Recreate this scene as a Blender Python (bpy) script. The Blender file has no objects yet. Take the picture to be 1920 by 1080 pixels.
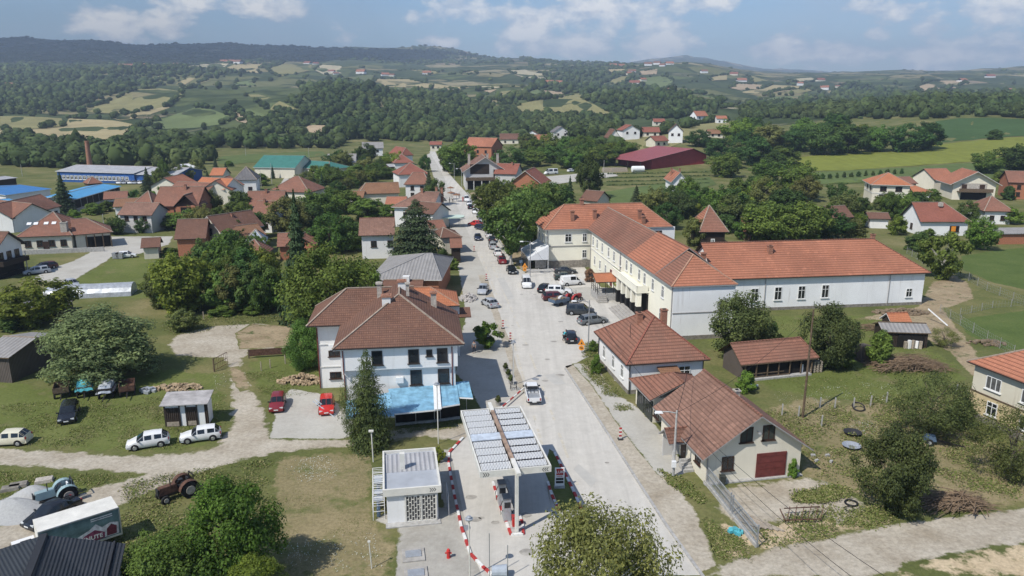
import bpy, bmesh, math, random
import numpy as np
from mathutils import Vector, Matrix, noise
from mathutils.geometry import tessellate_polygon
R = math.radians
random.seed(7)
SC = bpy.context.scene
COL = SC.collection

# ------------------------------------------------------------------ camera
F = 1420.0; H = 34.0; TH = math.atan(360 / F)
CT, ST = math.cos(TH), math.sin(TH)
cam_d = bpy.data.cameras.new('camera'); cam = bpy.data.objects.new('camera', cam_d); COL.objects.link(cam)
cam.location = (0, 0, H); cam.rotation_euler = (math.pi / 2 - TH, 0, 0)
cam_d.sensor_width = 36; cam_d.lens = F / 1920 * 36; cam_d.clip_start = .5; cam_d.clip_end = 40000
SC.camera = cam

def ray(px, py):
    a, b = (px - 960) / F, (540 - py) / F
    return Vector((a, CT + b * ST, -ST + b * CT))
def P(px, py, z=0.0):
    "point at height z seen at photo pixel (px, py)"
    d = ray(px, py); t = (z - H) / d.z
    return Vector((d.x * t, d.y * t, z))
def PY(px, py, Y):
    "point at forward distance Y seen at photo pixel"
    d = ray(px, py); t = Y / d.y
    return Vector((d.x * t, Y, H + d.z * t))
def proj(x, y, z):
    dep = y * CT + (H - z) * ST; up = y * ST - (H - z) * CT
    return 960 + F * x / dep, 540 - F * up / dep

# ------------------------------------------------------------------ terrain
_U = [-300, 0, 160, 320, 480, 640, 800, 960, 1120, 1280, 1440, 1600, 1760, 1920, 2220]
_Y = [0, 280, 350, 400, 450, 550, 650, 750, 900, 1100, 1300, 1600, 2000, 2800, 4000, 5200, 7000, 9500]
_F = None
def _flat(Y): return 540 + F * math.tan(math.atan2(H, Y) - TH)
f = [None, None] + [_flat(y) for y in _Y[2:]]
# photo row of the ground at each distance (columns) ; rows as _Y from 350 on
_T = {
 -300: [f[2], f[3], f[4], f[5], 252, 240, 220, 195, 175, 155, 130, 112, 85, 70, 76, 90],
 0:    [f[2], f[3], f[4], f[5], 256, 243, 216, 193, 178, 155, 132, 115, 90, 73, 78, 90],
 160:  [f[2], f[3], f[4], f[5], 258, 245, 224, 202, 178, 156, 132, 116, 92, 78, 84, 95],
 320:  [f[2], f[3], f[4], f[5], 258, 247, 228, 200, 170, 160, 134, 118, 100, 88, 93, 100],
 480:  [f[2], f[3], f[4], f[5], 255, 240, 215, 188, 176, 162, 140, 118, 104, 85, 95, 102],
 640:  [f[2], f[3], f[4], 276, 250, 228, 200, 170, 166, 164, 150, 122, 108, 91, 96, 104],
 800:  [f[2], f[3], f[4], 277, 255, 237, 212, 192, 182, 170, 156, 130, 114, 90, 97, 106],
 960:  [f[2], f[3], f[4], 276, 256, 242, 224, 198, 180, 165, 150, 128, 114, 111, 114, 120],
 1120: [f[2], 298, 275, 254, 246, 240, 222, 188, 186, 176, 158, 127, 122, 124, 126, 126],
 1280: [322, 293, 268, 244, 234, 226, 214, 182, 184, 172, 152, 120, 121, 122, 116, 107],
 1440: [325, 302, 280, 252, 232, 220, 209, 204, 200, 180, 164, 142, 138, 137, 137, 131],
 1600: [322, 295, 271, 240, 216, 206, 200, 200, 196, 186, 170, 143, 138, 138, 140, 142],
 1760: [316, 286, 262, 224, 206, 197, 191, 190, 186, 178, 164, 142, 134, 136, 140, 142],
 1920: [303, 273, 250, 224, 206, 197, 192, 188, 182, 174, 160, 138, 128, 131, 136, 142],
 2220: [295, 265, 244, 222, 206, 197, 192, 186, 180, 170, 156, 134, 125, 128, 136, 142],
}
_Z = np.zeros((len(_U), len(_Y)))
for i, u in enumerate(_U):
    for j, y in enumerate(_Y):
        if j >= 2:
            py = _T[u][j - 2]
            _Z[i, j] = H - y * math.tan(TH + math.atan((py - 540) / F))
def _sm(t): return t * t * (3 - 2 * t)
_LY = np.log(np.array(_Y) + 200.0)
def gz(x, y):
    if y < 280: return 0.0
    u = 960 + F * x / (y * CT + 30 * ST)
    u = min(max(u, _U[0] + .01), _U[-1] - .01)
    i = 0
    while _U[i + 1] < u: i += 1
    tu = _sm((u - _U[i]) / (_U[i + 1] - _U[i]))
    ly = math.log(min(y, 9499) + 200)
    j = int(np.searchsorted(_LY, ly, side='right')) - 1
    j = min(max(j, 0), len(_Y) - 2)
    t = (ly - _LY[j]) / (_LY[j + 1] - _LY[j])
    def cr(row):
        p1, p2 = row[j], row[j + 1]
        p0 = row[j - 1] if j > 0 else p1; p3 = row[j + 2] if j + 2 < len(_Y) else p2
        m1 = (p2 - p0) / 2; m2 = (p3 - p1) / 2
        if (p2 - p1) == 0: m1 = m2 = 0
        return (2*t**3 - 3*t*t + 1) * p1 + (t**3 - 2*t*t + t) * m1 + (-2*t**3 + 3*t*t) * p2 + (t**3 - t*t) * m2
    z = cr(_Z[i]) * (1 - tu) + cr(_Z[i + 1]) * tu
    if y > 520:
        k = min(1, (y - 520) / 500)
        z += k * y * .0042 * noise.noise(Vector((x / 260, y / 300, 0))) + k * 5 * noise.noise(Vector((x / 90, y / 110, 3)))
        if y > 3500: z += 22 * min(1, (y - 3500) / 1500) * noise.noise(Vector((x / 500, y / 900, 9)))
    return z
def G(px, py):
    "ground point seen at photo pixel (marching over the terrain)"
    d = ray(px, py)
    if d.z < 0:
        p = P(px, py)
        if 0 < p.y < 285: return p
    y = 240.0; prev = y
    while y < 9400:
        t = y / d.y
        if H + d.z * t <= gz(d.x * t, y): break
        prev = y; y *= 1.02
    a, b = prev, y
    for _ in range(14):
        m = (a + b) / 2; t = m / d.y
        if H + d.z * t <= gz(d.x * t, m): b = m
        else: a = m
    t = b / d.y
    return Vector((d.x * t, b, gz(d.x * t, b)))

# ------------------------------------------------------------------ materials
M = {}
class NT:
    def __init__(s, name):
        m = bpy.data.materials.new(name); m.use_nodes = True
        s.m, s.t = m, m.node_tree; s.b = s.t.nodes['Principled BSDF']; M[name] = m
    def n(s, typ, **kw):
        nd = s.t.nodes.new(typ)
        for k, v in kw.items():
            if k.startswith('i_'): nd.inputs[k[2:].replace('_', ' ')].default_value = v
            else: setattr(nd, k, v)
        return nd
    def l(s, a, b): s.t.links.new(a, b)
    def coords(s, uv=False):
        tc = s.n('ShaderNodeTexCoord')
        return tc.outputs['UV' if uv else 'Object']
    def noise(s, vec, scale, detail=4, rough=.6):
        nd = s.n('ShaderNodeTexNoise'); nd.inputs['Scale'].default_value = scale
        nd.inputs['Detail'].default_value = detail; nd.inputs['Roughness'].default_value = rough
        s.l(vec, nd.inputs['Vector']); return nd.outputs['Fac']
    def ramp(s, fac, stops):
        r = s.n('ShaderNodeValToRGB'); e = r.color_ramp.elements
        while len(e) < len(stops): e.new(.5)
        for k, (p, c) in enumerate(stops):
            e[k].position = p; e[k].color = (*c, 1) if len(c) == 3 else c
        s.l(fac, r.inputs['Fac']); return r.outputs['Color']
    def mix(s, fac, a, b, mode='MIX'):
        nd = s.n('ShaderNodeMix', data_type='RGBA', blend_type=mode)
        for sock, v in ((nd.inputs[0], fac), (nd.inputs[6], a), (nd.inputs[7], b)):
            if hasattr(v, 'is_output'): s.l(v, sock)
            elif isinstance(v, tuple): sock.default_value = (*v, 1)
            else: sock.default_value = v
        return nd.outputs[2]
    def math(s, op, a, b=0.0, clamp=False):
        nd = s.n('ShaderNodeMath', operation=op, use_clamp=clamp)
        for sock, v in ((nd.inputs[0], a), (nd.inputs[1], b)):
            if hasattr(v, 'is_output'): s.l(v, sock)
            else: sock.default_value = v
        return nd.outputs[0]
    def bump(s, h, strength=.3, dist=.05):
        nd = s.n('ShaderNodeBump'); nd.inputs['Strength'].default_value = strength
        nd.inputs['Distance'].default_value = dist
        s.l(h, nd.inputs['Height']); s.l(nd.outputs[0], s.b.inputs['Normal'])
    def out(s, col=None, rough=.8, metal=0.0, spec=.3):
        if col is not None:
            if isinstance(col, tuple): s.b.inputs['Base Color'].default_value = (*col, 1)
            else: s.l(col, s.b.inputs['Base Color'])
        s.b.inputs['Roughness'].default_value = rough; s.b.inputs['Metallic'].default_value = metal
        s.b.inputs['Specular IOR Level'].default_value = spec
        return s.m
def sc(c, k): return tuple(min(1, v * k) for v in c)

def m_plain(name, c, rough=.6, metal=0.0, var=.12, scale=3.0, spec=.3):
    "painted or plain surface with slight uneven tone"
    t = NT(name); v = t.coords()
    n = t.noise(v, scale)
    return t.out(t.ramp(n, [(.3, sc(c, 1 - var)), (.7, sc(c, 1 + var))]), rough, metal, spec)
def m_wall(name, c, dirt=(.25, .2, .15), amount=.5):
    "plaster: soft blotches, streaks, flaked patches"
    t = NT(name); v = t.coords()
    n1 = t.noise(v, .35, 5); n2 = t.noise(v, 2.2, 6, .7)
    mp = t.n('ShaderNodeMapping'); mp.inputs['Scale'].default_value = (1.5, 1.5, .12); t.l(v, mp.inputs[0])
    n3 = t.noise(mp.outputs[0], 1.2, 4)
    base = t.ramp(n1, [(.3, sc(c, .9)), (.65, c)])
    f1 = t.ramp(n3, [(.58, (0, 0, 0)), (.8, (1, 1, 1))])
    base = t.mix(t.math('MULTIPLY', f1, amount * .5), base, dirt)
    f2 = t.ramp(n2, [(.62, (0, 0, 0)), (.72, (1, 1, 1))])
    base = t.mix(t.math('MULTIPLY', f2, amount * .35), base, sc(dirt, 1.5))
    t.bump(n2, .15, .02)
    return t.out(base, .9, 0, .15)
def m_tile(name, c1, c2, moss=(.10, .09, .07), row=.34, colw=.24, patch=.5, course=.55):
    "clay roof tiles: courses, single tiles of differing tone, weathered patches (UV in metres)"
    t = NT(name); uv = t.coords(True)
    br = t.n('ShaderNodeTexBrick'); br.offset = .5
    br.inputs['Color1'].default_value = (*c1, 1); br.inputs['Color2'].default_value = (*c2, 1)
    br.inputs['Mortar'].default_value = (*sc(c2, .45), 1)
    br.inputs['Scale'].default_value = 1; br.inputs['Mortar Size'].default_value = .02
    br.inputs['Mortar Smooth'].default_value = .4
    br.inputs['Brick Width'].default_value = colw; br.inputs['Row Height'].default_value = row
    t.l(uv, br.inputs['Vector'])
    n1 = t.noise(uv, .22, 6, .65); n2 = t.noise(uv, 1.7, 5, .7)
    col = t.mix(t.math('MULTIPLY', t.ramp(n1, [(.42, (0, 0, 0)), (.68, (1, 1, 1))]), patch), br.outputs['Color'], moss)
    col = t.mix(t.math('MULTIPLY', t.ramp(n2, [(.45, (0, 0, 0)), (.75, (1, 1, 1))]), .6), col, sc(c2, .5))
    n3 = t.noise(uv, .09, 3)
    col = t.mix(.42, col, t.ramp(n3, [(.35, sc(c1, 1.25)), (.65, sc(c2, .75))]))
    n6 = t.noise(uv, .8, 3, .5); col = t.mix(t.math('MULTIPLY', t.ramp(n6, [(.63, (0, 0, 0)), (.66, (1, 1, 1))]), .4), col, sc(c1, 1.3))
    # courses: a saw along the slope; pan and cover across
    sx = t.n('ShaderNodeSeparateXYZ'); t.l(uv, sx.inputs[0])
    saw = t.math('FRACT', t.math('DIVIDE', sx.outputs[1], row))
    dk = t.ramp(saw, [(0, (1, 1, 1)), (.22, (.6, .6, .6)), (.34, (0, 0, 0)), (1, (0, 0, 0))])
    col = t.mix(t.math('MULTIPLY', dk, course), col, sc(c2, .35))
    wv = t.math('SINE', t.math('MULTIPLY', sx.outputs[0], 6.283 / colw))
    h = t.math('ADD', t.math('MULTIPLY', t.math('SUBTRACT', 1.0, saw), .8), t.math('MULTIPLY', wv, .3))
    t.bump(h, .55, .05)
    return t.out(col, .85, 0, .2)
def m_sheet(name, c, rib=.3, rough=.6, metal=0.0, rust=.0, axis=0, spec=.3, depth=.6):
    "ribbed or corrugated sheet (UV in metres)"
    t = NT(name); uv = t.coords(True)
    sx = t.n('ShaderNodeSeparateXYZ'); t.l(uv, sx.inputs[0])
    w = t.math('SINE', t.math('MULTIPLY', sx.outputs[axis], 6.283 / rib))
    n1 = t.noise(uv, .4, 6, .7); n2 = t.noise(uv, 2.5, 5, .7)
    col = t.ramp(n1, [(.3, sc(c, .78)), (.7, sc(c, 1.15))])
    col = t.mix(t.math('MULTIPLY', t.ramp(w, [(0, (1, 1, 1)), (.35, (0, 0, 0))]), .3), col, sc(c, .55))
    if rust: col = t.mix(t.math('MULTIPLY', t.ramp(n2, [(.5, (0, 0, 0)), (.7, (1, 1, 1))]), rust), col, (.16, .09, .06))
    t.bump(w, depth, .06)
    return t.out(col, rough, metal, spec)
def m_ground(name, stops, scale=.5, fine=6.0, bump=.4, patch=None, rough=.95, grain=.25, fade=None, streak=0):
    "soil, gravel, grass: broad mottling times fine grain"
    t = NT(name); v = t.coords()
    a = t.noise(v, scale, 8, .68); b = t.noise(v, fine, 4, .75)
    col = t.ramp(a, stops)
    k = t.ramp(b, [(.3, (1 - grain,) * 3), (.7, (1 + grain,) * 3)])
    col = t.mix(1.0, col, k, 'MULTIPLY')
    if patch:
        pc, lo, hi, ps = patch
        n = t.noise(v, ps, 7, .7)
        col = t.mix(t.ramp(n, [(lo, (0, 0, 0)), (hi, (1, 1, 1))]), col, pc)
    if streak:                                  # dust and tyre lanes drawn out along the street
        mp = t.n('ShaderNodeMapping'); mp.inputs['Rotation'].default_value = (0, 0, R(-10)); mp.inputs['Scale'].default_value = (.75, .025, 1); t.l(v, mp.inputs[0])
        col = t.mix(1.0, col, t.ramp(t.noise(mp.outputs[0], 1.0, 6, .65), [(.32, (1 - streak,)*3), (.68, (1 + streak*.7,)*3)]), 'MULTIPLY')
        ck = t.n('ShaderNodeTexVoronoi', feature='DISTANCE_TO_EDGE'); ck.inputs['Scale'].default_value = .16; t.l(v, ck.inputs['Vector'])
        col = t.mix(t.math('MULTIPLY', t.ramp(ck.outputs['Distance'], [(0, (1, 1, 1)), (.008, (0, 0, 0))]), .12), col, (.24, .225, .2))
    if fade:                                   # worn border: the surrounding turf grows in from the edge
        at = t.n('ShaderNodeAttribute', attribute_name='edge')
        n5 = t.noise(v, .55, 8, .72)
        f_ = t.math('ADD', at.outputs['Fac'], t.math('MULTIPLY', t.math('SUBTRACT', n5, .5), 2.4))
        ga = t.ramp(t.noise(v, .07, 8, .68), fade); gk = t.ramp(t.noise(v, 2.6, 4, .75), [(.3, (.75,)*3), (.7, (1.25,)*3)])
        col = t.mix(t.ramp(f_, [(.36, (0, 0, 0)), (.62, (1, 1, 1))]), t.mix(1.0, ga, gk, 'MULTIPLY'), col)
    t.bump(t.math('ADD', a, t.math('MULTIPLY', b, .5)), bump, .12)
    return t.out(col, rough, 0, .1)
def m_leaf(name, c, var=.45, trans=.3, hue=.055):
    "foliage: each leaf and each tree a little different, light passes through"
    t = NT(name)
    geo = t.n('ShaderNodeNewGeometry'); oi = t.n('ShaderNodeObjectInfo')
    hs = t.n('ShaderNodeHueSaturation'); hs.inputs['Color'].default_value = (*c, 1)
    t.l(t.math('MULTIPLY', t.math('ADD', t.math('MULTIPLY', geo.outputs['Random Per Island'], 2 * var), 1 - var), t.math('ADD', t.math('MULTIPLY', t.math('FRACT', t.math('MULTIPLY', oi.outputs['Random'], 7.3)), .6), .9)), hs.inputs['Value'])
    t.l(t.math('ADD', t.math('MULTIPLY', oi.outputs['Random'], hue), .5 - hue / 2), hs.inputs['Hue'])
    n = t.noise(t.coords(), 3.0, 3)
    col = t.mix(1.0, hs.outputs[0], t.ramp(n, [(.3, (.65, .7, .7)), (.7, (1.3, 1.25, 1.1))]), 'MULTIPLY')
    tr = t.n('ShaderNodeBsdfTranslucent'); mx = t.n('ShaderNodeMixShader'); mx.inputs[0].default_value = trans
    t.l(col, tr.inputs['Color']); t.out(col, .7, 0, .2)
    t.l(t.b.outputs[0], mx.inputs[1]); t.l(tr.outputs[0], mx.inputs[2])
    t.l(mx.outputs[0], t.t.nodes['Material Output'].inputs['Surface'])
    return t.m

# ------------------------------------------------------------------ mesh building
class MB:
    "collects polygons (with UVs in metres and a material per face); build() links them as ONE mesh object"
    def __init__(s): s.v, s.f, s.uv, s.mi = [], [], [], []
    def poly(s, pts, uv=None, mi=0):
        b = len(s.v); s.v += [tuple(p) for p in pts]; s.f.append(tuple(range(b, b + len(pts))))
        if uv is None:
            p0 = Vector(pts[0]); ux = (Vector(pts[1]) - p0)
            ux = ux.normalized() if ux.length > 1e-6 else Vector((1, 0, 0))
            n = ux.cross(Vector(pts[-1]) - p0); n = n.normalized() if n.length > 1e-9 else Vector((0, 0, 1))
            vy = n.cross(ux); uv = [((Vector(p) - p0).dot(ux), (Vector(p) - p0).dot(vy)) for p in pts]
        s.uv.append(uv); s.mi.append(mi); return s
    def mesh_in(s, vs, fs, mi=0):
        for q in fs: s.poly([vs[i] for i in q], None, mi)
        return s
    def box(s, c, size, rz=0.0, mi=0, top=1.0, rx=0.0, ry=0.0):
        "box centred at c; top scales the upper face"
        x, y, z = (k / 2 for k in size); m = Matrix.Rotation(rz, 3, 'Z') @ Matrix.Rotation(ry, 3, 'Y') @ Matrix.Rotation(rx, 3, 'X'); c = Vector(c)
        q = [m @ Vector(p) + c for p in ((-x, -y, -z), (x, -y, -z), (x, y, -z), (-x, y, -z), (-x*top, -y*top, z), (x*top, -y*top, z), (x*top, y*top, z), (-x*top, y*top, z))]
        return s.mesh_in(q, ((3, 2, 1, 0), (4, 5, 6, 7), (0, 1, 5, 4), (1, 2, 6, 5), (2, 3, 7, 6), (3, 0, 4, 7)), mi)
    def bar(s, a, b, w, h=None, mi=0):
        "square bar from a to b"
        a, b = Vector(a), Vector(b); h = h or w; d = b - a; L = d.length
        if L < 1e-6: return s
        d /= L; up = Vector((0, 0, 1)) if abs(d.z) < .95 else Vector((0, 1, 0)); x = d.cross(up).normalized(); y = x.cross(d)
        q = [a + x*i*w/2 + y*j*h/2 for i, j in ((-1, -1), (1, -1), (1, 1), (-1, 1))] + [b + x*i*w/2 + y*j*h/2 for i, j in ((-1, -1), (1, -1), (1, 1), (-1, 1))]
        return s.mesh_in(q, ((0, 3, 2, 1), (4, 5, 6, 7), (0, 1, 5, 4), (1, 2, 6, 5), (2, 3, 7, 6), (3, 0, 4, 7)), mi)
    def tube(s, pts, rad, n=8, mi=0, cap=True):
        "round tube through pts with radius per point"
        pts = [Vector(p) for p in pts]; rad = rad if isinstance(rad, (list, tuple)) else [rad] * len(pts); rings = []
        for i, p in enumerate(pts):
            d = (pts[min(i + 1, len(pts) - 1)] - pts[max(i - 1, 0)]).normalized()
            up = Vector((0, 0, 1)) if abs(d.z) < .9 else Vector((0, 1, 0)); x = d.cross(up).normalized(); y = x.cross(d)
            rings.append([p + (x * math.cos(6.2832 * k / n) + y * math.sin(6.2832 * k / n)) * rad[i] for k in range(n)])
        for a, b in zip(rings, rings[1:]):
            for k in range(n): s.poly([a[k], b[k], b[(k + 1) % n], a[(k + 1) % n]], None, mi)
        if cap: s.poly(rings[0], None, mi); s.poly(rings[-1][::-1], None, mi)
        return s
    def lathe(s, prof, c=(0, 0, 0), n=16, mi=0):
        "profile [(r, z)] turned about the vertical through c"
        c = Vector(c); rings = [[c + Vector((r * math.cos(6.2832*k/n), r * math.sin(6.2832*k/n), z)) for k in range(n)] for r, z in prof]
        for a, b in zip(rings, rings[1:]):
            for k in range(n): s.poly([a[k], a[(k + 1) % n], b[(k + 1) % n], b[k]], None, mi)
        s.poly(rings[0][::-1], None, mi); s.poly(rings[-1], None, mi); return s
    def wheel(s, c, r, w, axis, n=18, mi=0):
        a = Vector(axis).normalized(); c = Vector(c)
        return s.tube([c - a*w/2, c - a*w*.4, c + a*w*.4, c + a*w/2], [r*.9, r, r, r*.9], n, mi)
    def prism(s, pts, z0, z1, mi=0):
        "outline pts (xy) between two heights"
        a = [Vector((p[0], p[1], z0)) for p in pts]; b = [Vector((p[0], p[1], z1)) for p in pts]; n = len(pts)
        s.poly(a[::-1], None, mi); s.poly(b, None, mi)
        for k in range(n): s.poly([a[k], a[(k+1) % n], b[(k+1) % n], b[k]], None, mi)
        return s
    def mesh(s, name, mats, smooth=None):
        me = bpy.data.meshes.new(name); me.from_pydata(s.v, [], s.f)
        for m in (mats if isinstance(mats, (list, tuple)) else [mats]): me.materials.append(M[m] if isinstance(m, str) else m)
        if any(s.mi): me.polygons.foreach_set('material_index', s.mi)
        ul = me.uv_layers.new(name='UVMap'); fl = np.array([c for u in s.uv for c in u], 'f').ravel()
        ul.data.foreach_set('uv', fl)
        if smooth is not None:
            bm = bmesh.new(); bm.from_mesh(me); bmesh.ops.remove_doubles(bm, verts=bm.verts, dist=1e-4)
            bmesh.ops.recalc_face_normals(bm, faces=bm.faces); bm.to_mesh(me); bm.free()
            me.polygons.foreach_set('use_smooth', [True] * len(me.polygons)); me.set_sharp_from_angle(angle=R(smooth))
        me.update(); return me
    def build(s, name, mats, parent=None, smooth=None):
        return obj(name, s.mesh(name, mats, smooth), parent)
def obj(name, me, parent=None, loc=None, rz=None):
    o = bpy.data.objects.new(name, me); COL.objects.link(o)
    if parent is not None: o.parent = parent
    if loc is not None: o.location = loc
    if rz is not None: o.rotation_euler[2] = rz
    return o
def tag(o, label=None, cat=None, group=None, kind=None):
    for k, v in (('label', label), ('category', cat), ('group', group), ('kind', kind)):
        if v: o[k] = v
    return o
def thing(name, label, cat, loc=(0, 0, 0), rz=0.0, group=None):
    "an Empty at the thing's base that parents its parts"
    o = bpy.data.objects.new(name, None); COL.objects.link(o); o.empty_display_size = .2
    o.location = loc; o.rotation_euler = (0, 0, rz); return tag(o, label, cat, group)
def dup(root, loc, rz=0.0, label=None, scale=None):
    r = root.copy(); COL.objects.link(r); r.location = loc; r.rotation_euler = (0, 0, rz)
    if label: r['label'] = label
    if scale: r.scale = (scale,) * 3
    def kids(a, b):
        for ch in [c for c in a.children]:
            q = ch.copy(); COL.objects.link(q); q.parent = b; kids(ch, q)
    kids(root, r); return r
def swap(o, slot, m):
    "another material on one slot of one object only"
    o.material_slots[slot].link = 'OBJECT'; o.material_slots[slot].material = M[m]
# ------------------------------------------------------------------ light
EL = R(50.5); SHX, SHY = .72, .694          # shadows fall towards (+x, +y)
sun_d = bpy.data.lights.new('sun', 'SUN'); sun = bpy.data.objects.new('sun', sun_d); COL.objects.link(sun)
sun_d.energy = 3.9; sun_d.angle = R(.53); sun_d.color = (1, .955, .88)
sdir = Vector((-SHX * math.cos(EL), -SHY * math.cos(EL), math.sin(EL))).normalized()   # towards the sun
sun.rotation_euler = sdir.to_track_quat('Z', 'Y').to_euler()
w = bpy.data.worlds.new('World'); SC.world = w; w.use_nodes = True
t = w.node_tree; bg = t.nodes['Background']
sky = t.nodes.new('ShaderNodeTexSky'); sky.sky_type = 'NISHITA'; sky.sun_disc = False
sky.sun_elevation = EL; sky.sun_rotation = math.atan2(sdir.x, sdir.y); sky.air_density = 1.0; sky.dust_density = .55; sky.ozone_density = 2.2
# clouds: heaps of vapour at chosen bearings, broken up by noise (directions, so they hold from any standpoint)
class WN(NT):
    def __init__(s, t): s.t = t
W = WN(t)
tc = t.nodes.new('ShaderNodeTexCoord'); dirv = tc.outputs['Generated']
def heap(px, py, rx, ry):
    d = ray(px, py).normalized()
    sub = W.n('ShaderNodeVectorMath', operation='SUBTRACT'); W.l(dirv, sub.inputs[0]); sub.inputs[1].default_value = d
    mul = W.n('ShaderNodeVectorMath', operation='MULTIPLY'); W.l(sub.outputs[0], mul.inputs[0]); mul.inputs[1].default_value = (F / rx, F / rx, F / ry)
    ln = W.n('ShaderNodeVectorMath', operation='LENGTH'); W.l(mul.outputs[0], ln.inputs[0])
    return W.math('SUBTRACT', 1.0, ln.outputs['Value'])
heaps = [(212, 45, 70, 42), (305, 42, 55, 30), (480, 12, 90, 26), (650, 70, 36, 28), (830, 82, 48, 15), (985, 68, 90, 45), (1085, 85, 75, 36),
         (1150, 20, 160, 50), (1235, 88, 75, 28), (1355, 4, 60, 25), (1470, 97, 70, 30), (1650, 66, 48, 22), (1745, 50, 70, 40), (1690, 25, 90, 30), (1865, 30, 90, 48), (1840, 75, 100, 40),
         (1560, 105, 150, 26), (1800, 105, 140, 30), (360, 5, 80, 30), (900, 20, 130, 34), (2050, 40, 160, 60)]
acc = None
for h_ in heaps:
    v_ = heap(*h_); acc = v_ if acc is None else W.math('SMOOTH_MAX', acc, v_) if False else W.math('MAXIMUM', acc, v_)
mp = W.n('ShaderNodeMapping'); mp.inputs['Scale'].default_value = (1, 1, 1.9); W.l(dirv, mp.inputs[0])
nA = W.noise(mp.outputs[0], 13, 9, .6); nB = W.noise(mp.outputs[0], 38, 6, .6); nC = W.noise(mp.outputs[0], 3.2, 6, .6)
dens = W.math('ADD', W.math('MULTIPLY', acc, .84), W.math('MULTIPLY', W.math('SUBTRACT', nA, .5), 2.6))
dens = W.math('ADD', dens, W.math('MULTIPLY', W.math('SUBTRACT', nB, .5), 1.1))
cl = W.ramp(dens, [(.14, (0, 0, 0)), (.36, (.62, .62, .62)), (.75, (.95, .95, .95))])
veil = W.ramp(W.math('ADD', nC, W.math('MULTIPLY', nA, .25)), [(.52, (0, 0, 0)), (.9, (.45, .45, .45))])
lit = W.ramp(W.math('ADD', dens, W.math('MULTIPLY', W.math('SUBTRACT', nB, .5), 1.4)), [(.15, (3.5, 3.8, 4.35)), (.8, (6.0, 5.9, 5.7))])
skyc = W.mix(1.0, sky.outputs[0], (.48, .575, .68), 'MULTIPLY')
skyc = W.mix(veil, skyc, (2.8, 3.15, 3.75))
skyc = W.mix(cl, skyc, lit)
W.l(skyc, bg.inputs['Color']); bg.inputs['Strength'].default_value = .15
SC.view_settings.view_transform = 'Standard'; SC.view_settings.look = 'None'; SC.view_settings.exposure = 0.36; SC.view_settings.gamma = 1.0
SC.render.engine = 'CYCLES'
cy = SC.cycles; cy.use_denoising = True; cy.max_bounces = 5; cy.diffuse_bounces = 2; cy.glossy_bounces = 2; cy.transmission_bounces = 2
cy.transparent_max_bounces = 4; cy.volume_bounces = 0; cy.use_adaptive_sampling = True; cy.adaptive_threshold = .02
cy.caustics_reflective = False; cy.caustics_refractive = False

# haze: one closed box of even, thin air
t_ = NT('air'); nt = t_.t
for n_ in list(nt.nodes):
    if n_.type != 'OUTPUT_MATERIAL': nt.nodes.remove(n_)
pv = nt.nodes.new('ShaderNodeVolumePrincipled'); pv.inputs['Color'].default_value = (.66, .80, 1, 1); pv.inputs['Density'].default_value = 1.6e-4
pv.inputs['Anisotropy'].default_value = .1
nt.links.new(pv.outputs[0], nt.nodes['Material Output'].inputs['Volume'])
hz = MB().box((0, 4800, 300), (26000, 10200, 622)).build('haze', 'air'); tag(hz, kind='stuff')

# broad cumulus out of view, added to cast the cloud shadow on western hills
m_plain('vapour', (.85, .86, .88), 1.0, var=.03)
def cloud(cx, cy, cz, rx, ry, rz, seed):
    bm = bmesh.new(); bmesh.ops.create_icosphere(bm, subdivisions=5, radius=1)
    for v in bm.verts:
        n_ = v.co.normalized(); k = 1 + .35*noise.fractal(n_*2.2 + Vector((seed, 0, 0)), .7, 2, 5); v.co = Vector((cx + n_.x*rx*k, cy + n_.y*ry*k, cz + (n_.z*rz*k if n_.z > 0 else n_.z*rz*.25)))
    me = bpy.data.meshes.new('cloud'); bm.to_mesh(me); bm.free(); me.materials.append(M['vapour'])
    for p in me.polygons: p.use_smooth = True
    tag(obj('cloud', me), kind='structure')
cloud(-3300, 3500, 1500, 1900, 1750, 330, 3)

# ------------------------------------------------------------------ ground sheet
m_ground('meadow', [(.30, (.076, .090, .028)), (.46, (.112, .124, .042)), (.58, (.165, .155, .064)), (.74, (.24, .205, .105))], .07, 2.6, .5)
ys = [-60, -20, 20, 60, 100, 140, 180, 220, 250, 270, 280]
y_ = 280.0
while y_ < 9400: y_ *= 1.022; ys.append(y_)
ns = 120; gv = []
for y in ys:
    for k in range(ns + 1):
        s_ = (k / ns * 2 - 1) * 1.45; x = s_ * (y + 120)
        gv.append((x, y, gz(x, y)))
gf = [(r * (ns + 1) + k, r * (ns + 1) + k + 1, (r + 1) * (ns + 1) + k + 1, (r + 1) * (ns + 1) + k) for r in range(len(ys) - 1) for k in range(ns)]
me = bpy.data.meshes.new('ground'); me.from_pydata(gv, [], gf); me.materials.append(M['meadow']); me.polygons.foreach_set('use_smooth', [True] * len(gf))
tag(obj('ground', me), kind='structure')

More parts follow.
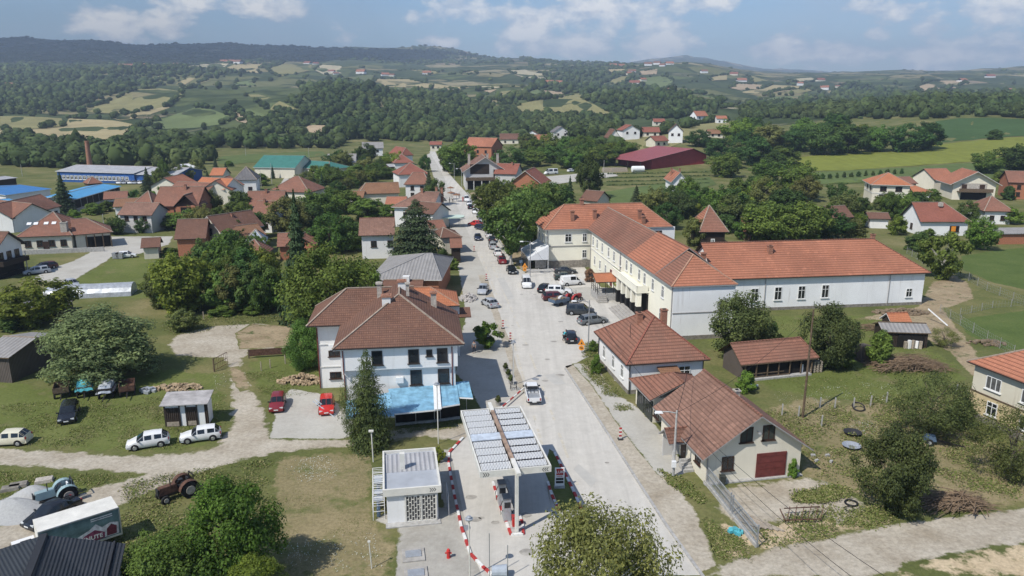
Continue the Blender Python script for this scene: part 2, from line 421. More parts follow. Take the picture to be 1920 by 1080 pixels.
def jag(pts, step=.7, amp=.25, seed=0):
    "polygon with its long straight sides broken into small irregular steps"
    out = []; n = len(pts)
    for i in range(n):
        a, b = Vector(pts[i][:2]), Vector(pts[(i + 1) % n][:2]); L = (b - a).length; k = max(1, int(L / step))
        nv = Vector((-(b - a).y, (b - a).x)).normalized() if L > 1e-6 else Vector((0, 0))
        for j in range(k):
            p = a.lerp(b, j / k); w_ = noise.noise(Vector((p.x * .9 + seed * 7, p.y * .9, 1.3))) + .6 * noise.noise(Vector((p.x * 3.1, p.y * 3.1, seed)))
            out.append(p + nv * w_ * amp * (0 if j == 0 else 1))
    return out
TURF = [(.30, (.076, .090, .028)), (.46, (.112, .124, .042)), (.58, (.165, .155, .064)), (.74, (.24, .205, .105))]
from mathutils.geometry import delaunay_2d_cdt
def patch(name, pix, m, z, amp=.3, step=.7, world=None, soft=1.3):
    "flat sheet on the level ground from photo pixels of its outline; 'edge' runs 0 at the rim to 1 well inside"
    pts = world or [P(*p) for p in pix]
    q = jag(pts, max(step, 1.0) if soft else step, amp*.5 if soft else amp, len(name)) if amp else [Vector(p[:2]) for p in pts]
    if not soft:
        mb = MB(); mb.poly([(p.x, p.y, z) for p in q], [(p.x, p.y) for p in q]); o = mb.build(name, m)
        at = o.data.attributes.new('edge', 'FLOAT', 'POINT'); at.data.foreach_set('value', [1.0]*len(o.data.vertices)); return tag(o, kind='structure')
    E = np.array([[p.x, p.y] for p in q]); E2 = np.roll(E, -1, 0); D_ = E2 - E; L2 = (D_**2).sum(1) + 1e-9
    def dist(x, y):
        w_ = np.array([x, y]) - E; t_ = np.clip((w_*D_).sum(1)/L2, 0, 1)[:, None]; return math.sqrt(((w_ - t_*D_)**2).sum(1).min())
    vs = [Vector((p.x, p.y)) for p in q]; poly = [(p.x, p.y) for p in q]; n0 = len(vs)
    x0, y0 = E.min(0); x1, y1 = E.max(0); g_ = max(.6, soft*.55); yy = y0
    while yy < y1:
        xx = x0 + rw0.random()*g_
        while xx < x1:
            d = dist(xx, yy)
            if g_*.5 < d < soft + g_*1.2 and inside0(poly, xx, yy): vs.append(Vector((xx, yy)))
            xx += g_
        yy += g_
    r_ = delaunay_2d_cdt(vs, [(i, (i + 1) % n0) for i in range(n0)], [], 1, 1e-5)
    me = bpy.data.meshes.new(name); me.from_pydata([(v.x, v.y, z) for v in r_[0]], [], r_[2]); me.materials.append(M[m])
    at = me.attributes.new('edge', 'FLOAT', 'POINT'); at.data.foreach_set('value', [min(1.25, dist(v.x, v.y)/soft*1.25 + .30) for v in r_[0]])
    if len(me.polygons) and me.polygons[0].normal.z < 0: me.flip_normals()
    return tag(obj(name, me), kind='structure')
rw0 = random.Random(3)
def inside0(poly, x, y):
    c = False; n = len(poly)
    for i in range(n):
        (x1, y1), (x2, y2) = poly[i], poly[(i + 1) % n]
        if (y1 > y) != (y2 > y) and x < (x2 - x1)*(y - y1)/(y2 - y1) + x1: c = not c
    return c
def drape(name, pix, m, off=.5, n=9, world=False):
    "sheet that follows the terrain inside an outline of photo pixels"
    bm = bmesh.new(); vs = [bm.verts.new((p[0], p[1], 0)) for p in pix]; f_ = bm.faces.new(vs)
    bmesh.ops.triangulate(bm, faces=[f_])
    for _ in range(4):
        es = [e for e in bm.edges if e.calc_length() > 26]
        if not es: break
        bmesh.ops.subdivide_edges(bm, edges=es, cuts=1); bmesh.ops.triangulate(bm, faces=bm.faces)
    for v in bm.verts:
        jx = v.co.x + 3 * noise.noise(Vector((v.co.x / 30, v.co.y / 12, 2))) ; jy = v.co.y + 1.5 * noise.noise(Vector((v.co.x / 25, v.co.y / 12, 8)))
        p = G(jx, jy); v.co = (p.x, p.y, p.z + off * max(.3, p.y / 900))
    me = bpy.data.meshes.new(name); bm.to_mesh(me); bm.free(); me.materials.append(M[m])
    for p in me.polygons: p.use_smooth = True
    if sum(p.normal.z for p in me.polygons) < 0: me.flip_normals()
    return tag(obj(name, me), kind='structure')
Z1, Z2, Z3, Z4, Z5 = .004, .008, .012, .016, .020
m_ground('dusty_asphalt', [(.3, (.455, .43, .385)), (.5, (.505, .48, .432)), (.7, (.545, .52, .472))], .10, 1.1, .08, grain=.07, streak=.12, patch=((.37, .35, .315), .54, .70, .05))
m_ground('concrete', [(.25, (.33, .31, .27)), (.5, (.42, .40, .355)), (.75, (.47, .455, .41))], .18, 2.5, .1, grain=.09, fade=TURF)
m_ground('gravel_soil', [(.25, (.27, .225, .165)), (.5, (.385, .34, .27)), (.75, (.48, .435, .36))], .22, 2.4, .3, fade=TURF)
m_ground('bare_earth', [(.25, (.20, .15, .09)), (.5, (.30, .235, .15)), (.75, (.40, .32, .21))], .3, 3, .4, patch=((.08, .10, .035), .55, .66, .5), fade=TURF)
m_ground('sand', [(.25, (.36, .28, .17)), (.5, (.48, .38, .25)), (.75, (.56, .46, .31))], .3, 3, .3, patch=((.12, .13, .05), .60, .70, .6), fade=TURF)
m_ground('dry_grass', [(.25, (.165, .145, .068)), (.5, (.235, .195, .105)), (.75, (.31, .25, .145))], .16, 3.0, .5, patch=((.115, .130, .045), .52, .66, .30), fade=TURF)
m_ground('lush_grass', [(.25, (.088, .110, .028)), (.5, (.120, .142, .040)), (.75, (.165, .175, .060))], .13, 3.0, .5, patch=((.19, .165, .085), .56, .70, .22), fade=TURF)
m_ground('lawn', [(.25, (.066, .098, .026)), (.5, (.088, .122, .034)), (.75, (.115, .14, .044))], .2, 3.0, .4, fade=TURF)
m_ground('worn_paving', [(.25, (.28, .26, .22)), (.5, (.36, .34, .30)), (.75, (.42, .40, .35))], .35, 2.0, .2, grain=.12, fade=TURF)
m_ground('dark_paving', [(.25, (.19, .18, .17)), (.5, (.25, .24, .23)), (.75, (.31, .30, .28))], .3, 2.0, .2)

# streets and yards (outlines as seen on the photograph, laid on the level ground)
street_l = [(1000, 1079), (1035, 960), (1020, 880), (1005, 800), (985, 735), (977, 705), (967, 680), (956, 637), (946, 615), (930, 567), (912, 515), (892, 470), (878, 437), (860, 392), (850, 370), (836, 340), (822, 312), (811, 295), (805, 284)]
street_r = [(1316, 1079), (1250, 985), (1195, 900), (1130, 797), (1085, 728), (1060, 690), (1062, 676), (1030, 600), (992, 530), (960, 492), (937, 455), (917, 417), (895, 385), (875, 362), (852, 337), (837, 320), (820, 292), (816, 284)]
patch('street', street_l + street_r[::-1], 'dusty_asphalt', Z3, .12, 1.5, soft=0)
patch('pavement', [(1005, 750), (995, 705), (985, 680), (975, 637), (965, 615), (948, 567), (928, 515), (905, 470), (890, 437), (868, 392), (857, 370), (842, 340), (826, 312), (814, 295), (810, 285), (800, 290), (812, 330), (828, 372), (842, 420), (850, 470), (862, 520), (868, 560), (872, 600), (860, 640), (852, 700), (880, 730), (905, 775), (930, 770)], 'concrete', Z2, .15, 1.2, soft=.6)
patch('parking_lot', [(1064, 690), (1050, 684), (1040, 672), (1005, 600), (970, 530), (965, 505), (1000, 505), (1060, 500), (1095, 500), (1128, 540), (1180, 560), (1250, 640), (1190, 660), (1125, 640), (1105, 668)], 'dusty_asphalt', Z2, .1, 1.5, soft=0)
patch('paved_square', [(1062, 540), (1110, 538), (1150, 540), (1190, 585), (1140, 563), (1098, 563)], 'concrete', Z4, .05, 1.5, soft=0)
patch('roadside_strip', [(1045, 690), (1068, 732), (1110, 800), (1170, 903), (1225, 988), (1285, 1085), (1345, 1062), (1330, 1010), (1300, 950), (1255, 890), (1215, 830), (1190, 775), (1160, 745), (1120, 690), (1085, 680)], 'gravel_soil', Z2, .35, .8, soft=1.0)
patch('footpath', [(1150, 735), (1192, 760), (1228, 795), (1292, 882), (1268, 900), (1232, 890), (1192, 840), (1155, 792), (1108, 722), (1072, 682), (1088, 680), (1120, 716)], 'concrete', Z3, .15, .9, soft=.6)
patch('dirt_track', [(0, 838), (120, 846), (230, 853), (340, 850), (400, 838), (428, 800), (432, 755), (428, 700), (418, 672), (330, 668), (312, 648), (330, 628), (395, 612), (470, 606), (548, 612), (565, 650), (475, 655), (457, 672), (460, 705), (487, 748), (505, 785), (512, 822), (640, 822), (700, 812), (770, 800), (880, 790), (905, 806), (868, 832), (800, 818), (700, 836), (600, 842), (520, 850), (480, 858), (400, 878), (335, 896), (250, 938), (130, 1000), (0, 1045), (-30, 1050), (-30, 1000), (60, 962), (180, 912), (268, 890), (200, 886), (100, 880), (0, 872), (-40, 868), (-40, 836)], 'gravel_soil', Z2, .5, .7, soft=1.8)
patch('earth_patch', [(448, 655), (440, 625), (470, 607), (548, 612), (562, 648), (475, 654)], 'bare_earth', Z3, .5, .9, soft=1.6)
patch('track_soil', [(428, 690), (448, 686), (462, 705), (470, 730), (450, 735), (436, 715)], 'bare_earth', Z3, .4, .8, soft=1.2)
patch('concrete_yard', [(520, 752), (546, 728), (600, 738), (660, 770), (668, 816), (640, 824), (504, 823)], 'concrete', Z3, .15, .9, soft=.6)
patch('forecourt', [(845, 845), (872, 822), (910, 780), (985, 737), (1005, 800), (1020, 880), (1035, 960), (1000, 1085), (905, 1085), (880, 1020), (862, 930)], 'dusty_asphalt', Z4, .05, 1.5, soft=0)
patch('kiosk_paving', [(740, 1085), (745, 985), (720, 985), (700, 975), (722, 960), (830, 950), (815, 850), (850, 835), (885, 930), (905, 1020), (930, 1085)], 'worn_paving', Z3, .15, .8, soft=.6)
patch('dry_meadow', [(505, 860), (600, 848), (690, 842), (705, 900), (700, 970), (745, 1000), (742, 1085), (520, 1085), (520, 1000), (510, 930)], 'dry_grass', Z1, .8, .8, soft=3.0)
patch('side_road', [(1320, 1085), (1345, 1058), (1430, 1032), (1560, 1003), (1700, 978), (1800, 966), (1990, 945), (2000, 1010), (1850, 1028), (1740, 1050), (1640, 1085)], 'gravel_soil', Z4, .4, .8)
patch('sandy_ground', [(1640, 1085), (1740, 1050), (1850, 1028), (2000, 1010), (2000, 1085)], 'sand', Z3, .4, .8, soft=3.0)
patch('sandy_verge', [(1330, 1010), (1350, 950), (1440, 920), (1560, 935), (1640, 965), (1700, 975), (1560, 1005), (1430, 1034), (1345, 1060)], 'sand', Z2, .6, .8, soft=3.0)
patch('gravel_yard', [(1335, 950), (1335, 915), (1400, 905), (1500, 892), (1575, 910), (1640, 945), (1600, 985), (1500, 975), (1420, 1000), (1365, 985)], 'gravel_soil', Z3, .7, .8, soft=3.0)
patch('weedy_yard', [(1420, 770), (1520, 740), (1700, 760), (1815, 720), (1825, 810), (1950, 880), (1950, 945), (1720, 970), (1600, 930), (1500, 900), (1500, 850)], 'dry_grass', Z1, .8, .8, soft=3.0)
patch('orchard_grass', [(1320, 640), (1360, 600), (1440, 592), (1640, 590), (1720, 640), (1810, 690), (1815, 720), (1700, 760), (1520, 745), (1440, 730), (1380, 700)], 'lush_grass', Z2, .8, .9, soft=3.0)
patch('left_meadow', [(-40, 700), (100, 730), (300, 690), (420, 700), (425, 745), (424, 800), (395, 835), (330, 846), (220, 850), (100, 842), (-40, 832)], 'lush_grass', Z1, .5, .8, soft=3.0)
patch('trackside_grass', [(-40, 875), (100, 884), (200, 890), (262, 892), (180, 910), (60, 960), (-40, 995)], 'lush_grass', Z1, .4, .8, soft=3.0)
patch('house_garden', [(460, 700), (475, 660), (560, 655), (600, 690), (606, 740), (540, 728), (515, 755), (495, 752)], 'lush_grass', Z1, .4, .8, soft=3.0)
patch('lane', [(95, 530), (60, 525), (80, 508), (135, 490), (180, 467), (150, 470), (200, 443), (325, 443), (318, 458), (262, 476), (214, 478), (206, 486), (150, 520), (132, 528)], 'concrete', Z2, .15, 1.5)
patch('lane_meadow', [(140, 522), (210, 486), (300, 480), (310, 560), (180, 560), (110, 545)], 'lush_grass', Z1, .5, 1.2, soft=3.0)
patch('bare_slope', [(1720, 575), (1745, 530), (1790, 515), (1815, 530), (1830, 560), (1770, 580), (1800, 620), (1835, 665), (1880, 720), (1820, 705), (1780, 660), (1735, 635), (1690, 600), (1600, 600), (1640, 590)], 'bare_earth', Z3, .5, 1.0)
patch('sports_lawn', [(1800, 480), (1860, 470), (2000, 455), (2000, 560), (1860, 530), (1805, 505)], 'lawn', Z3, .5, 1.5)
patch('side_lawn', [(1790, 600), (1930, 580), (2000, 600), (2000, 660), (1860, 655), (1810, 625)], 'lawn', Z3, .4, 1.5)
patch('far_yard', [(1010, 350), (1010, 332), (1090, 325), (1150, 322), (1160, 330), (1080, 340)], 'concrete', Z2, .3, 2)
patch('far_lane', [(425, 440), (408, 440), (440, 380), (520, 352), (535, 330), (545, 330), (530, 356), (455, 390)], 'concrete', Z2, .3, 2)
# ------------------------------------------------------------------ building materials
m_tile('tile_brown', (.200, .105, .072), (.130, .068, .050), moss=(.10, .075, .06))
m_tile('tile_dull', (.30, .142, .096), (.205, .100, .070), moss=(.13, .098, .075), row=.45, patch=.75, course=.75)
m_tile('tile_orange', (.43, .180, .108), (.34, .138, .084), moss=(.19, .095, .064), patch=.65, row=.5, course=.8)
m_tile('tile_bright', (.47, .185, .095), (.40, .15, .075), moss=(.33, .12, .06), patch=.3)
m_tile('tile_red', (.30, .115, .080), (.23, .088, .062), moss=(.17, .07, .05), patch=.4)
m_tile('tile_patchy', (.29, .165, .120), (.165, .092, .068), moss=(.10, .065, .05), row=.4, colw=.5, patch=.6)
m_tile('tile_ochre', (.28, .15, .085), (.21, .11, .065), moss=(.16, .10, .07))
m_sheet('asbestos', (.30, .29, .28), .55, .9, 0, .25, spec=.1)
m_sheet('asbestos_dark', (.17, .165, .165), .5, .9, 0, .2, spec=.1)
m_sheet('zinc', (.52, .53, .54), .25, .5, .0, .12)
m_sheet('grey_sheet', (.42, .42, .43), .4, .6, 0, .1)
m_sheet('charcoal_sheet', (.030, .032, .037), .22, .45, 0, 0, axis=1, spec=.5)
m_sheet('blue_sheet', (.055, .20, .46), .4, .5, 0, 0)
m_sheet('sky_sheet', (.10, .34, .60), .4, .5, 0, 0)
m_sheet('blue_wall', (.032, .115, .36), .4, .6)
m_sheet('maroon_sheet', (.36, .05, .055), .4, .5)
m_sheet('green_sheet', (.055, .20, .165), .5, .6, 0, .1)
m_sheet('boards', (.135, .115, .10), .22, .9, 0, .2, spec=.1)
m_sheet('dark_boards', (.055, .042, .034), .2, .9, 0, 0, spec=.1)
m_wall('white_plaster', (.78, .77, .75), amount=.5); m_wall('cream_plaster', (.72, .67, .55), amount=.3); m_wall('pale_yellow', (.83, .80, .67), amount=.2)
m_wall('grey_plaster', (.55, .54, .52)); m_wall('old_plaster', (.62, .58, .47), (.30, .23, .16), .9); m_wall('peeling_white', (.84, .84, .83), (.40, .36, .31), .95)
m_wall('ochre_plaster', (.58, .47, .28), (.30, .24, .16), .8); m_wall('bright_white', (.80, .80, .79), amount=.2)
m_plain('stone_base', (.22, .20, .17), .9, var=.4, scale=2.5)
m_plain('glass', (.016, .019, .022), .12, 0, .3, 1.5, .6); m_plain('curtain_glass', (.10, .10, .10), .25, 0, .5, 2, .5)
m_plain('white_frame', (.72, .72, .70), .5); m_plain('brown_frame', (.05, .028, .02), .5); m_plain('dark_trim', (.035, .028, .025), .6)
m_plain('white_trim', (.62, .61, .58), .6); m_plain('grey_trim', (.30, .29, .28), .7); m_plain('mortar', (.30, .24, .19), .9, var=.25); m_plain('ochre_mortar', (.36, .21, .14), .9, var=.25)
m_plain('chimney_brick', (.30, .15, .10), .9, var=.35, scale=6); m_plain('chimney_plaster', (.42, .38, .33), .9, var=.3, scale=4)
m_plain('shutter', (.045, .05, .042), .7, var=.3, scale=6); m_plain('wood', (.12, .085, .055), .8, var=.4, scale=4); m_plain('pale_wood', (.33, .28, .22), .85, var=.3, scale=4)
m_plain('rust_red', (.14, .035, .03), .7, var=.25, scale=2); m_plain('iron', (.04, .036, .035), .6, .3); m_plain('galvanised', (.45, .47, .49), .45, .5)
m_plain('steel_grey', (.33, .34, .35), .5, .4); m_plain('black_paint', (.012, .012, .013), .6); m_plain('shade_black', (.012, .011, .010), .95)  # last one: near-black standing in for shade inside openings, also on black parts
m_plain('brick_wall', (.36, .15, .085), .9, var=.3, scale=5); m_plain('white_paint', (.75, .75, .74), .45, var=.08); m_plain('red_paint', (.50, .035, .03), .45)
m_plain('orange_paint', (.72, .27, .03), .5); m_plain('concrete_grey', (.38, .37, .35), .9, var=.25, scale=3); m_plain('step_stone', (.36, .34, .31), .9, var=.2, scale=2); m_plain('lorry_white', (.66, .64, .58), .5, var=.12, scale=1.2)

def roof_mb(mb, x0, x1, y0, y1, z, rise, axis='x', h0=1.0, h1=1.0, th=.14, fm=None, caps=True):
    "hip (h=1) or gable (h=0) roof over a rectangle; slabs with an edge board (slot 1) and mortared ridge (slot 2)"
    fm = fm or {}
    if axis == 'x': s0, s1, t0, t1 = x0, x1, y0, y1; T = lambda s, t, zz: Vector((s, t, zz))
    else: s0, s1, t0, t1 = y0, y1, -x1, -x0; T = lambda s, t, zz: Vector((-t, s, zz))
    w = t1 - t0; tm = (t0 + t1) / 2; r0, r1 = s0 + h0 * w / 2, s1 - h1 * w / 2
    if r1 < r0: r0 = r1 = (r0 + r1) / 2
    a, b, c, d = T(s0, t0, z), T(s1, t0, z), T(s1, t1, z), T(s0, t1, z); e, f = T(r0, tm, z + rise), T(r1, tm, z + rise)
    faces = {'S': [a, b, f, e], 'N': [c, d, e, f]}
    if h1 > 0: faces['E'] = [b, c, f]
    if h0 > 0: faces['W'] = [d, a, e]
    dn = Vector((0, 0, -th))
    for k, q in faces.items():
        q = [p for i, p in enumerate(q) if (p - q[i - 1]).length > 1e-4]
        mb.poly(q, None, fm.get(k, 0)); mb.poly([p + dn for p in q][::-1], None, 1)
        for i in range(len(q)):
            p, n = q[i], q[(i + 1) % len(q)]
            if abs(p.z - z) < 1e-4 or abs(n.z - z) < 1e-4: 
                if abs(p.z - n.z) < 1e-4 or (k in 'SN' and ((h1 == 0 and i == 1) or (h0 == 0 and i == 3))):
                    mb.poly([p + dn, n + dn, n, p], None, 1)
    if caps:
        up = Vector((0, 0, .03)); L = [(e, f)] if (e - f).length > .1 else []
        if h1 > 0: L += [(b, f), (c, f)]
        if h0 > 0: L += [(a, e), (d, e)]
        for p, n in L: mb.bar(p + up, n + up, .22, .10, 2)
    return mb

WM = {}
def win_obj(parent, loc, rz, w, h, style='white', far=False):
    "a window: frame with mullions and sill, glazing as its pane"
    key = (round(w, 2), round(h, 2), style, far)
    if key not in WM:
        fr = {'white': 'white_frame', 'brown': 'brown_frame', 'dark': 'dark_trim', 'shutter': 'brown_frame', 'grey': 'grey_trim', 'wide': 'white_frame', 'plain': 'dark_trim'}[style]
        t = .09 if not far else .16; mb = MB()
        mb.box((0, -.03, h - t/2), (w, .07, t)); mb.box((0, -.03, t/2), (w, .07, t))
        for s in (-1, 1): mb.box((s * (w - t) / 2, -.03, h / 2), (t, .07, h - 2 * t))
        if style in ('white', 'shutter', 'brown') and w > .7: mb.box((0, -.03, h / 2), (t * .8, .06, h - 2 * t))
        if style == 'wide':
            for s in (-1, 1): mb.box((s * w / 6, -.03, h / 2), (t * .8, .06, h - 2 * t))
        if style == 'white' and h > 1.2: mb.box((0, -.029, h * .66), (w - 2 * t, .05, t * .8))
        mb.box((0, -.07, -.05), (w + .24, .2, .08), mi=0)
        pm = MB(); pm.box((0, -.012, h / 2), (w - .1, .02, h - .1))
        pane = 'shutter' if style == 'shutter' else ('curtain_glass' if style in ('wide',) else 'glass')
        if far: mb.box((0, -.012, h / 2), (w - .1, .02, h - .1), mi=1); WM[key] = (mb.mesh('window', [fr, pane]), None)
        else: WM[key] = (mb.mesh('window', fr), pm.mesh('pane', pane))
    a, b = WM[key]; o = obj('window', a, parent, loc, rz)
    if b: obj('pane', b, o)
    return o

class House:
    def __init__(s, name, label, o, rz, L, D, z, rise, axis='x', h0=1, h1=1, ov=.5, wall='white_plaster', tile='tile_dull', trim='dark_trim', cap='mortar', fm=None,
                 tiles=None, plinth=None, cat='house', base=0.0, group=None, band=None, far=False):
        s.root = thing(name, label, cat, (o[0], o[1], base), rz, group); s.L, s.D, s.z, s.far = L, D, z, far
        w_ = (D if axis == 'x' else L) + 2 * ov; sl = rise / (w_ / 2); top = z + sl * ov - .16; s.top = top; s.rise = rise; s.sl = sl
        mb = MB(); zr = z + rise - .16 - .02
        def side(p, q, gable):
            p, q = Vector(p), Vector(q); m = (p + q) / 2
            pts = [p, q, Vector((q.x, q.y, top))] + ([Vector((m.x, m.y, zr))] if gable else []) + [Vector((p.x, p.y, top))]
            mb.poly([Vector((v.x, v.y, v.z - (1.5 if v.z == 0 and base else 0))) for v in pts])
        side((0, 0, 0), (L, 0, 0), axis == 'y' and h0 == 0); side((L, 0, 0), (L, D, 0), axis == 'x' and h1 == 0)
        side((L, D, 0), (0, D, 0), axis == 'y' and h1 == 0); side((0, D, 0), (0, 0, 0), axis == 'x' and h0 == 0)
        s.wall = mb.build('wall', wall, s.root)
        rb = roof_mb(MB(), -ov, L + ov, -ov, D + ov, z, rise, axis, h0, h1, fm=fm)
        s.roof = rb.build('roof', [tile, trim, cap] + (tiles or []), s.root)
        if plinth: MB().box((L/2, D/2, plinth/2), (L + .12, D + .12, plinth)).build('plinth', 'stone_base', s.root)
        if band: MB().box((L/2, D/2, band), (L + .14, D + .14, .12)).build('string_course', 'grey_trim', s.root)
    def win(s, side, us, z, w, h, style='white'):
        for u in (us if isinstance(us, (list, tuple)) else [us]):
            loc, rz = {'f': ((u, -.01, z), 0), 'r': ((s.L + .01, u, z), math.pi/2), 'l': ((-.01, u, z), -math.pi/2), 'b': ((u, s.D + .01, z), math.pi)}[side]
            win_obj(s.root, loc, rz, w, h, style, s.far)
        return s
    def door(s, side, u, w, h, m='brown_frame', z=0.0):
        loc, rz = {'f': ((u, -.01, z), 0), 'r': ((s.L + .01, u, z), math.pi/2), 'l': ((-.01, u, z), -math.pi/2)}[side]
        d = obj('door', MB().box((0, -.03, h/2), (w, .08, h)).mesh('door', m), s.root, loc, rz)
        MB().box((w*.38, -.10, h*.48), (.05, .06, .16)).build('handle', 'galvanised', d); return s
    def chim(s, x, y, zt, w=.5, m='chimney_brick', zb=None):
        mb = MB(); zb = s.z if zb is None else zb
        mb.box((x, y, (zb + zt)/2), (w, w, zt - zb)); mb.box((x, y, zt + .05), (w + .16, w + .16, .12)); mb.box((x, y, zt + .13), (w*.6, w*.6, .06), mi=1)
        mb.build('chimney', [m, 'shade_black'], s.roof); return s
    def pipe(s, x, y, m='rust_red'):
        MB().tube([(x, y, .1), (x, y, s.top - .25), (x, y - .3, s.top)], .06, 6).build('downpipe', m, s.root); return s

def hp(name, label, A, B, z, depth, rise, ov=.5, base=None, **k):
    "house from the two ends of its front eave as seen on the photograph"
    b = 0.0 if base is None else base
    a, c = P(*A, z + b), P(*B, z + b); d = c - a; rz = math.atan2(d.y, d.x); L = math.hypot(d.x, d.y)
    ux, uy = math.cos(rz), math.sin(rz); o = (a.x + ov*ux - ov*uy, a.y + ov*uy + ov*ux)
    return House(name, label, o, rz, L - 2*ov, depth, z, rise, ov=ov, base=b, **k)
# ================================================================== buildings
# --- white three storey house with hipped brown roofs
zE = 8.0
a, b_ = P(623, 655, zE), P(871, 645, zE); dd = b_ - a; rz0 = math.atan2(dd.y, dd.x); Lm = math.hypot(dd.x, dd.y) - 2.0
ux, uy = math.cos(rz0), math.sin(rz0)
oM = (a.x + ux - uy, a.y + uy + ux)
def loc0(p): 
    d = Vector((p[0] - oM[0], p[1] - oM[1])); return d.x*ux + d.y*uy, -d.x*uy + d.y*ux
hs = House('white_house', 'big white house under hipped brown tile roofs beside the blue awning', oM, rz0, Lm, 11.0, zE, 4.0, 'y', 1, 0, 1.0, 'white_plaster', 'tile_brown', 'dark_trim', 'mortar')
r = hs.root; r['label'] = 'big white house under hipped brown tile roofs beside the blue awning'
# upper storey juts out over the ground floor
MB().box((Lm/2, -.22, 6.55), (Lm + .5, .5, 2.5)).build('jetty', 'white_plaster', r)
MB().box((Lm/2, -.62, zE - .22), (Lm + 1.9, .5, .10)).build('soffit', 'white_trim', r)
for u in (3.6, 7.5, 10.6): win_obj(r, (u, -.48, 5.85), 0, 1.15, 1.6, 'dark')
win_obj(r, (9.2, -.48, 6.6), 0, .65, .75, 'dark')
hs.win('f', [7.7, 10.7], 3.2, 1.25, 1.7, 'dark')
hs.win('r', [2.5, 6.0], 5.9, 1.2, 1.5, 'dark')
for x in (.0, Lm - .35): MB().tube([(x, -.55, 7.7), (x, -.52, 4.9), (x, -.08, 4.7), (x, -.08, 0)], .06, 6).build('downpipe', 'rust_red', r)
# left wing
x0, y0 = loc0(P(574, 612, zE + .1)); x1, y1 = loc0(P(586, 574, zE + .1))
wl = 9.5; wd = y1 - y0
MB().box((x0 + 1 + wl/2, y0 + 1 + (wd - 2)/2, zE/2), (wl, wd - 2, zE)).build('wing_wall', 'white_plaster', r)
roof_mb(MB(), x0, x0 + wl + 3, y0, y0 + wd, zE + .1, 3.3, 'x', 1, 0).build('wing_roof', ['tile_brown', 'dark_trim', 'mortar'], r)
MB().box((x0 + 1.6 + wl/2, y0 + .55, zE - .06), (wl + 1, .9, .10)).build('soffit', 'white_trim', r)
for z_ in (2.7, 5.5): MB().box((x0 + 1 + 2.6, y0 + .97, z_), (5.2, .12, .12)).build('string_course', 'white_trim', r)
for u in (1.9, 4.0):
    for z_, h_ in ((1.15, .85), (3.95, .75)): win_obj(r, (x0 + 1 + u, y0 + .99, z_), 0, 1.35, h_, 'brown')
MB().tube([(x0 + 1.05, y0 + .9, 7.9), (x0 + 1.05, y0 + .9, 0)], .07, 6).build('downpipe', 'rust_red', r)
ac = MB().box((x0 + 2.7, y0 + .8, 5.2), (.8, .32, .6)).build('air_conditioner', 'white_paint', r)
ac = MB().box((5.9, -.5 + .3, 3.9), (.85, .35, .65)).build('air_conditioner', 'white_paint', r)
# rear wing with fresh orange tiles, and the rear brown roof
x2, y2 = loc0(P(770, 576, 7.3)); x3, y3 = loc0(P(862, 573, 7.3))
roof_mb(MB(), x2 - 5, x3, y2, y2 + 7.5, 7.3, 1.7, 'x', 0, 1).build('rear_roof', ['tile_bright', 'dark_trim', 'ochre_mortar'], r)
MB().box(((x2 + x3)/2 - 2, y2 + 3.8, 3.6), (x3 - x2 + 4, 6, 7.2)).build('rear_wall', 'white_plaster', r)
MB().box((x3 + .2, y2 + 1.2, 6.0), (2.6, 2.4, .12), rx=.3).build('porch_roof', 'tile_brown', r)
def chim(par, x, y, z0, z1, w, m, cap='chimney_brick'):
    mb = MB(); mb.box((x, y, (z0 + z1)/2), (w, w, z1 - z0)); mb.box((x, y, z1 + .08), (w + .25, w + .25, .18), mi=1); mb.box((x, y, z1 + .2), (w*.7, w*.7, .1), mi=1); return mb.build('chimney', [m, cap], par)
chim(hs.roof, 4.6, 5.2, 9.6, 12.0, .95, 'white_plaster'); chim(hs.roof, 6.3, 9.6, 10, 12.6, .9, 'white_plaster')
chim(hs.roof, 7.0, 7.0, 11.5, 12.9, .35, 'chimney_plaster', 'chimney_plaster'); chim(hs.roof, 10.0, 8.6, 9.4, 11.3, .65, 'chimney_plaster'); chim(hs.roof, 3.6, 10.4, 9.9, 12.2, .55, 'chimney_plaster', 'chimney_plaster')

# --- garage house with gable
o = P(1322, 907); rg = R(11.0)
W_ = 9.3
gh = House('garage_house', 'cream gabled house with maroon garage door and weathered tile roof', (o.x, o.y), rg, W_, 10.6, 2.75, 3.75, 'y', 0, 0, .75, 'cream_plaster', 'tile_patchy', 'grey_trim', 'tile_dull')
g = gh.root
d = MB().box((6.35, -.04, 1.25), (2.95, .10, 2.5))
for k in range(4): d.box((6.35, -.10, .35 + k*.62), (2.9, .03, .03))
d.build('garage_door', 'rust_red', g)
gh.win('f', 2.05, 1.15, 1.15, 1.35, 'brown'); gh.win('f', 3.7, 3.75, 1.2, 1.45, 'shutter'); gh.win('f', 5.85, 3.8, 1.2, 1.45, 'shutter')
gh.win('l', [1.7], 1.2, 1.1, 1.2, 'brown'); gh.chim(5.9, 6.4, 6.0, .5, 'chimney_plaster', 4.8)
MB().box((W_/2, -.15, .06), (W_ + .3, .5, .12)).build('plinth', 'concrete_grey', g)
gh.pipe(.05, -.12, 'grey_trim')
wl_ = MB(); wl_.bar((4.7, 0, 4.75), (4.7, -.5, 4.85), .05); wl_.lathe([(.02, 0), (.16, -.06), (.18, -.12), (.05, -.16)], (4.7, -.55, 4.85), 10); wl_.build('wall_lamp', 'steel_grey', g)
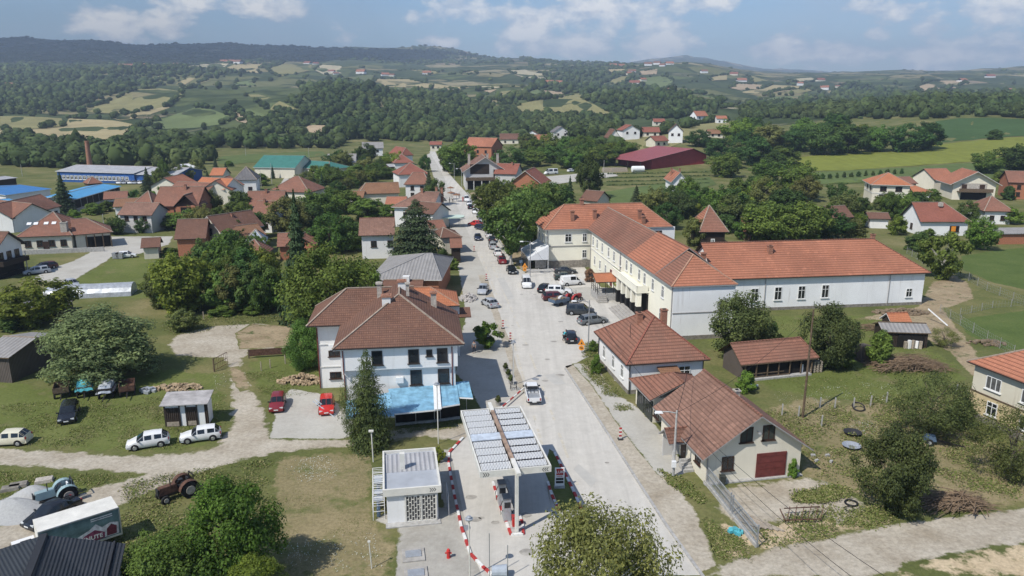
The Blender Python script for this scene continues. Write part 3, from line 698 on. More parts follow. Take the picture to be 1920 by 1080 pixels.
# porch on the street side
roof_mb(MB(), -2.1, 1.2, 3.6, 6.2, 2.35, 1.0, 'x', 0, 0).build('porch_roof', ['tile_brown', 'grey_trim', 'tile_dull'], g)
MB().box((-1.5, 3.9, 1.2), (.12, .12, 2.4)).build('porch_post', 'grey_plaster', g); MB().box((-.85, 6.0, 1.2), (1.7, .12, 2.4)).build('porch_wall', 'grey_plaster', g)
st = MB()
for k in range(4): st.box((-.55 - .0, 3.35 - k*.3, .42 - k*.1), (1.0, .32, .84 - k*.2))
st.build('steps', 'concrete_grey', g)
gh.door('l', 4.9, 1.0, 2.1)
# annex between the two houses
an = thing('garage_annex', 'low annex with double garage doors between hip roof house and gabled house', 'outbuilding', tuple(P(1222, 792)), R(101))
MB().box((2.6, -3.2, 1.4), (5.4, 6.2, 2.8)).build('wall', 'cream_plaster', an)
roof_mb(MB(), -.6, 5.9, -7, .6, 2.8, 1.75, 'x', 0, .9).build('roof', ['tile_dull', 'grey_trim', 'tile_dull'], an)
for k, u in enumerate((1.1, 3.55)):
    d = MB().box((u, -.03, 1.15), (2.1, .14, 2.3), mi=0)
    for i in range(4): d.box((u - .75 + i*.5, .06, 1.4), (.36, .04, 1.2), mi=1)
    d.build('garage_door', ['pale_wood' if k == 9 else 'shutter', 'glass'], an)
win_obj(an, (-1.2, .02, 1.1), math.pi, 1.3, 1.2, 'brown')
# --- hip roofed house
o = P(1177, 739)
hh = House('hip_roof_house', 'square white house with steep hipped tile roof beside the car park', (o.x, o.y), R(10.5), 9.3, 11.9, 3.85, 4.1, 'y', 1, 1, .55, 'white_plaster', 'tile_dull', 'dark_trim', 'tile_red', plinth=.5)
h = hh.root
hh.win('l', [2.2, 5.6, 9.4], 1.3, .95, 1.6, 'white'); hh.win('f', [6.9], 1.35, 1.5, 1.75, 'white'); hh.pipe(.1, -.12, 'dark_trim'); hh.pipe(9.2, -.12, 'dark_trim'); hh.pipe(-.1, 11.6, 'dark_trim')
MB().box((4.7, -.75, 2.95), (2.5, 1.6, .10), rx=.25).build('door_canopy', 'tile_ochre', h); hh.door('f', 4.4, 1.1, 2.1)
hh.chim(3.3, 6.1, 8.0, .7, 'chimney_brick', 5.5); hh.chim(7.1, 7.6, 7.8, .7, 'chimney_brick', 5.2)
MB().tube([(1.6, 4.4, 4.5), (1.6, 4.4, 7.2)], .03, 5).build('aerial', 'iron', hh.roof)

# --- pale yellow town hall with three wings and the long white hall behind it
eY = 8.0
C0, C1 = P(1259, 538, eY), P(1103, 430, eY); fv = (C1 - C0); FL = math.hypot(fv.x, fv.y); ra = math.atan2(fv.y, fv.x); rz1 = ra - math.pi/2
th_ = thing('town_hall', 'long pale yellow two storey building with red tile roofs facing the car park', 'public building', (C0.x, C0.y, 0), rz1)
cu, su = math.cos(rz1), math.sin(rz1)
def locT(p):
    d = Vector((p[0] - C0.x, p[1] - C0.y)); return d.x*cu + d.y*su, -d.x*su + d.y*cu
# local frame: x to the east, y along the facade to the north, roof edge at x=0
wN0 = locT(P(1018, 430, eY)); wNE = locT(P(1262, 425, eY)); wNb = locT(P(1000, 415, eY))
yN = (wN0[1] + FL)/2; xA, xB, dN = wN0[0], wNE[0], 10.6
bw = MB(); bw.box((.5 + 4.6, FL/2, eY/2), (9.2, FL - 1, eY)); bw.build('wall', 'pale_yellow', th_)
MB().box(((xA + xB)/2, yN + dN/2, eY/2), (xB - xA - 1, dN - 1, eY)).build('north_wing_wall', 'pale_yellow', th_)
MB().box((20, yN + .72, 4.0), (xB - 20.6 + .1, .5, 7.99), mi=0).build('white_wall', 'white_plaster', th_) if False else None
yo0 = locT(P(1217, 510, eY))[1]; yo1 = locT(P(1175, 480, eY))[1]
roof_mb(MB(), 0, 10.4, yo1, yN + 4, eY, 3.7, 'y', 0, 0).build('roof', ['tile_dull', 'grey_trim', 'mortar'], th_)
roof_mb(MB(), -.05, 10.6, yo0 - 2.0, yo1 + .02, eY + .06, 3.9, 'y', 0, 0).build('roof', ['tile_orange', 'grey_trim', 'tile_dull'], th_)
roof_mb(MB(), 0, 9.9, 0, yo0 - 1.9, eY, 3.45, 'y', 1, 0, fm={'N': 0, 'W': 3, 'E': 3}).build('roof', ['tile_dull', 'grey_trim', 'ochre_mortar', 'tile_orange'], th_)
rN = roof_mb(MB(), xA, xB, yN, yN + dN, eY, 4.3, 'x', 1, 1).build('north_wing_roof', ['tile_orange', 'grey_trim', 'ochre_mortar'], th_)
for x, y, z1 in ((xA + 6.3, yN + 2.0, 11.3), (xA + 11.0, yN + 2.2, 11.4), (xA + 9.0, yN + 5.3, 13.2), (xA + 20.5, yN + 2.1, 11.2)): chim(rN, x, y, z1 - 1.9, z1, .7, 'chimney_brick')
chim(rN, xA + 21, yN + 1.0, 8.2, 10, .7, 'chimney_brick')
# south end wall in white, stone plinth, string courses
MB().box((5.1, .42, eY/2), (9.24, .2, eY - .02)).build('south_wall', 'peeling_white', th_)
MB().box((5.1, .30, 4.0), (9.3, .10, .14)).build('string_course', 'grey_trim', th_)
MB().box((.45, FL*.62, 4.35), (.12, FL*.74, .14)).build('string_course', 'white_trim', th_)
MB().box(((xA + wN0[0] + 9.7)/2 + .1, yN + .43, 4.5), (9.6, .12, .14)).build('string_course', 'grey_trim', th_)
MB().box((xA + 5.1, yN + .42, .75), (9.7, .25, 1.5)).build('plinth', 'stone_base', th_)
MB().box((5.1, .40, .3), (9.4, .3, .6)).build('plinth', 'stone_base', th_)
MB().box((xA + 22.5, yN + .40, 5.5), (10.2, .2, 4.9)).build('white_wall', 'bright_white', th_)
for x in (xA + 20.0, xA + 23.9): win_obj(th_, (x, yN + .29, 5.3), 0, 1.8, 1.9, 'dark')
for x, z_ in ((xA + 5.2, 5.3), (xA + 8.6, 5.3), (xA + 8.6, 1.9)): win_obj(th_, (x, yN + .49, z_), 0, 1.35 if x < xA + 7 else .9, 1.7, 'white')
for k in range(2): win_obj(th_, (xA + .49, yN + 3 + k*4, 5.2), -math.pi/2, 1.2, 1.7, 'white')
fw = [(622, 370), (660, 392), (700, 420), (745, 455), (785, 485), (835, 520), (875, 555), (905, 580), (970, 625), (1003, 655), (1080, 700), (1145, 755)]
for px_, py_ in fw:
    q = locT(P(960 + px_/4, 360 + py_/4, 6.1)); win_obj(th_, (.49, q[1] + .6, 5.2), -math.pi/2, 1.05, 1.8, 'white')
for y_ in (3.0, 5.2, FL - 4, FL - 8, FL - 12, FL - 20): win_obj(th_, (.49, y_, 1.6), -math.pi/2, 1.05, 1.7, 'white')
for y_ in (.6, FL*.55, FL - .8): MB().tube([(.38, y_, 7.8), (.38, y_, 0)], .08, 6).build('downpipe', 'grey_trim', th_)
MB().tube([(xA + .9, yN + .4, 7.8), (xA + .9, yN + .4, 0)], .09, 6).build('downpipe', 'grey_trim', th_)
# arcade: piers with black lower half under a balcony
yb0, yb1 = locT(P(1232, 610, 2))[1] + 1.0, locT(P(1170, 545, 4))[1] + .5
yb0, yb1 = 10.8, 24.5
bal = MB(); bal.box((-.55, (yb0 + yb1)/2, 4.45), (2.1, yb1 - yb0, .25)); bal.box((-1.5, (yb0 + yb1)/2, 5.0), (.16, yb1 - yb0, .9)); bal.box((-.6, yb0 + .08, 5.0), (1.8, .16, .9)); bal.box((-1.5, (yb0 + yb1)/2, 5.5), (.26, yb1 - yb0 + .1, .1)); bal.build('balcony', 'pale_yellow', th_)
MB().box((.46, (yb0 + yb1)/2 - .8, 1.95), (.12, yb1 - yb0 - 2, 3.9)).build('arcade_shade', 'shade_black', th_)  # near-black panel painted for the shade behind the piers
for k in range(5):
    y_ = yb0 + .6 + k*2.65
    pc = MB().box((-1.0, y_, 2.2), (.75, .75, 4.3)); pc.build('pier', 'pale_yellow', th_); MB().box((-1.0, y_, 1.05), (.83, .83, 2.1)).build('pier_cladding', 'black_paint', th_)
st = MB()
for k in range(5): st.box((-3.6 + k*.5, 13.5, .08 + k*.08), (.52, 9.0 , .16 + k*.16))
st.build('steps', 'step_stone', th_)
MB().box((.44, FL*.58, 2.6), (.10, 5.6, 3.4)).build('mural', None or 'mural_green' if 'mural_green' in M else m_plain('mural_green', (.22, .24, .06), .7, var=.7, scale=1.2).name, th_)
d = MB().box((.44, FL*.58 + 4.2, 1.7), (.10, 1.3, 3.0)); d.build('door', 'rust_red', th_)
# iron framed porch with tiled roof
pc = thing('entrance_porch', 'iron framed porch with small orange tile roof at the yellow building entrance', 'porch', (C0.x, C0.y, 0), rz1)
yp = locT(P(1155, 520, 3.6))[1]
yp = 22.6
rp = roof_mb(MB(), -4.9, -.2, yp - .2, yp + 4.6, 3.4, 1.0, 'x', 0, 0).build('roof', ['tile_bright', 'dark_trim', 'ochre_mortar'], pc)
MB().box((-2.5, yp + 2.2, .6), (4.3, 4.2, 1.2)).build('platform', 'concrete_grey', pc)
ir = MB()
for x in (-4.5, -3.1, -1.7, -.5):
    for y_ in (yp + .2, yp + 4.2): ir.box((x, y_, 2.3), (.09, .09, 2.25))
for y_ in (yp + .2, yp + 1.5, yp + 2.8, yp + 4.2): ir.box((-4.5, y_, 2.3), (.09, .09, 2.25))
for z_ in (1.9, 2.2): ir.box((-4.5, yp + 2.2, z_), (.05, 4.1, .05)); ir.box((-2.5, yp + .2, z_), (4.1, .05, .05))
ir.build('iron_frame', 'iron', pc)
s_ = MB()
for k in range(4): s_.box((-3.9, yp - .25 - k*.32, (1.0 - k*.25)/2), (1.6, .34, 1.0 - k*.25))
s_.build('steps', 'step_stone', pc)
# white tent on the west side of the north wing
tn = thing('party_tent', 'white fabric tent with pitched roof beside the pale yellow building', 'tent', (C0.x, C0.y, 0), rz1)
tb = MB(); x0_, x1_, y0_, y1_ = xA - 3.3, xA + .8, yN - 1.6, yN + 8
tb.poly([(x0_, y0_, 2.7), (x1_, y0_, 5.0), (x1_, y1_, 5.0), (x0_, y1_, 2.7)]); tb.poly([(x0_, y0_, 2.65), (x0_, y1_, 2.65), (x1_, y1_, 4.95), (x1_, y0_, 4.95)])
tb.poly([(x0_, y0_, 2.3), (x0_, y1_, 2.3), (x0_, y1_, 2.7), (x0_, y0_, 2.7)][::-1]); tb.poly([(x0_, y0_, 2.2), (x1_, y0_, 2.2), (x1_, y0_, 5.0), (x0_, y0_, 2.7)])
tb.build('roof', m_plain('tent_fabric', (.66, .67, .68), .6, var=.05).name, tn)
fr = MB()
for x in (x0_ + .1, (x0_ + x1_)/2, x1_ - .1): fr.box((x, y0_ + .1, 1.2), (.09, .09, 2.4))
for k in range(4): fr.box((x0_ + .1, y0_ + .1 + k*3.1, 1.3), (.09, .09, 2.6))
fr.build('frame', 'white_paint', tn)
MB().box(((x0_ + x1_)/2 + .4, y0_ + .06, 1.35), (2.2, .05, 1.6)).build('clear_wall', 'curtain_glass', tn); MB().box((x0_ + .08, (y0_ + y1_)/2, 1.1), (.05, 8.5, 1.9)).build('clear_wall', 'curtain_glass', tn)
MB().box(((x0_ + x1_)/2 + .2, y0_ - .5, .15), (5.5, 2.2, .3)).build('steps', 'concrete_grey', tn)

# --- long white hall
A_, B_ = P(1345, 525, 5.6), P(1746, 511.5, 5.6)
hl = hp('long_hall', 'long white hall with peeling walls and orange tile hip roof', (1340, 524.5), (1746, 511.5), 5.6, 12.2, 4.7, .6, wall='peeling_white', tile='tile_orange', trim='dark_trim', cap='tile_dull', h0=0, h1=1, plinth=.5, cat='hall')
for px_, w_, z_, h_ in ((1387, 1.25, 1.6, 2.2), (1428, 1.25, 1.6, 2.2), (1471, 1.25, 1.7, 2.2), (1514, 1.25, 1.75, 2.2), (1557, 1.25, 1.8, 2.2), (1709, 1.1, 1.4, 1.5)):
    p = P(px_, 580 - (px_ - 1440)*.06, 1.0); q = Vector((p.x - hl.root.location.x, p.y - hl.root.location.y)); c_, s__ = math.cos(hl.root.rotation_euler.z), math.sin(hl.root.rotation_euler.z)
    hl.win('f', q.x*c_ + q.y*s__, z_, w_, h_, 'white')
for u in (8.3, 30.0): hl.pipe(u, -.1, 'grey_trim')
hl.chim(10.6, 4.0, 9.9, .75, 'chimney_brick', 8); hl.chim(30.4, 6.6, 10.9, .6, 'chimney_brick', 9.5)
sm = MB(); sm.box((-2.2, 3.5, 2.7), (5.5, 9, 5.4)); sm.build('link_wall', 'white_plaster', hl.root)
roof_mb(MB(), -6.2, 1.2, -.9, 7.8, 5.5, 3.9, 'y', 1, 0).build('link_roof', ['tile_orange', 'grey_trim', 'tile_dull'], hl.root)
chim(hl.roof, -1.6, 2.2, 7.5, 9.3, .65, 'chimney_brick')

# --- wooden barn, old yellow house, sheds on the east side
wb = hp('wooden_barn', 'long low dark timber barn with sagging orange brown tile roof', (1390, 685), (1536, 671), 2.15, 4.6, 1.9, .55, wall='boards', tile='tile_dull', trim='wood', cap='tile_dull', h0=0, h1=.35, cat='barn')
b = wb.root; Lb = wb.L
MB().box((Lb*.5, -.03, 1.15), (Lb*.9, .08, 2.0)).build('open_front_shade', 'shade_black', b)  # black slab on the boards in place of the shaded barn inside
ps = MB()
for k in range(7): ps.box((.2 + k*(Lb - .4)/6, -.3, 1.1), (.13, .13, 2.2), rz=.1*k)
ps.box((Lb*.3, -.3, .75), (Lb*.55, .07, .09)); ps.box((Lb*.35, -.35, .35), (Lb*.6, .07, .12)); ps.build('posts', 'wood', b)
MB().box((Lb*.45, -.4, .12), (Lb, .8, .24)).build('plinth', 'concrete_grey', b)
o = P(1814, 779); oh = House('old_yellow_house', 'old two storey house, cream above and ochre below, with red tile roof', (o.x + 3.4, o.y - 10.9), R(17.0), 11.0, 11.5, 6.15, 3.6, 'y', 1, 1, .6, 'old_plaster', 'tile_orange', 'dark_trim', 'mortar', plinth=None)
q = oh.root; MB().box((5.5, 5.75, 1.55), (11.1, 11.6, 2.9)).build('lower_wall', 'ochre_plaster', q); MB().box((5.5, 5.75, 3.05), (11.2, 11.7, .14)).build('string_course', 'wood', q)
MB().box((5.5, 5.75, .35), (11.4, 11.9, .7)).build('plinth', 'stone_base', q)
for u in (9.0, 4.9): oh.win('l', [u], 3.85, 1.8, 1.45, 'wide')
win_obj(q, (-.06, 8.7, 1.1), -math.pi/2, 1.25, 1.5, 'white'); win_obj(q, (-.06, 4.9, 1.1), -math.pi/2, 1.25, 1.5, 'white')
ol = hp('open_lean_to', 'weathered grey tin lean-to over a dark open store by the sandy track', (1655, 622), (1747, 625), 2.3, 3.6, .8, .3, wall='dark_boards', tile='asbestos', trim='wood', cap='wood', h0=0, h1=0, cat='shed')
MB().box((ol.L*.62, -.04, 1.0), (ol.L*.6, .1, 1.8)).build('open_front_shade', 'shade_black', ol.root)  # black slab carries the shade of the open store
for k in range(5): MB().box((ol.L*.5 + k*.5, -.3, .5 + .1*(k % 2)), (.35, .4, 1.0 + .2*(k % 3)), rz=.3*k).build('stored_sacks', 'white_plaster' if k % 2 else 'pale_wood', ol.root)
hp('tiled_shed', 'tiny shed roofed in bright orange tiles behind the grey tin lean-to', (1672, 608), (1712, 607), 2.9, 2.6, 1.2, .3, wall='dark_boards', tile='tile_bright', trim='white_trim', cap='tile_orange', h0=0, h1=0, cat='shed')
pv_ = P(1609, 680); MB().box((0, 0, 1.1), (1.5, 1.3, 2.2)).build('plank_outhouse', 'boards'); o_ = bpy.data.objects['plank_outhouse']; o_.location = (pv_.x + .8, pv_.y + .7, 0); o_.rotation_euler = (R(-3), R(2), R(20)); tag(o_, 'leaning grey plank outhouse among the orchard trees', 'outhouse')
# ================================================================== the other houses, near to far
# grey fibre cement hall beside the street
gr = hp('grey_roof_hall', 'low hall under a broad grey corrugated fibre cement roof behind the white house', (690, 524), (828, 525), 4.2, 17.5, 2.6, .6, wall='brick_wall', tile='asbestos', trim='white_trim', cap='asbestos', h0=.9, h1=.3, axis='x', cat='hall')
rs = hp('rear_annex', 'small brick annex with brown tile roof between white house and grey hall', (716, 541), (792, 541), 3.4, 3.4, 1.0, .3, wall='brick_wall', tile='tile_brown', trim='dark_trim', h0=0, h1=0, cat='outbuilding')
MB().box((3.5, 1.5, 4.3), (1.1, .9, 1.6)).build('chimney', 'white_plaster', rs.roof)
pr = hp('pine_house', 'white house with mottled pinkish brown gable roof partly hidden by the big pine', (672, 442), (740, 440.5), 5.2, 9, 3.0, .6, wall='white_plaster', tile='tile_patchy', trim='dark_trim', cap='tile_dull', h0=0, h1=0)
pr.win('f', [2.5, 6], 2.6, 1.2, 1.3, 'brown')
s1 = hp('street_shed', 'brown tiled roadside shelter with deep shade under its eaves', (844, 465), (867, 464.5), 3.3, 5.2, 1.5, .4, wall='dark_boards', tile='tile_dull', trim='dark_trim', cap='tile_dull', h0=0, h1=0, cat='shelter')
s2 = hp('street_shop', 'low dark brown roofed shop on the street beside the pale green awning', (826, 446), (867, 444), 3.8, 7.5, 1.6, .5, wall='old_plaster', tile='tile_brown', trim='dark_trim', h0=.5, h1=1, cat='shop')
s3 = hp('corner_shop', 'orange brown gabled roof beside the pale green awning and the pine', (806, 430), (838, 428), 4.0, 6, 1.6, .4, wall='cream_plaster', tile='tile_dull', trim='white_trim', h0=0, h1=0, cat='shop')
aw = thing('awning', 'pale green awning with rounded end above the street pavement', 'awning', tuple(P(846, 428)), R(8))
ab = MB(); n_ = 9
pts = [(-3.2, 0)] + [(2.2 + 1.6*math.sin(math.pi*k/n_), 0 + 2.5*(1 - math.cos(math.pi*k/n_))) for k in range(n_ + 1)] + [(-3.2, 5)]
ab.prism(pts, 2.6, 2.85); ab.build('cloth', m_plain('green_cloth', (.50, .60, .52), .7, var=.05).name, aw)
for k, (x_, y_) in enumerate(((-2.9, .3), (2.4, .3), (2.4, 4.6), (-2.9, 4.6))): MB().box((x_, y_, 1.3), (.08, .08, 2.6)).build('post', 'steel_grey', aw)
hz_ = hp('corner_inn', 'house with big patterned brown hip roof and orange rear slope by the street', (733, 388), (812, 390), 5.4, 13, 3.4, .7, wall='white_plaster', tile='tile_patchy', trim='white_trim', h0=.9, h1=0, cap='mortar')
hz_.win('f', [3, 7, 10], 2.6, 1.2, 1.4, 'brown'); hz_.chim(6, 6, 9.6, .6); hz_.chim(9.5, 8, 9.8, .6); hz_.chim(10.5, 10, 9.4, .6)
i2 = hp('street_front', 'narrow white fronted house with dark striped gable roof facing the street', (812, 402), (846, 394), 4.4, 8, 2.4, .5, wall='white_plaster', tile='tile_brown', trim='dark_trim', axis='y', h0=0, h1=0)
i2.win('f', [1.2, 3.2], 1.1, 1.0, 1.5, 'white').win('r', [2, 4.5, 6.5], 1.1, 1.2, 1.7, 'white')
hp('orange_wing', 'low wing with orange tile roof joined to the patterned hip roof', (721, 385), (760, 385), 3.6, 8, 2.0, .4, wall='cream_plaster', tile='tile_orange', h0=0, h1=0, cat='outbuilding')

def mid(name, label, A, B, z, depth, rise, wall='white_plaster', tile='tile_dull', axis='x', h0=1, h1=1, wins=None, chim=None, trim='dark_trim', cat='house', ov=.5, sides='f', **k):
    h = hp(name, label, A, B, z, depth, rise, ov, wall=wall, tile=tile, axis=axis, h0=h0, h1=h1, trim=trim, cat=cat, far=True, **k)
    n, zw, ww, hw, sty = wins if wins else (0, 0, 0, 0, '')
    for sd in sides:
        Ls = h.L if sd == 'f' else h.D
        for i in range(n):
            if zw > 3 or z < 4.6: h.win(sd, Ls*(i + .7)/(n + .4), min(zw, z - hw - .3), ww, hw, sty)
            if z > 4.6: h.win(sd, Ls*(i + .7)/(n + .4), 1.0, ww, hw, sty)
    if chim: h.chim(h.L*chim, h.D*.42, z + rise + .5, .6)
    return h
W2 = (3, 3.4, 1.2, 1.4, 'brown'); W1 = (2, 1.1, 1.2, 1.3, 'brown')
# west side
re_ = mid('restaurant', 'long low cream restaurant with rambling brown hip roof and white skylights', (28, 445), (136, 441), 3.5, 15, 4.4, 'cream_plaster', 'tile_dull', wins=(4, 1.1, 1.3, 1.4, 'brown'))
for u in (.12, .25, .45, .6):
    x_ = re_.L*u; y_ = 3.6; MB().box((x_, y_, 3.5 + re_.sl*4.1 + .08), (.9, .9, .08), rx=math.atan(re_.sl)).build('skylight', 'white_paint', re_.roof)
re_.chim(re_.L*.86, 1.2, 6.2, 1.3, 'chimney_plaster', 0); re_.door('f', re_.L*.5, 1.2, 2.2)
rw = mid('restaurant_wing', 'porch wing with brown hip roof at the end of the cream restaurant', (136, 441), (212, 435), 3.4, 9, 3.0, 'cream_plaster', 'tile_dull', h0=0)
for k in range(4): MB().box((rw.L*(.3 + .23*k), -.4, 1.6), (.2, .2, 3.2)).build('post', 'wood', rw.root)
MB().box((rw.L*.62, -.03, 1.4), (rw.L*.7, .1, 2.5)).build('open_front_shade', 'shade_black', rw.root)  # near-black sheet drawn for the shade behind the porch posts
MB().box((8, -3.2, .5), (20, .4, 1.0)).build('garden_wall', 'concrete_grey'); o_ = bpy.data.objects['garden_wall']; o_.location = re_.root.location; o_.rotation_euler = re_.root.rotation_euler; tag(o_, 'low grey garden wall in front of the cream restaurant', 'wall')
ch = mid('balcony_house', 'white gabled house with dark balcony and black ground floor by the lane', (-10, 473), (52, 457), 5.6, 10, 3.2, 'white_plaster', 'tile_brown', 'y', 0, 0, (3, 3.6, 1.2, 1.4, 'brown'), ov=.8)
MB().box((ch.L*.5, -.06, 1.3), (ch.L*.96, .12, 2.5)).build('shop_front', 'shade_black', ch.root); MB().box((ch.L*.5, -.7, 3.0), (ch.L*.98, 1.4, .9)).build('balcony', 'dark_boards', ch.root)
sc_ = mid('school', 'long white building with brown gable roof and dark windows below the blue roofs', (24, 410), (116, 386), 3.7, 10, 3.4, 'white_plaster', 'tile_dull', 'x', 0, 0, (7, 1.2, 1.7, 1.5, 'dark'))
mid('school_wing', 'end wing with pale walls and brown gable roof at the picture edge', (-40, 402), (23, 410), 3.7, 10, 3.2, 'white_plaster', 'tile_dull', 'x', 0, 0, (3, 1.2, 1.7, 1.5, 'dark'))
bs = mid('open_blue_hall', 'long open hall with sky blue sheet roof on concrete posts', (140, 374), (228, 349), 4.2, 11, .9, 'concrete_grey', 'sky_sheet', 'x', 0, 0, trim='white_trim', cat='hall')
for k in range(8): MB().box((bs.L*(k + .5)/8, -.06, 2.6), (bs.L/8 - .5, .1, 2.4)).build('opening_shade', 'shade_black', bs.root)  # near-black panels imitate the shaded inside of the hall
mid('blue_roof_hall', 'flat hall with deep blue sheet roof behind the dark fir', (10, 366), (98, 354), 4.2, 26, 1.0, 'white_plaster', 'blue_sheet', 'x', 0, 0, trim='white_trim', cat='hall')
mid('blue_roof_shed', 'low shed with sky blue roof edge beside the brown roofed school', (-30, 386), (36, 378), 3.4, 9, .7, 'white_plaster', 'sky_sheet', 'x', 0, 0, trim='white_trim', cat='shed')
mid('petrol_shelter', 'open flat roofed shelter on posts at the field edge', (-30, 341), (34, 333), 5, 10, .5, 'dark_boards', 'grey_sheet', 'x', 0, 0, trim='grey_trim', cat='shelter')
fa = mid('blue_factory', 'long royal blue factory with pale grey roof and a row of white windows', (103, 321), (251, 325), 4.3, 22, 1.7, 'blue_wall', 'grey_sheet', 'x', 0, 0, trim='white_trim', cat='factory')
for k in range(16): win_obj(fa.root, (fa.L*(.08 + .055*k), -.01, 1.1), 0, 1.6, 1.7, 'white', True)
fb = mid('blue_workshop', 'shorter royal blue workshop with grey roof beside the long factory', (251, 327), (331, 328), 3.8, 20, 2.0, 'blue_wall', 'grey_sheet', 'x', 0, 0, trim='white_trim', cat='factory')
p = P(170, 322); ck = tag(MB().lathe([(1.25, 0), (.85, 13.5), (.95, 13.6), (.95, 14)], (0, 0, 0), 14).build('factory_chimney', 'chimney_brick', None, 40), 'tall tapering brick chimney behind the blue factory', 'chimney'); ck.location = p
mid('kiosk_pavilion', 'small hip roofed pavilion in front of the blue factory', (165, 345), (193, 343), 2.6, 6, 2.4, 'wood', 'tile_dull', cat='pavilion')
mid('dormer_house', 'big brown gabled house with a front dormer gable and brick ground floor', (285, 387), (371, 387), 5.6, 11, 4.6, 'brick_wall', 'tile_dull', 'x', 0, 0, (3, 3.3, 1.2, 1.4, 'brown'), .6)
d_ = bpy.data.objects['dormer_house']; roof_mb(MB(), 5.5, 12, -1.6, 5.5, 5.6, 3.2, 'y', 0, 0).build('dormer_roof', ['tile_dull', 'dark_trim', 'mortar'], d_); MB().box((8.7, -.5, 2.8), (5.4, 1.6, 5.6)).build('dormer_wall', 'brick_wall', d_)
MB().box((8.7, -1.35, 4.4), (2.6, .1, 2.2)).build('balcony_opening_shade', 'shade_black', d_)  # near-black board stands in for shade in the balcony opening
mid('flat_cottage', 'small white cottage with orange brown roof near the open blue hall', (193, 374), (239, 372), 3.2, 7, 1.9, 'white_plaster', 'tile_dull', 'x', 0, 0, W1)
mid('pale_roof_cottage', 'cottage with pale orange roof behind the patchy tile roof', (211, 388), (271, 386), 3.2, 7, 1.9, 'white_plaster', 'tile_ochre', 'x', 0, 0, W1)
mid('hip_cottage', 'small steep brown hip roof beside the big dormer house', (245, 385), (286, 385), 3.6, 9, 3.6, 'white_plaster', 'tile_dull')
mid('terrace_cottage', 'cottage with patchy orange roofs and a shaded ground floor terrace', (219, 403), (284, 404), 4.6, 8, 2.6, 'grey_plaster', 'tile_patchy', 'x', 0, 0, (3, 3.2, 1.1, 1.2, 'brown'))
mid('lane_house', 'brown roofed house behind the dormer house', (312, 358), (386, 362), 4.2, 9, 2.6, 'cream_plaster', 'tile_dull', 'x', 0, 0, W1)
mid('bright_roof_house', 'white house with vivid orange gable roof beside the village lane', (360, 353), (420, 356), 4.8, 9, 3.2, 'white_plaster', 'tile_bright', 'x', 0, 0, (3, 1.2, 1.2, 1.4, 'white'), trim='white_trim')
mid('twin_roof_house', 'house with faded orange roof behind the vivid orange gable', (338, 350), (372, 342), 4.2, 10, 3.0, 'cream_plaster', 'tile_orange', 'x', 0, 0)
mid('lane_end_house', 'cream house with light red gable roof at the lane bend', (434, 357), (459, 346), 4.6, 9, 3.2, 'cream_plaster', 'tile_orange', 'x', 0, 0, W1)
mid('grey_hip_house', 'white house with grey hip roof near the green sports hall', (436, 338), (482, 337), 5.0, 12, 4.2, 'white_plaster', 'asbestos_dark', wins=(2, 1.2, 1.4, 1.5, 'brown'))
mid('orange_flat_house', 'small block with vivid orange roof among dark firs', (392, 329), (418, 329), 4.8, 8, 2.5, 'cream_plaster', 'tile_bright', 'x', 0, 0)
t = thing('white_tank', 'white cylindrical tank beside the maroon barn porch', 'tank', PY(1196, 318, 350), R(10)); t.location.z = gz(t.location.x, t.location.y); MB().tube([(-3, 0, 1.4), (-2.8, 0, 1.4), (2.8, 0, 1.4), (3, 0, 1.4)], [.9, 1.4, 1.4, .9], 14).build('shell', 'bright_white', t, 40); MB().box((0, 0, .2), (4, 1.6, .4)).build('cradle', 'steel_grey', t)
for px, lb in ((1137, 'pale stacked crate load at the end of the far yard'), (1160, 'wide pale crate load in the far yard beside the white tank')):
    p = G(px, 322); tag(MB().box((0, 0, .9), (4 if px < 1150 else 8, 2.5, 1.8), .1, top=.92).build('crate_load', 'pale_wood'), lb, 'crates').location = p
mid('white_hut', 'plain white hut with white roof in front of the tree belt', (352, 316), (373, 314), 4.2, 9, 1.6, 'bright_white', 'tent_fabric', 'x', 0, 0, cat='hut')
gm = mid('striped_roof_house', 'cream gabled house with dark striped tile roof beside big trees', (368, 430), (413, 437), 4.4, 11, 3.4, 'cream_plaster', 'tile_brown', 'y', 0, 0, trim='white_trim'); gm.win('f', gm.L*.5, 3.4, 1.7, 1.6, 'brown'); gm.chim(gm.L*.62, 5.5, 7.6, .5)
mid('brick_barn', 'orange brick barn with brown roof and a long low lean-to', (326, 449), (386, 447), 4.0, 9, 3.6, 'brick_wall', 'tile_brown', 'x', 0, 0, cat='barn')
mid('lean_to', 'low brown lean-to beside the bins at the lane corner', (263, 465), (300, 463), 2.6, 5, 1.6, 'old_plaster', 'tile_brown', 'x', 0, 0, cat='shed')
mid('long_brown_house', 'long house with dull brown roof and two small chimneys among trees', (457, 387), (530, 386), 4.0, 11, 3.6, 'white_plaster', 'tile_dull', 'x', 0, 0, W1, .5)
b2 = mid('white_end_house', 'white walled house with plain brown roof below the two chimneys', (466, 408), (510, 409), 3.9, 10, 3.6, 'white_plaster', 'tile_dull', 'x', 0, 0, W1, .35)
mid('pyramid_house', 'brown hip roofed house behind the two small chimneys', (502, 359), (580, 361), 4.4, 12, 4.4, 'cream_plaster', 'tile_dull')
mid('tarp_roof_shed', 'shed covered by a pale blue grey tarpaulin among trees', (458, 458), (500, 456), 2.8, 7, 2.6, 'wood', 'tarp_blue' if 'tarp_blue' in M else m_plain('tarp_blue', (.34, .38, .43), .6, var=.2, scale=2).name, 'x', .6, .6, trim='grey_trim', cat='shed')
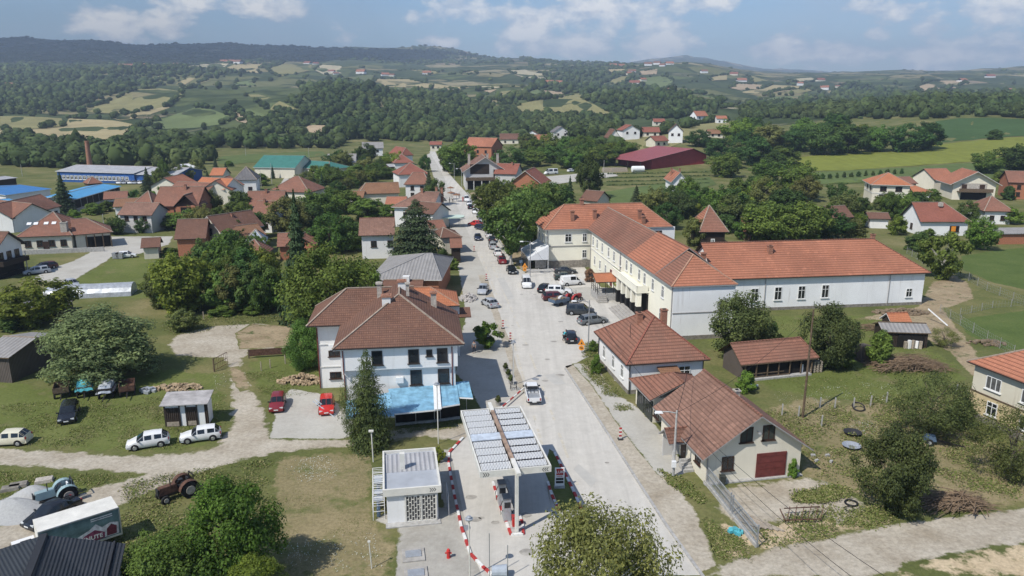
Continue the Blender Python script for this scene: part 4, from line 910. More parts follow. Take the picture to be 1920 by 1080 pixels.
mid('red_hip_shed', 'small red brown hip roof in front of the tarpaulin covered shed', (442, 479), (500, 478), 2.7, 6, 2.7, 'brick_wall', 'tile_dull', cat='shed')
mid('ochre_shed', 'low ochre brown roof above the tarpaulin covered shed', (450, 447), (500, 440), 3.0, 7, 2.2, 'brick_wall', 'tile_ochre', 'x', 0, 0, cat='shed')
mid('red_gable_shed', 'tiny red roof half hidden beside the tall dark spruce', (519, 463), (546, 462), 3.0, 6, 2.4, 'brick_wall', 'tile_dull', 'x', 0, 0, cat='shed')
mid('strip_roof_shed', 'narrow brown roof between the tall spruce and the pine house', (589, 459), (628, 440), 3.0, 6, 2.0, 'brick_wall', 'tile_dull', 'x', 0, 0, cat='shed')
mid('ochre_barn', 'long low barn with plain ochre brown roof and no windows', (672, 364), (750, 362), 3.8, 9, 3.0, 'cream_plaster', 'tile_ochre', 'x', .5, 0, cat='barn')
mid('ochre_annex', 'small ochre brown roofed annex in front of the long ochre barn', (653, 371), (681, 371), 3.0, 6, 1.8, 'cream_plaster', 'tile_ochre', 'x', 0, 0, cat='outbuilding')
mid('row_house', 'white street house with brown hip roof, first above the patterned hip roof', (757, 346), (806, 346), 5.2, 9, 3.6, 'white_plaster', 'tile_dull', 'x', .5, .5, (2, 3.3, 1.2, 1.4, 'brown'))
mid('row_house', 'wide rusty brown hip roof, second in the street row', (746, 328), (806, 326), 4.8, 12, 4.0, 'white_plaster', 'tile_red')
mid('row_house', 'grey annexed brown roof, third in the street row', (738, 306), (777, 305), 4.8, 12, 3.6, 'white_plaster', 'tile_red')
mid('row_house', 'narrow long red roof, last in the street row before the forest', (752, 292), (776, 291), 5.0, 16, 3.8, 'white_plaster', 'tile_red', 'y', .5, .5)
mid('row_annex', 'small grey roofed lean-to in front of the street row', (730, 313), (749, 312), 3.2, 7, 1.0, 'wood', 'grey_sheet', 'x', 0, 0, cat='shed')
gs = mid('sports_hall', 'large hall with sea green sheet roof beside the football pitch', (474, 314), (553, 315), 4.4, 22, 4.4, 'cream_plaster', 'green_sheet', 'x', 0, 0, trim='white_trim', cat='hall')
mid('sports_annex', 'lower sea green roofed annex beside the sports hall', (556, 314), (614, 318), 3.6, 14, 2.6, 'cream_plaster', 'green_sheet', 'x', 0, .8, trim='white_trim', cat='hall')
# street east side
gu = mid('guest_house', 'large beige chalet with broad gable, dark balcony and open ground floor', (867, 323), (953, 322), 6.6, 15, 5.4, 'grey_plaster', 'tile_patchy', 'y', 0, 0, ov=1.2, trim='white_trim', cat='guest house')
g_ = gu.root; MB().box((gu.L*.36, -.05, 7.6), (gu.L*.48, .1, 3.6)).build('gable_recess', 'dark_boards', g_); MB().box((gu.L*.5, -1.1, 3.7), (gu.L*1.0, 2.2, .3)).build('balcony', 'wood', g_); MB().box((gu.L*.5, -2.15, 4.3), (gu.L*1.0, .12, .9)).build('railing', 'wood', g_)
MB().box((gu.L*.4, -.06, 1.7), (gu.L*.7, .12, 3.0)).build('open_front_shade', 'shade_black', g_); win_obj(g_, (gu.L*.78, -.02, 4.8), 0, 2.0, 2.6, 'brown', True)  # front: black slab painted for the shaded ground floor behind the posts
for k in range(6): MB().box((gu.L*k/5, -1.9, 1.8), (.35, .35, 3.6)).build('post', 'grey_plaster', g_)
for x_ in (2, 9, 13): gu.chim(x_, 9.5, 12.4, .9, 'chimney_plaster', 7)
rb_ = mid('red_gable_house', 'red roofed house with red brick gable and grey upper walls behind street trees', (950, 346), (1019, 348), 4.6, 13, 4.8, 'brick_wall', 'tile_red', 'y', 0, 0, W1, ov=.8, trim='white_trim')
mid('red_side_house', 'red brown roof joined to the red brick gable', (925, 326), (968, 327), 6.0, 12, 3.4, 'grey_plaster', 'tile_red', 'x', 0, 0, chim=.7)
bk = mid('brick_block', 'tall unplastered orange brick house with long orange tile roof', (868, 274), (922, 276), 7.2, 12, 4.6, 'brick_wall', 'tile_orange', 'x', 0, 0, (3, 3.8, 1.4, 1.6, 'dark'), cat='house', sides='fr')
mid('tree_gap_house', 'brown roof visible through the gap beside the tall birch', (1085, 375), (1120, 378), 3.6, 8, 2.6, 'cream_plaster', 'tile_brown', 'x', 0, 0)
# maroon barn: broad asymmetrical gable with open porch
a_, b_ = PY(1206, 332, 356), PY(1323, 314, 378); a_.z = gz(a_.x, a_.y); b_.z = gz(b_.x, b_.y)
d_ = b_ - a_; L_ = math.hypot(d_.x, d_.y); mbn = thing('maroon_barn', 'big maroon sheet metal barn with broad pitched roof', 'barn', (a_.x, a_.y, min(a_.z, b_.z) - .3), math.atan2(d_.y, d_.x))
Lx = L_; w_ = MB(); pr_ = [(Lx*.12, 0), (Lx, 0), (Lx, 5.6), (Lx*.76, 9.0), (Lx*.12, 5.4)]
w_.poly([(x, 0, z) for x, z in pr_]); w_.poly([(x, 24, z) for x, z in pr_][::-1])
for (x, z), (X, Z) in zip(pr_, pr_[1:] + pr_[:1]): w_.poly([(x, 0, z), (x, 24, z), (X, 24, Z), (X, 0, Z)])
w_.build('wall', 'maroon_sheet', mbn)
rf = MB(); rf.poly([(-2.2, -1, 4.4), (Lx*.76, -1, 9.25), (Lx*.76, 25, 9.25), (-2.2, 25, 4.4)]); rf.poly([(Lx*.76, -1, 9.25), (Lx + .8, -1, 5.6), (Lx + .8, 25, 5.6), (Lx*.76, 25, 9.25)])
rf.poly([(-2.2, -1, 4.15), (Lx*.76, -1, 9.0), (Lx*.76, -1, 9.25), (-2.2, -1, 4.4)], None, 1); rf.poly([(Lx*.76, -1, 9.0), (Lx + .8, -1, 5.3), (Lx + .8, -1, 5.6), (Lx*.76, -1, 9.25)], None, 1)
rf.build('roof', [m_sheet('maroon_roof', (.30, .085, .085), .6, .5).name, 'dark_trim'], mbn)
for k in range(3): MB().box((-1.6, .5 + k*9, 2.2), (.3, .3, 4.4)).build('post', 'dark_trim', mbn)
# east side
eh = mid('white_villa', 'two storey white house with broad new orange hip roof on the green slope', (1633, 346), (1713, 348), 6.0, 13, 3.4, 'cream_plaster', 'tile_bright', wins=(2, 3.9, 2.0, 1.5, 'brown'), ov=.8, trim='white_trim'); eh.win('l', [3, 8], 3.8, 1.2, 1.5, 'brown'); win_obj(eh.root, (3.5, -.02, .4), 0, 3.2, 2.6, 'white', True); MB().box((eh.L/2, eh.D/2, 3.2), (eh.L + .2, eh.D + .2, .2)).build('string_course', 'white_trim', eh.root)
mid('villa_annex', 'low annex with vivid red roof beside the white villa', (1690, 361), (1750, 360), 3.4, 9, 2.2, 'white_plaster', 'tile_bright', h0=0)
mid('brown_shed', 'brown roofed shed behind the white villa', (1686, 345), (1722, 344), 4.4, 8, 2.0, 'wood', 'tile_dull', 'x', 0, 0, cat='shed')
ca = mid('chalet', 'cream chalet with wide gable, timber balcony and orange roof', (1782, 346), (1880, 348), 5.2, 12, 4.4, 'cream_plaster', 'tile_orange', 'y', 0, 0, ov=1.4, trim='white_trim')
c_ = ca.root; MB().box((ca.L*.48, -.06, 4.2), (ca.L*.62, .12, 2.8)).build('balcony_recess', 'chimney_plaster', c_); MB().box((ca.L*.5, -1.0, 2.9), (ca.L*.8, 2.0, .2)).build('balcony', 'wood', c_); MB().box((ca.L*.5, -1.95, 3.5), (ca.L*.8, .08, 1.0)).build('railing', 'wood', c_)
for u in (.26, .68): MB().box((ca.L*u, -.1, 4.1), (1.6, .1, 2.3)).build('door', 'brown_frame', c_)
MB().box((ca.L*.5, -.07, 1.3), (ca.L*.6, .1, 2.4)).build('open_front_shade', 'shade_black', c_)  # near-black panel in place of shade in the open ground floor
mid('chalet_wing', 'orange roofed side wing of the cream chalet', (1752, 337), (1795, 336), 5.0, 11, 3.4, 'cream_plaster', 'tile_orange', 'x', 0, 0)
wv = mid('white_cottage', 'white cottage with rusty red roof and a yellow shuttered window', (1726, 416), (1823, 416), 3.6, 9.5, 4.2, 'bright_white', 'tile_red', 'x', 0, .9, ov=.6); win_obj(wv.root, (wv.L*.72, -.02, 1.0), 0, 2.4, 1.5, 'brown', True); MB().box((wv.L*.70, -.07, 1.75), (1.1, .05, 1.3)).build('shutter', 'orange_paint', wv.root); wv.win('l', [4.5], 1.1, 1.1, 1.4, 'brown'); MB().box((wv.L*.52, 3.4, 7.4), (.9, .9, .9)).build('dormer', 'chimney_plaster', wv.roof)
mid('white_hip_cottage', 'small white house with brown hip roof behind the round shrub', (1845, 396), (1903, 397), 3.6, 10, 3.6, 'white_plaster', 'tile_dull', wins=W1, ov=.6)
mid('edge_house', 'red brick house with brown roof at the picture edge beside the chalet', (1891, 342), (1990, 345), 5.6, 12, 3.4, 'brick_wall', 'tile_dull', 'x', 0, 0, W2)
mid('white_shed', 'low white shed with dark brown roof behind the long hall', (1629, 410), (1671, 411), 2.6, 5, 1.3, 'white_plaster', 'tile_brown', 'x', 0, 0, cat='shed')
mid('brown_roof_shed', 'sloping brown roof among trees below the white villa', (1562, 409), (1602, 407), 3.0, 7, 2.6, 'wood', 'tile_brown', 'x', 0, 0, cat='shed')
wh = mid('timber_house', 'dark timber house with steep two tone tile hip roof behind the long hall', (1311, 435), (1367, 435), 3.8, 10, 5.4, 'dark_boards', 'tile_dull', ov=.7, fm={'W': 3}, tiles=['tile_orange'], axis='x'); win_obj(wh.root, (wh.L*.5, -.02, 1.0), 0, .9, 1.1, 'white', True)
mid('fragment_house', 'reddish roof fragment showing through dense trees behind the hall', (1394, 434), (1415, 434), 2.4, 5, 3.0, 'wood', 'tile_orange', 'x', 0, 0)
cp = mid('arched_house', 'white gabled house with orange roof and an arched dark window', (1258, 342), (1291, 342), 5.0, 12, 3.4, 'bright_white', 'tile_orange', 'y', 0, 0, ov=.7, trim='white_trim')
ar = MB(); ar.poly([(-1.1, -.05, 0), (1.1, -.05, 0)] + [(1.1*math.cos(math.pi*k/10), -.05, 2.0 + 1.2*math.sin(math.pi*k/10)) for k in range(11)]); ar.build('arched_window', 'glass', cp.root).location = (cp.L*.55, 0, 1.6); cp.chim(cp.L*.2, 7, 9.2, .6); cp.chim(cp.L*.9, 9, 8.8, .6)
# yard wall
p = P(1866, 458); gw = thing('yard_wall', 'grey capped brick yard wall beside the bright lawn', 'wall', tuple(p), R(3)); MB().box((12, 0, 1.3), (24, .4, 2.6)).build('brickwork', 'brick_wall', gw); MB().box((12, .9, 3.0), (24.4, 3.2, .2), rx=.3).build('coping', 'asbestos', gw)

# far houses on the slopes, by the foot of the front wall
def far(label, px, py, wpx, z, wall='white_plaster', tile='tile_red', rz=0.0, rise=None, axis='x', depth=None, name='hillside_house', n=2):
    g = G(px, py); L = max(7, wpx*(g.y*CT + 8)/F); o = (g.x - L/2*math.cos(rz), g.y - L/2*math.sin(rz))
    h = House(name, label, o, rz, L, depth or L*.9, z, rise or L*.3, axis, 0, 0, .6, wall, tile, 'dark_trim', base=g.z - .2, far=True)
    for i in range(n): h.win('f', L*(i + .6)/(n + .2), z - 2.2 if z > 4 else 1.1, 1.4, 1.4, 'brown')
    return h
far('white house with red gable roof and pale blue wall above the maroon barn', 1183, 262, 34, 6.0, 'bright_white', 'tile_red', .2, axis='y')
far('tiny A frame cottage with steep brown roof on the slope', 1152, 266, 18, 2.5, 'white_plaster', 'tile_brown', .2, 5.5, 'y', 9)
far('bare white gable house with two small windows above the maroon barn', 1266, 268, 26, 6.5, 'bright_white', 'tile_brown', -.2, 4.5, 'y', 12)
far('pinkish house with low red roof just behind the maroon barn', 1240, 275, 30, 3.4, 'old_plaster', 'tile_red', .5)
far('faded red roof between two white gable houses', 1221, 256, 30, 3.0, 'cream_plaster', 'tile_red', 0)
far('small red hip roof at the wood edge on the slope', 1236, 235, 20, 3.0, 'cream_plaster', 'tile_red', 0)
far('white house with bright red roof and dark balcony before tall trees', 1316, 229, 24, 5.5, 'bright_white', 'tile_orange', .4, 4.5)
far('small white house with red roof beside the tall tree belt', 1353, 231, 18, 4.0, 'bright_white', 'tile_orange', 0)
far('pale ochre shed roof below the red roofed pair', 1342, 258, 26, 2.6, 'cream_plaster', 'tile_ochre', 0)
far('tiny gable peeping from the tree belt', 1405, 246, 14, 4.0, 'white_plaster', 'tile_red', .3)
far('grey and white house with grey hip roof among trees', 1053, 262, 30, 5.5, 'white_plaster', 'asbestos_dark', .2, 4, 'y')
far('orange roofed house above the street trees', 1007, 276, 40, 4.0, 'cream_plaster', 'tile_orange', 0)
far('white house with greyish gable behind the orange roofed house', 998, 264, 28, 4.5, 'bright_white', 'tile_brown', -.3, 3.5, 'y')
far('brown roof at the foot of the wooded slope', 1018, 256, 20, 4.0, 'white_plaster', 'tile_brown', 0)
far('low dark roof beside the brick block', 955, 270, 34, 3.6, 'cream_plaster', 'tile_brown', 0)
far('small red roof peeping from dense wood', 1083, 250, 14, 4, 'cream_plaster', 'tile_red', .3)
far('white and grey house at the street end', 817, 284, 18, 4.5, 'cream_plaster', 'tile_red', 0)
far('pale house in the trees beyond the green sports hall', 700, 292, 36, 4.5, 'white_plaster', 'asbestos', .2)
far('long low pale roof in the trees beyond the sports annex', 640, 316, 50, 3.0, 'white_plaster', 'asbestos', .1)
rv = random.Random(5)
vill = [(18, 164, 14), (232, 126, 20), (245, 125, 12), (270, 124, 10), (330, 122, 8), (420, 118, 14), (436, 117, 22), (447, 119, 14), (577, 120, 14), (592, 121, 10), (622, 136, 12), (630, 140, 10), (677, 138, 26), (722, 142, 14), (735, 143, 10), (800, 139, 16), (1030, 158, 14), (1045, 160, 18), (1060, 162, 10), (1150, 124, 12), (1165, 126, 14), (1180, 140, 12), (1190, 158, 20), (1205, 153, 12), (1215, 123, 16), (1232, 121, 12), (1242, 124, 10), (1255, 121, 14), (1185, 136, 14), (1250, 171, 10),
        (1320, 137, 12), (1376, 141, 14), (1390, 153, 26), (1417, 199, 12), (1538, 152, 14), (1546, 168, 14), (1570, 164, 8), (1804, 153, 22), (1856, 145, 16), (1895, 172, 14), (1500, 160, 10)]
for k, (px, py, wp) in enumerate(vill):
    g = G(px, py); L = max(9, min(26, wp*g.y/F)); rz = rv.uniform(-.5, .5)
    mb = MB(); tl = rv.choice(['tile_red', 'tile_orange', 'tile_dull']); zz = rv.choice([3.5, 5.5])
    r_ = thing('hilltop_house', 'tiny pale house with reddish roof on the far hills', 'house', (g.x, g.y, g.z - 1), rz, 'houses dotted over the far hills')
    MB().box((0, 0, (zz + 1)/2), (L, L*.7, zz + 1)).build('wall', rv.choice(['white_plaster', 'bright_white', 'cream_plaster']), r_)
    roof_mb(MB(), -L/2 - .6, L/2 + .6, -L*.35 - .6, L*.35 + .6, zz + 1, L*.25, 'x', 0, 0, caps=False).build('roof', [tl, 'dark_trim'], r_)
# charcoal roof in the lower corner
zc = 5.4; A_, B_ = P(-60, 1050, zc), P(75, 1004, zc + 1.9)
dk = thing('charcoal_roof_house', 'charcoal ribbed metal roof of a house in the lower corner', 'house', (0, 0, 0))
ap = P(82, 1003, 6.4); c1 = P(236, 1019, 5.2); c2 = P(212, 1130, 4.3); c3 = P(-30, 1130, 4.4); c4 = P(-120, 1068, 4.6); bq = P(40, 1110, 6.3)
rf = MB(); rf.poly([c2, c1, ap, bq]); rf.poly([c4, c3 + Vector((0, -2, 0)), bq, ap])
rf.bar(ap + Vector((0, 0, .05)), bq + Vector((0, 0, .05)), .45, .12, 1); e1 = c1.lerp(ap, .14); e2 = c2.lerp(bq, .14); rf.bar(e1 + Vector((0, 0, .05)), e2 + Vector((0, 0, .05)), .12, .12, 1)
rf.build('roof', ['charcoal_sheet', m_plain('charcoal_trim', (.03, .031, .035), .5).name], dk)
w_ = MB(); w_.poly([(c1.x - .4, c1.y - .3, 0), (c1.x - .4, c1.y - .3, 4.9), (ap.x, ap.y - .3, 6.1), (c4.x + .4, c4.y - .3, 4.4), (c4.x + .4, c4.y - .3, 0)]); w_.poly([(c2.x - .4, c2.y, 0), (c2.x - .4, c2.y, 4.0), (c1.x - .4, c1.y - .3, 4.9), (c1.x - .4, c1.y - .3, 0)]); w_.build('wall', 'white_plaster', dk)
# weathered timber shed at the west edge
ws = hp('weathered_shed', 'long weathered plank shed with grey corrugated roof and open side beside the willow', (-50, 668), (16, 671), 3.4, 9.0, 1.0, .4, wall='boards', tile='asbestos', trim='wood', h0=0, h1=0, axis='x', cat='shed')
# ================================================================== fields on the hills
for nm, c in (('straw_field', (0.354, 0.295, 0.159)), ('olive_field', (0.236, 0.218, 0.097)), ('green_crop', (0.136, 0.171, 0.068)), ('tan_soil', (0.389, 0.301, 0.195)), ('pale_stubble', (0.425, 0.378, 0.248)),
              ('lime_crop', (0.177, 0.195, 0.040)), ('maize', (0.057, 0.100, 0.035)), ('grass_slope', (0.104, 0.139, 0.047)), ('orchard_rows', (0.118, 0.136, 0.059))):
    t = NT(nm); v = t.coords(); n1 = t.noise(v, .02, 5, .6); n2 = t.noise(v, .25, 4, .7)
    mp = t.n('ShaderNodeMapping'); mp.inputs['Rotation'].default_value = (0, 0, .5 + len(nm)*.2); mp.inputs['Scale'].default_value = (.35, .01, .1); t.l(v, mp.inputs[0])
    n3 = t.noise(mp.outputs[0], 1.0, 3)
    col = t.ramp(n1, [(.3, sc(c, .82)), (.7, sc(c, 1.15))]); col = t.mix(.25, col, t.ramp(n3, [(.35, sc(c, .7)), (.65, sc(c, 1.2))]))
    col = t.mix(1.0, col, t.ramp(n2, [(.3, (.85,)*3), (.7, (1.12,)*3)]), 'MULTIPLY'); t.out(col, .95, 0, .1)
FIELDS = [
 ('olive_field', [(140, 208), (200, 193), (260, 168), (300, 166), (340, 172), (342, 180), (315, 198), (280, 208), (235, 213), (190, 213)]),
 ('straw_field', [(210, 222), (235, 215), (290, 204), (318, 196), (318, 203), (290, 212), (262, 222), (225, 226)]),
 ('green_crop', [(268, 238), (300, 225), (365, 203), (395, 205), (430, 218), (425, 232), (370, 240), (300, 243)]),
 ('tan_soil', [(420, 205), (435, 204), (475, 225), (465, 232), (445, 228)]),
 ('olive_field', [(465, 178), (485, 177), (525, 190), (563, 208), (540, 213), (505, 206), (480, 190)]),
 ('green_crop', [(440, 203), (470, 205), (510, 222), (490, 232), (470, 225)]),
 ('straw_field', [(-60, 246), (50, 244), (122, 238), (128, 222), (215, 226), (255, 235), (262, 250), (250, 262), (230, 268), (150, 272), (100, 264), (30, 256), (-60, 256)]),
 ('olive_field', [(-60, 220), (30, 218), (115, 222), (120, 237), (50, 243), (-60, 245)]),
 ('straw_field', [(275, 252), (330, 248), (345, 254), (300, 261)]), ('straw_field', [(410, 252), (470, 246), (545, 222), (553, 225), (480, 249), (420, 264)]),
 ('tan_soil', [(565, 247), (580, 235), (617, 235), (615, 245), (590, 262), (562, 262)]),
 ('straw_field', [(330, 157), (355, 146), (365, 148), (345, 160)]), ('olive_field', [(335, 164), (385, 150), (398, 150), (370, 160), (342, 168)]),
 ('green_crop', [(440, 155), (480, 149), (478, 160), (445, 162)]), ('olive_field', [(268, 150), (300, 142), (318, 144), (282, 152)]),
 ('pale_stubble', [(345, 126), (400, 118), (430, 120), (420, 128), (370, 131)]), ('straw_field', [(420, 130), (440, 122), (490, 120), (480, 131), (490, 138), (440, 136)]),
 ('olive_field', [(500, 130), (530, 120), (585, 122), (580, 133), (540, 141), (520, 144)]), ('pale_stubble', [(590, 132), (600, 122), (640, 124), (640, 138), (605, 140)]),
 ('orchard_rows', [(655, 150), (675, 142), (702, 140), (692, 156), (660, 155)]), ('straw_field', [(697, 157), (705, 148), (770, 150), (800, 157), (880, 164), (860, 168), (780, 165), (702, 163)]),
 ('green_crop', [(705, 165), (780, 166), (800, 170), (760, 175), (715, 172)]), ('tan_soil', [(812, 177), (840, 168), (868, 168), (850, 175)]), ('pale_stubble', [(890, 163), (910, 161), (943, 164), (910, 168)]),
 ('tan_soil', [(905, 171), (932, 168), (920, 175)]), ('olive_field', [(868, 161), (950, 157), (985, 164), (950, 163)]), ('olive_field', [(915, 188), (940, 172), (985, 167), (955, 180), (928, 189)]),
 ('green_crop', [(970, 182), (1008, 168), (1016, 172), (1004, 189)]), ('tan_soil', [(1008, 186), (1020, 170), (1068, 174), (1060, 180), (1040, 183)]),
 ('olive_field', [(960, 205), (975, 195), (1000, 190), (1035, 185), (1055, 182), (1090, 176), (1100, 190), (1130, 205), (1160, 218), (1165, 224), (1100, 215), (1050, 220), (1000, 217), (970, 213)]),
 ('green_crop', [(912, 205), (935, 205), (960, 216), (965, 222), (930, 213)]), ('pale_stubble', [(955, 132), (985, 132), (1020, 140), (1025, 148), (985, 147), (965, 140)]),
 ('straw_field', [(864, 137), (890, 132), (895, 138), (870, 141)]), ('olive_field', [(770, 131), (830, 134), (802, 142)]), ('straw_field', [(1135, 136), (1140, 130), (1170, 130), (1174, 136)]),
 ('olive_field', [(1130, 157), (1160, 145), (1182, 142), (1176, 152), (1140, 160)]), ('tan_soil', [(1200, 134), (1232, 130), (1232, 139), (1205, 141)]), ('green_crop', [(1185, 150), (1240, 143), (1262, 150), (1256, 165), (1215, 166), (1200, 158)]),
 ('tan_soil', [(1370, 165), (1380, 158), (1420, 158), (1440, 160), (1420, 168), (1390, 170)]), ('straw_field', [(1390, 172), (1430, 168), (1450, 160), (1525, 162), (1500, 168), (1430, 178), (1395, 177)]),
 ('olive_field', [(1430, 181), (1470, 170), (1530, 165), (1522, 171), (1480, 179)]), ('green_crop', [(1395, 196), (1450, 182), (1530, 179), (1500, 189), (1430, 197)]), ('pale_stubble', [(1350, 204), (1400, 196), (1392, 204)]),
 ('tan_soil', [(1278, 165), (1310, 172), (1322, 178), (1290, 173)]), ('green_crop', [(1280, 179), (1330, 180), (1355, 190), (1330, 196), (1290, 189)]), ('olive_field', [(1400, 141), (1450, 143), (1440, 152), (1410, 155)]),
 ('straw_field', [(1330, 146), (1365, 140), (1362, 150), (1335, 151)]), ('tan_soil', [(1715, 164), (1760, 152), (1810, 152), (1800, 165), (1750, 167), (1725, 173)]), ('pale_stubble', [(1480, 150), (1520, 146), (1530, 150), (1490, 154)]),
 ('lime_crop', [(1500, 322), (1492, 296), (1560, 290), (1640, 282), (1750, 272), (1850, 262), (1920, 257), (2060, 252), (2060, 278), (1920, 285), (1830, 303), (1700, 312), (1590, 320)]),
 ('lime_crop', [(1400, 310), (1402, 300), (1432, 297), (1434, 308)]),
 ('maize', [(1755, 228), (1800, 222), (1850, 221), (1925, 225), (2060, 228), (2060, 250), (1920, 255), (1840, 261), (1765, 267), (1760, 250)]),
 ('grass_slope', [(1500, 325), (1700, 314), (1830, 305), (1920, 288), (2060, 282), (2060, 335), (1920, 335), (1760, 322), (1730, 342), (1600, 332), (1540, 345), (1500, 350)]),
 ('grass_slope', [(1120, 362), (1200, 350), (1330, 332), (1345, 346), (1240, 374), (1130, 388)]),
 ('grass_slope', [(408, 300), (420, 293), (480, 289), (605, 284), (610, 292), (560, 298), (470, 306), (412, 308)]),
 ('olive_field', [(1080, 264), (1240, 254), (1310, 233), (1380, 226), (1390, 240), (1300, 262), (1220, 287), (1150, 278)]),
]
for nm, pix in FIELDS: drape('field', pix, nm, .35)
t = NT('wooded_ground'); v = t.coords(); mp = t.n('ShaderNodeMapping'); mp.inputs['Rotation'].default_value = (0, 0, .6); mp.inputs['Scale'].default_value = (.0075, .0034, .002); wv = t.n('ShaderNodeVectorMath', operation='ADD')
nz = t.n('ShaderNodeTexNoise'); nz.inputs['Scale'].default_value = .004; t.l(v, nz.inputs['Vector']); vs_ = t.n('ShaderNodeVectorMath', operation='SCALE'); vs_.inputs['Scale'].default_value = 130; t.l(nz.outputs['Color'], vs_.inputs[0]); t.l(v, wv.inputs[0]); t.l(vs_.outputs[0], wv.inputs[1]); t.l(wv.outputs[0], mp.inputs[0])
vo = t.n('ShaderNodeTexVoronoi'); vo.inputs['Scale'].default_value = 1.0; t.l(mp.outputs[0], vo.inputs['Vector']); sx = t.n('ShaderNodeSeparateColor'); t.l(vo.outputs['Color'], sx.inputs[0])
rp = t.ramp(sx.outputs[0], [(0, (.060, .080, .030)), (.30, (.085, .105, .038)), (.45, (.135, .140, .058)), (.58, (.21, .185, .095)), (.72, (.27, .235, .135)), (.84, (.10, .125, .045)), (.93, (.24, .19, .125))]); vo_r = [n_ for n_ in t.t.nodes if n_.type == 'VALTORGB'][-1]; vo_r.color_ramp.interpolation = 'CONSTANT'
ve = t.n('ShaderNodeTexVoronoi', feature='DISTANCE_TO_EDGE'); t.l(mp.outputs[0], ve.inputs['Vector']); ve.inputs['Scale'].default_value = 1.0
col = t.mix(t.ramp(ve.outputs['Distance'], [(.02, (1, 1, 1)), (.06, (0, 0, 0))]), rp, (.035, .052, .019)); nn = t.noise(v, .006, 6, .65)
col = t.mix(t.ramp(nn, [(.50, (0, 0, 0)), (.56, (1, 1, 1))]), col, (.040, .058, .021)); col = t.mix(1.0, col, t.ramp(t.noise(v, .08, 4, .7), [(.3, (.75,)*3), (.7, (1.2,)*3)]), 'MULTIPLY'); t.out(col, .95, 0, .1)
gr_ = bpy.data.objects['ground'].data; gr_.materials.append(M['wooded_ground'])
for p in gr_.polygons:
    if p.center.y > 620: p.material_index = 1

# ================================================================== foliage
for nm, c, k in (('leaf_mid', (0.116, 0.173, 0.039), {}), ('leaf_dark', (0.077, 0.126, 0.036), {}), ('leaf_bright', (0.150, 0.212, 0.038), {}), ('leaf_olive', (0.154, 0.172, 0.058), {}), ('leaf_willow', (.195, .230, .105), {}),
                 ('leaf_birch', (0.196, 0.222, 0.076), {}), ('leaf_spruce', (0.041, 0.067, 0.028), {}), ('leaf_pine', (0.057, 0.084, 0.037), {}), ('leaf_yellow', (0.262, 0.292, 0.051), {}), ('leaf_plane', (.122, .168, .044), {}), ('leaf_apple', (0.107, 0.139, 0.049), {}), ('leaf_dry', (0.230, 0.153, 0.088), {})):
    m_leaf(nm, c, trans=.15 if 'spruce' in nm or 'pine' in nm else .5)
m_plain('bark', (.105, .085, .066), .9, var=.35, scale=5); m_plain('pale_bark', (.42, .40, .36), .9, var=.35, scale=4)
# far foliage: tone varies from clump to clump
t = NT('far_foliage'); geo = t.n('ShaderNodeNewGeometry'); nn = t.noise(t.coords(), .010, 5, .6)
hs = t.n('ShaderNodeHueSaturation'); t.l(t.ramp(nn, [(.3, (.030, .052, .018)), (.5, (.050, .072, .024)), (.7, (.082, .102, .036))]), hs.inputs['Color'])
t.l(t.math('ADD', t.math('MULTIPLY', geo.outputs['Random Per Island'], 1.0), .5), hs.inputs['Value']); t.out(hs.outputs[0], .9, 0, .1)

def leaves(rng, c, nrm, size, droop=0.0, asp=.62):
    "diamond leaves at c facing nrm: arrays of verts (4n,3)"
    n = len(c); nrm = nrm / (np.linalg.norm(nrm, axis=1, keepdims=True) + 1e-9)
    r = rng.normal(size=(n, 3)); r[:, 2] -= droop * 2; u = r - (r * nrm).sum(1, keepdims=True) * nrm; u /= np.linalg.norm(u, axis=1, keepdims=True) + 1e-9
    v = np.cross(nrm, u); s = (size * rng.uniform(.6, 1.35, n))[:, None]
    return np.stack([c - u*s*.5, c + v*s*.5*asp, c + u*s*.5, c - v*s*.5*asp], 1).reshape(-1, 3)
def leaf_mesh(name, V, m):
    n = len(V) // 4; me = bpy.data.meshes.new(name); me.vertices.add(len(V)); me.vertices.foreach_set('co', V.astype('f').ravel())
    me.loops.add(4*n); me.loops.foreach_set('vertex_index', np.arange(4*n, dtype='i')); me.polygons.add(n)
    me.polygons.foreach_set('loop_start', np.arange(0, 4*n, 4, dtype='i')); me.materials.append(M[m]); me.update(); return me
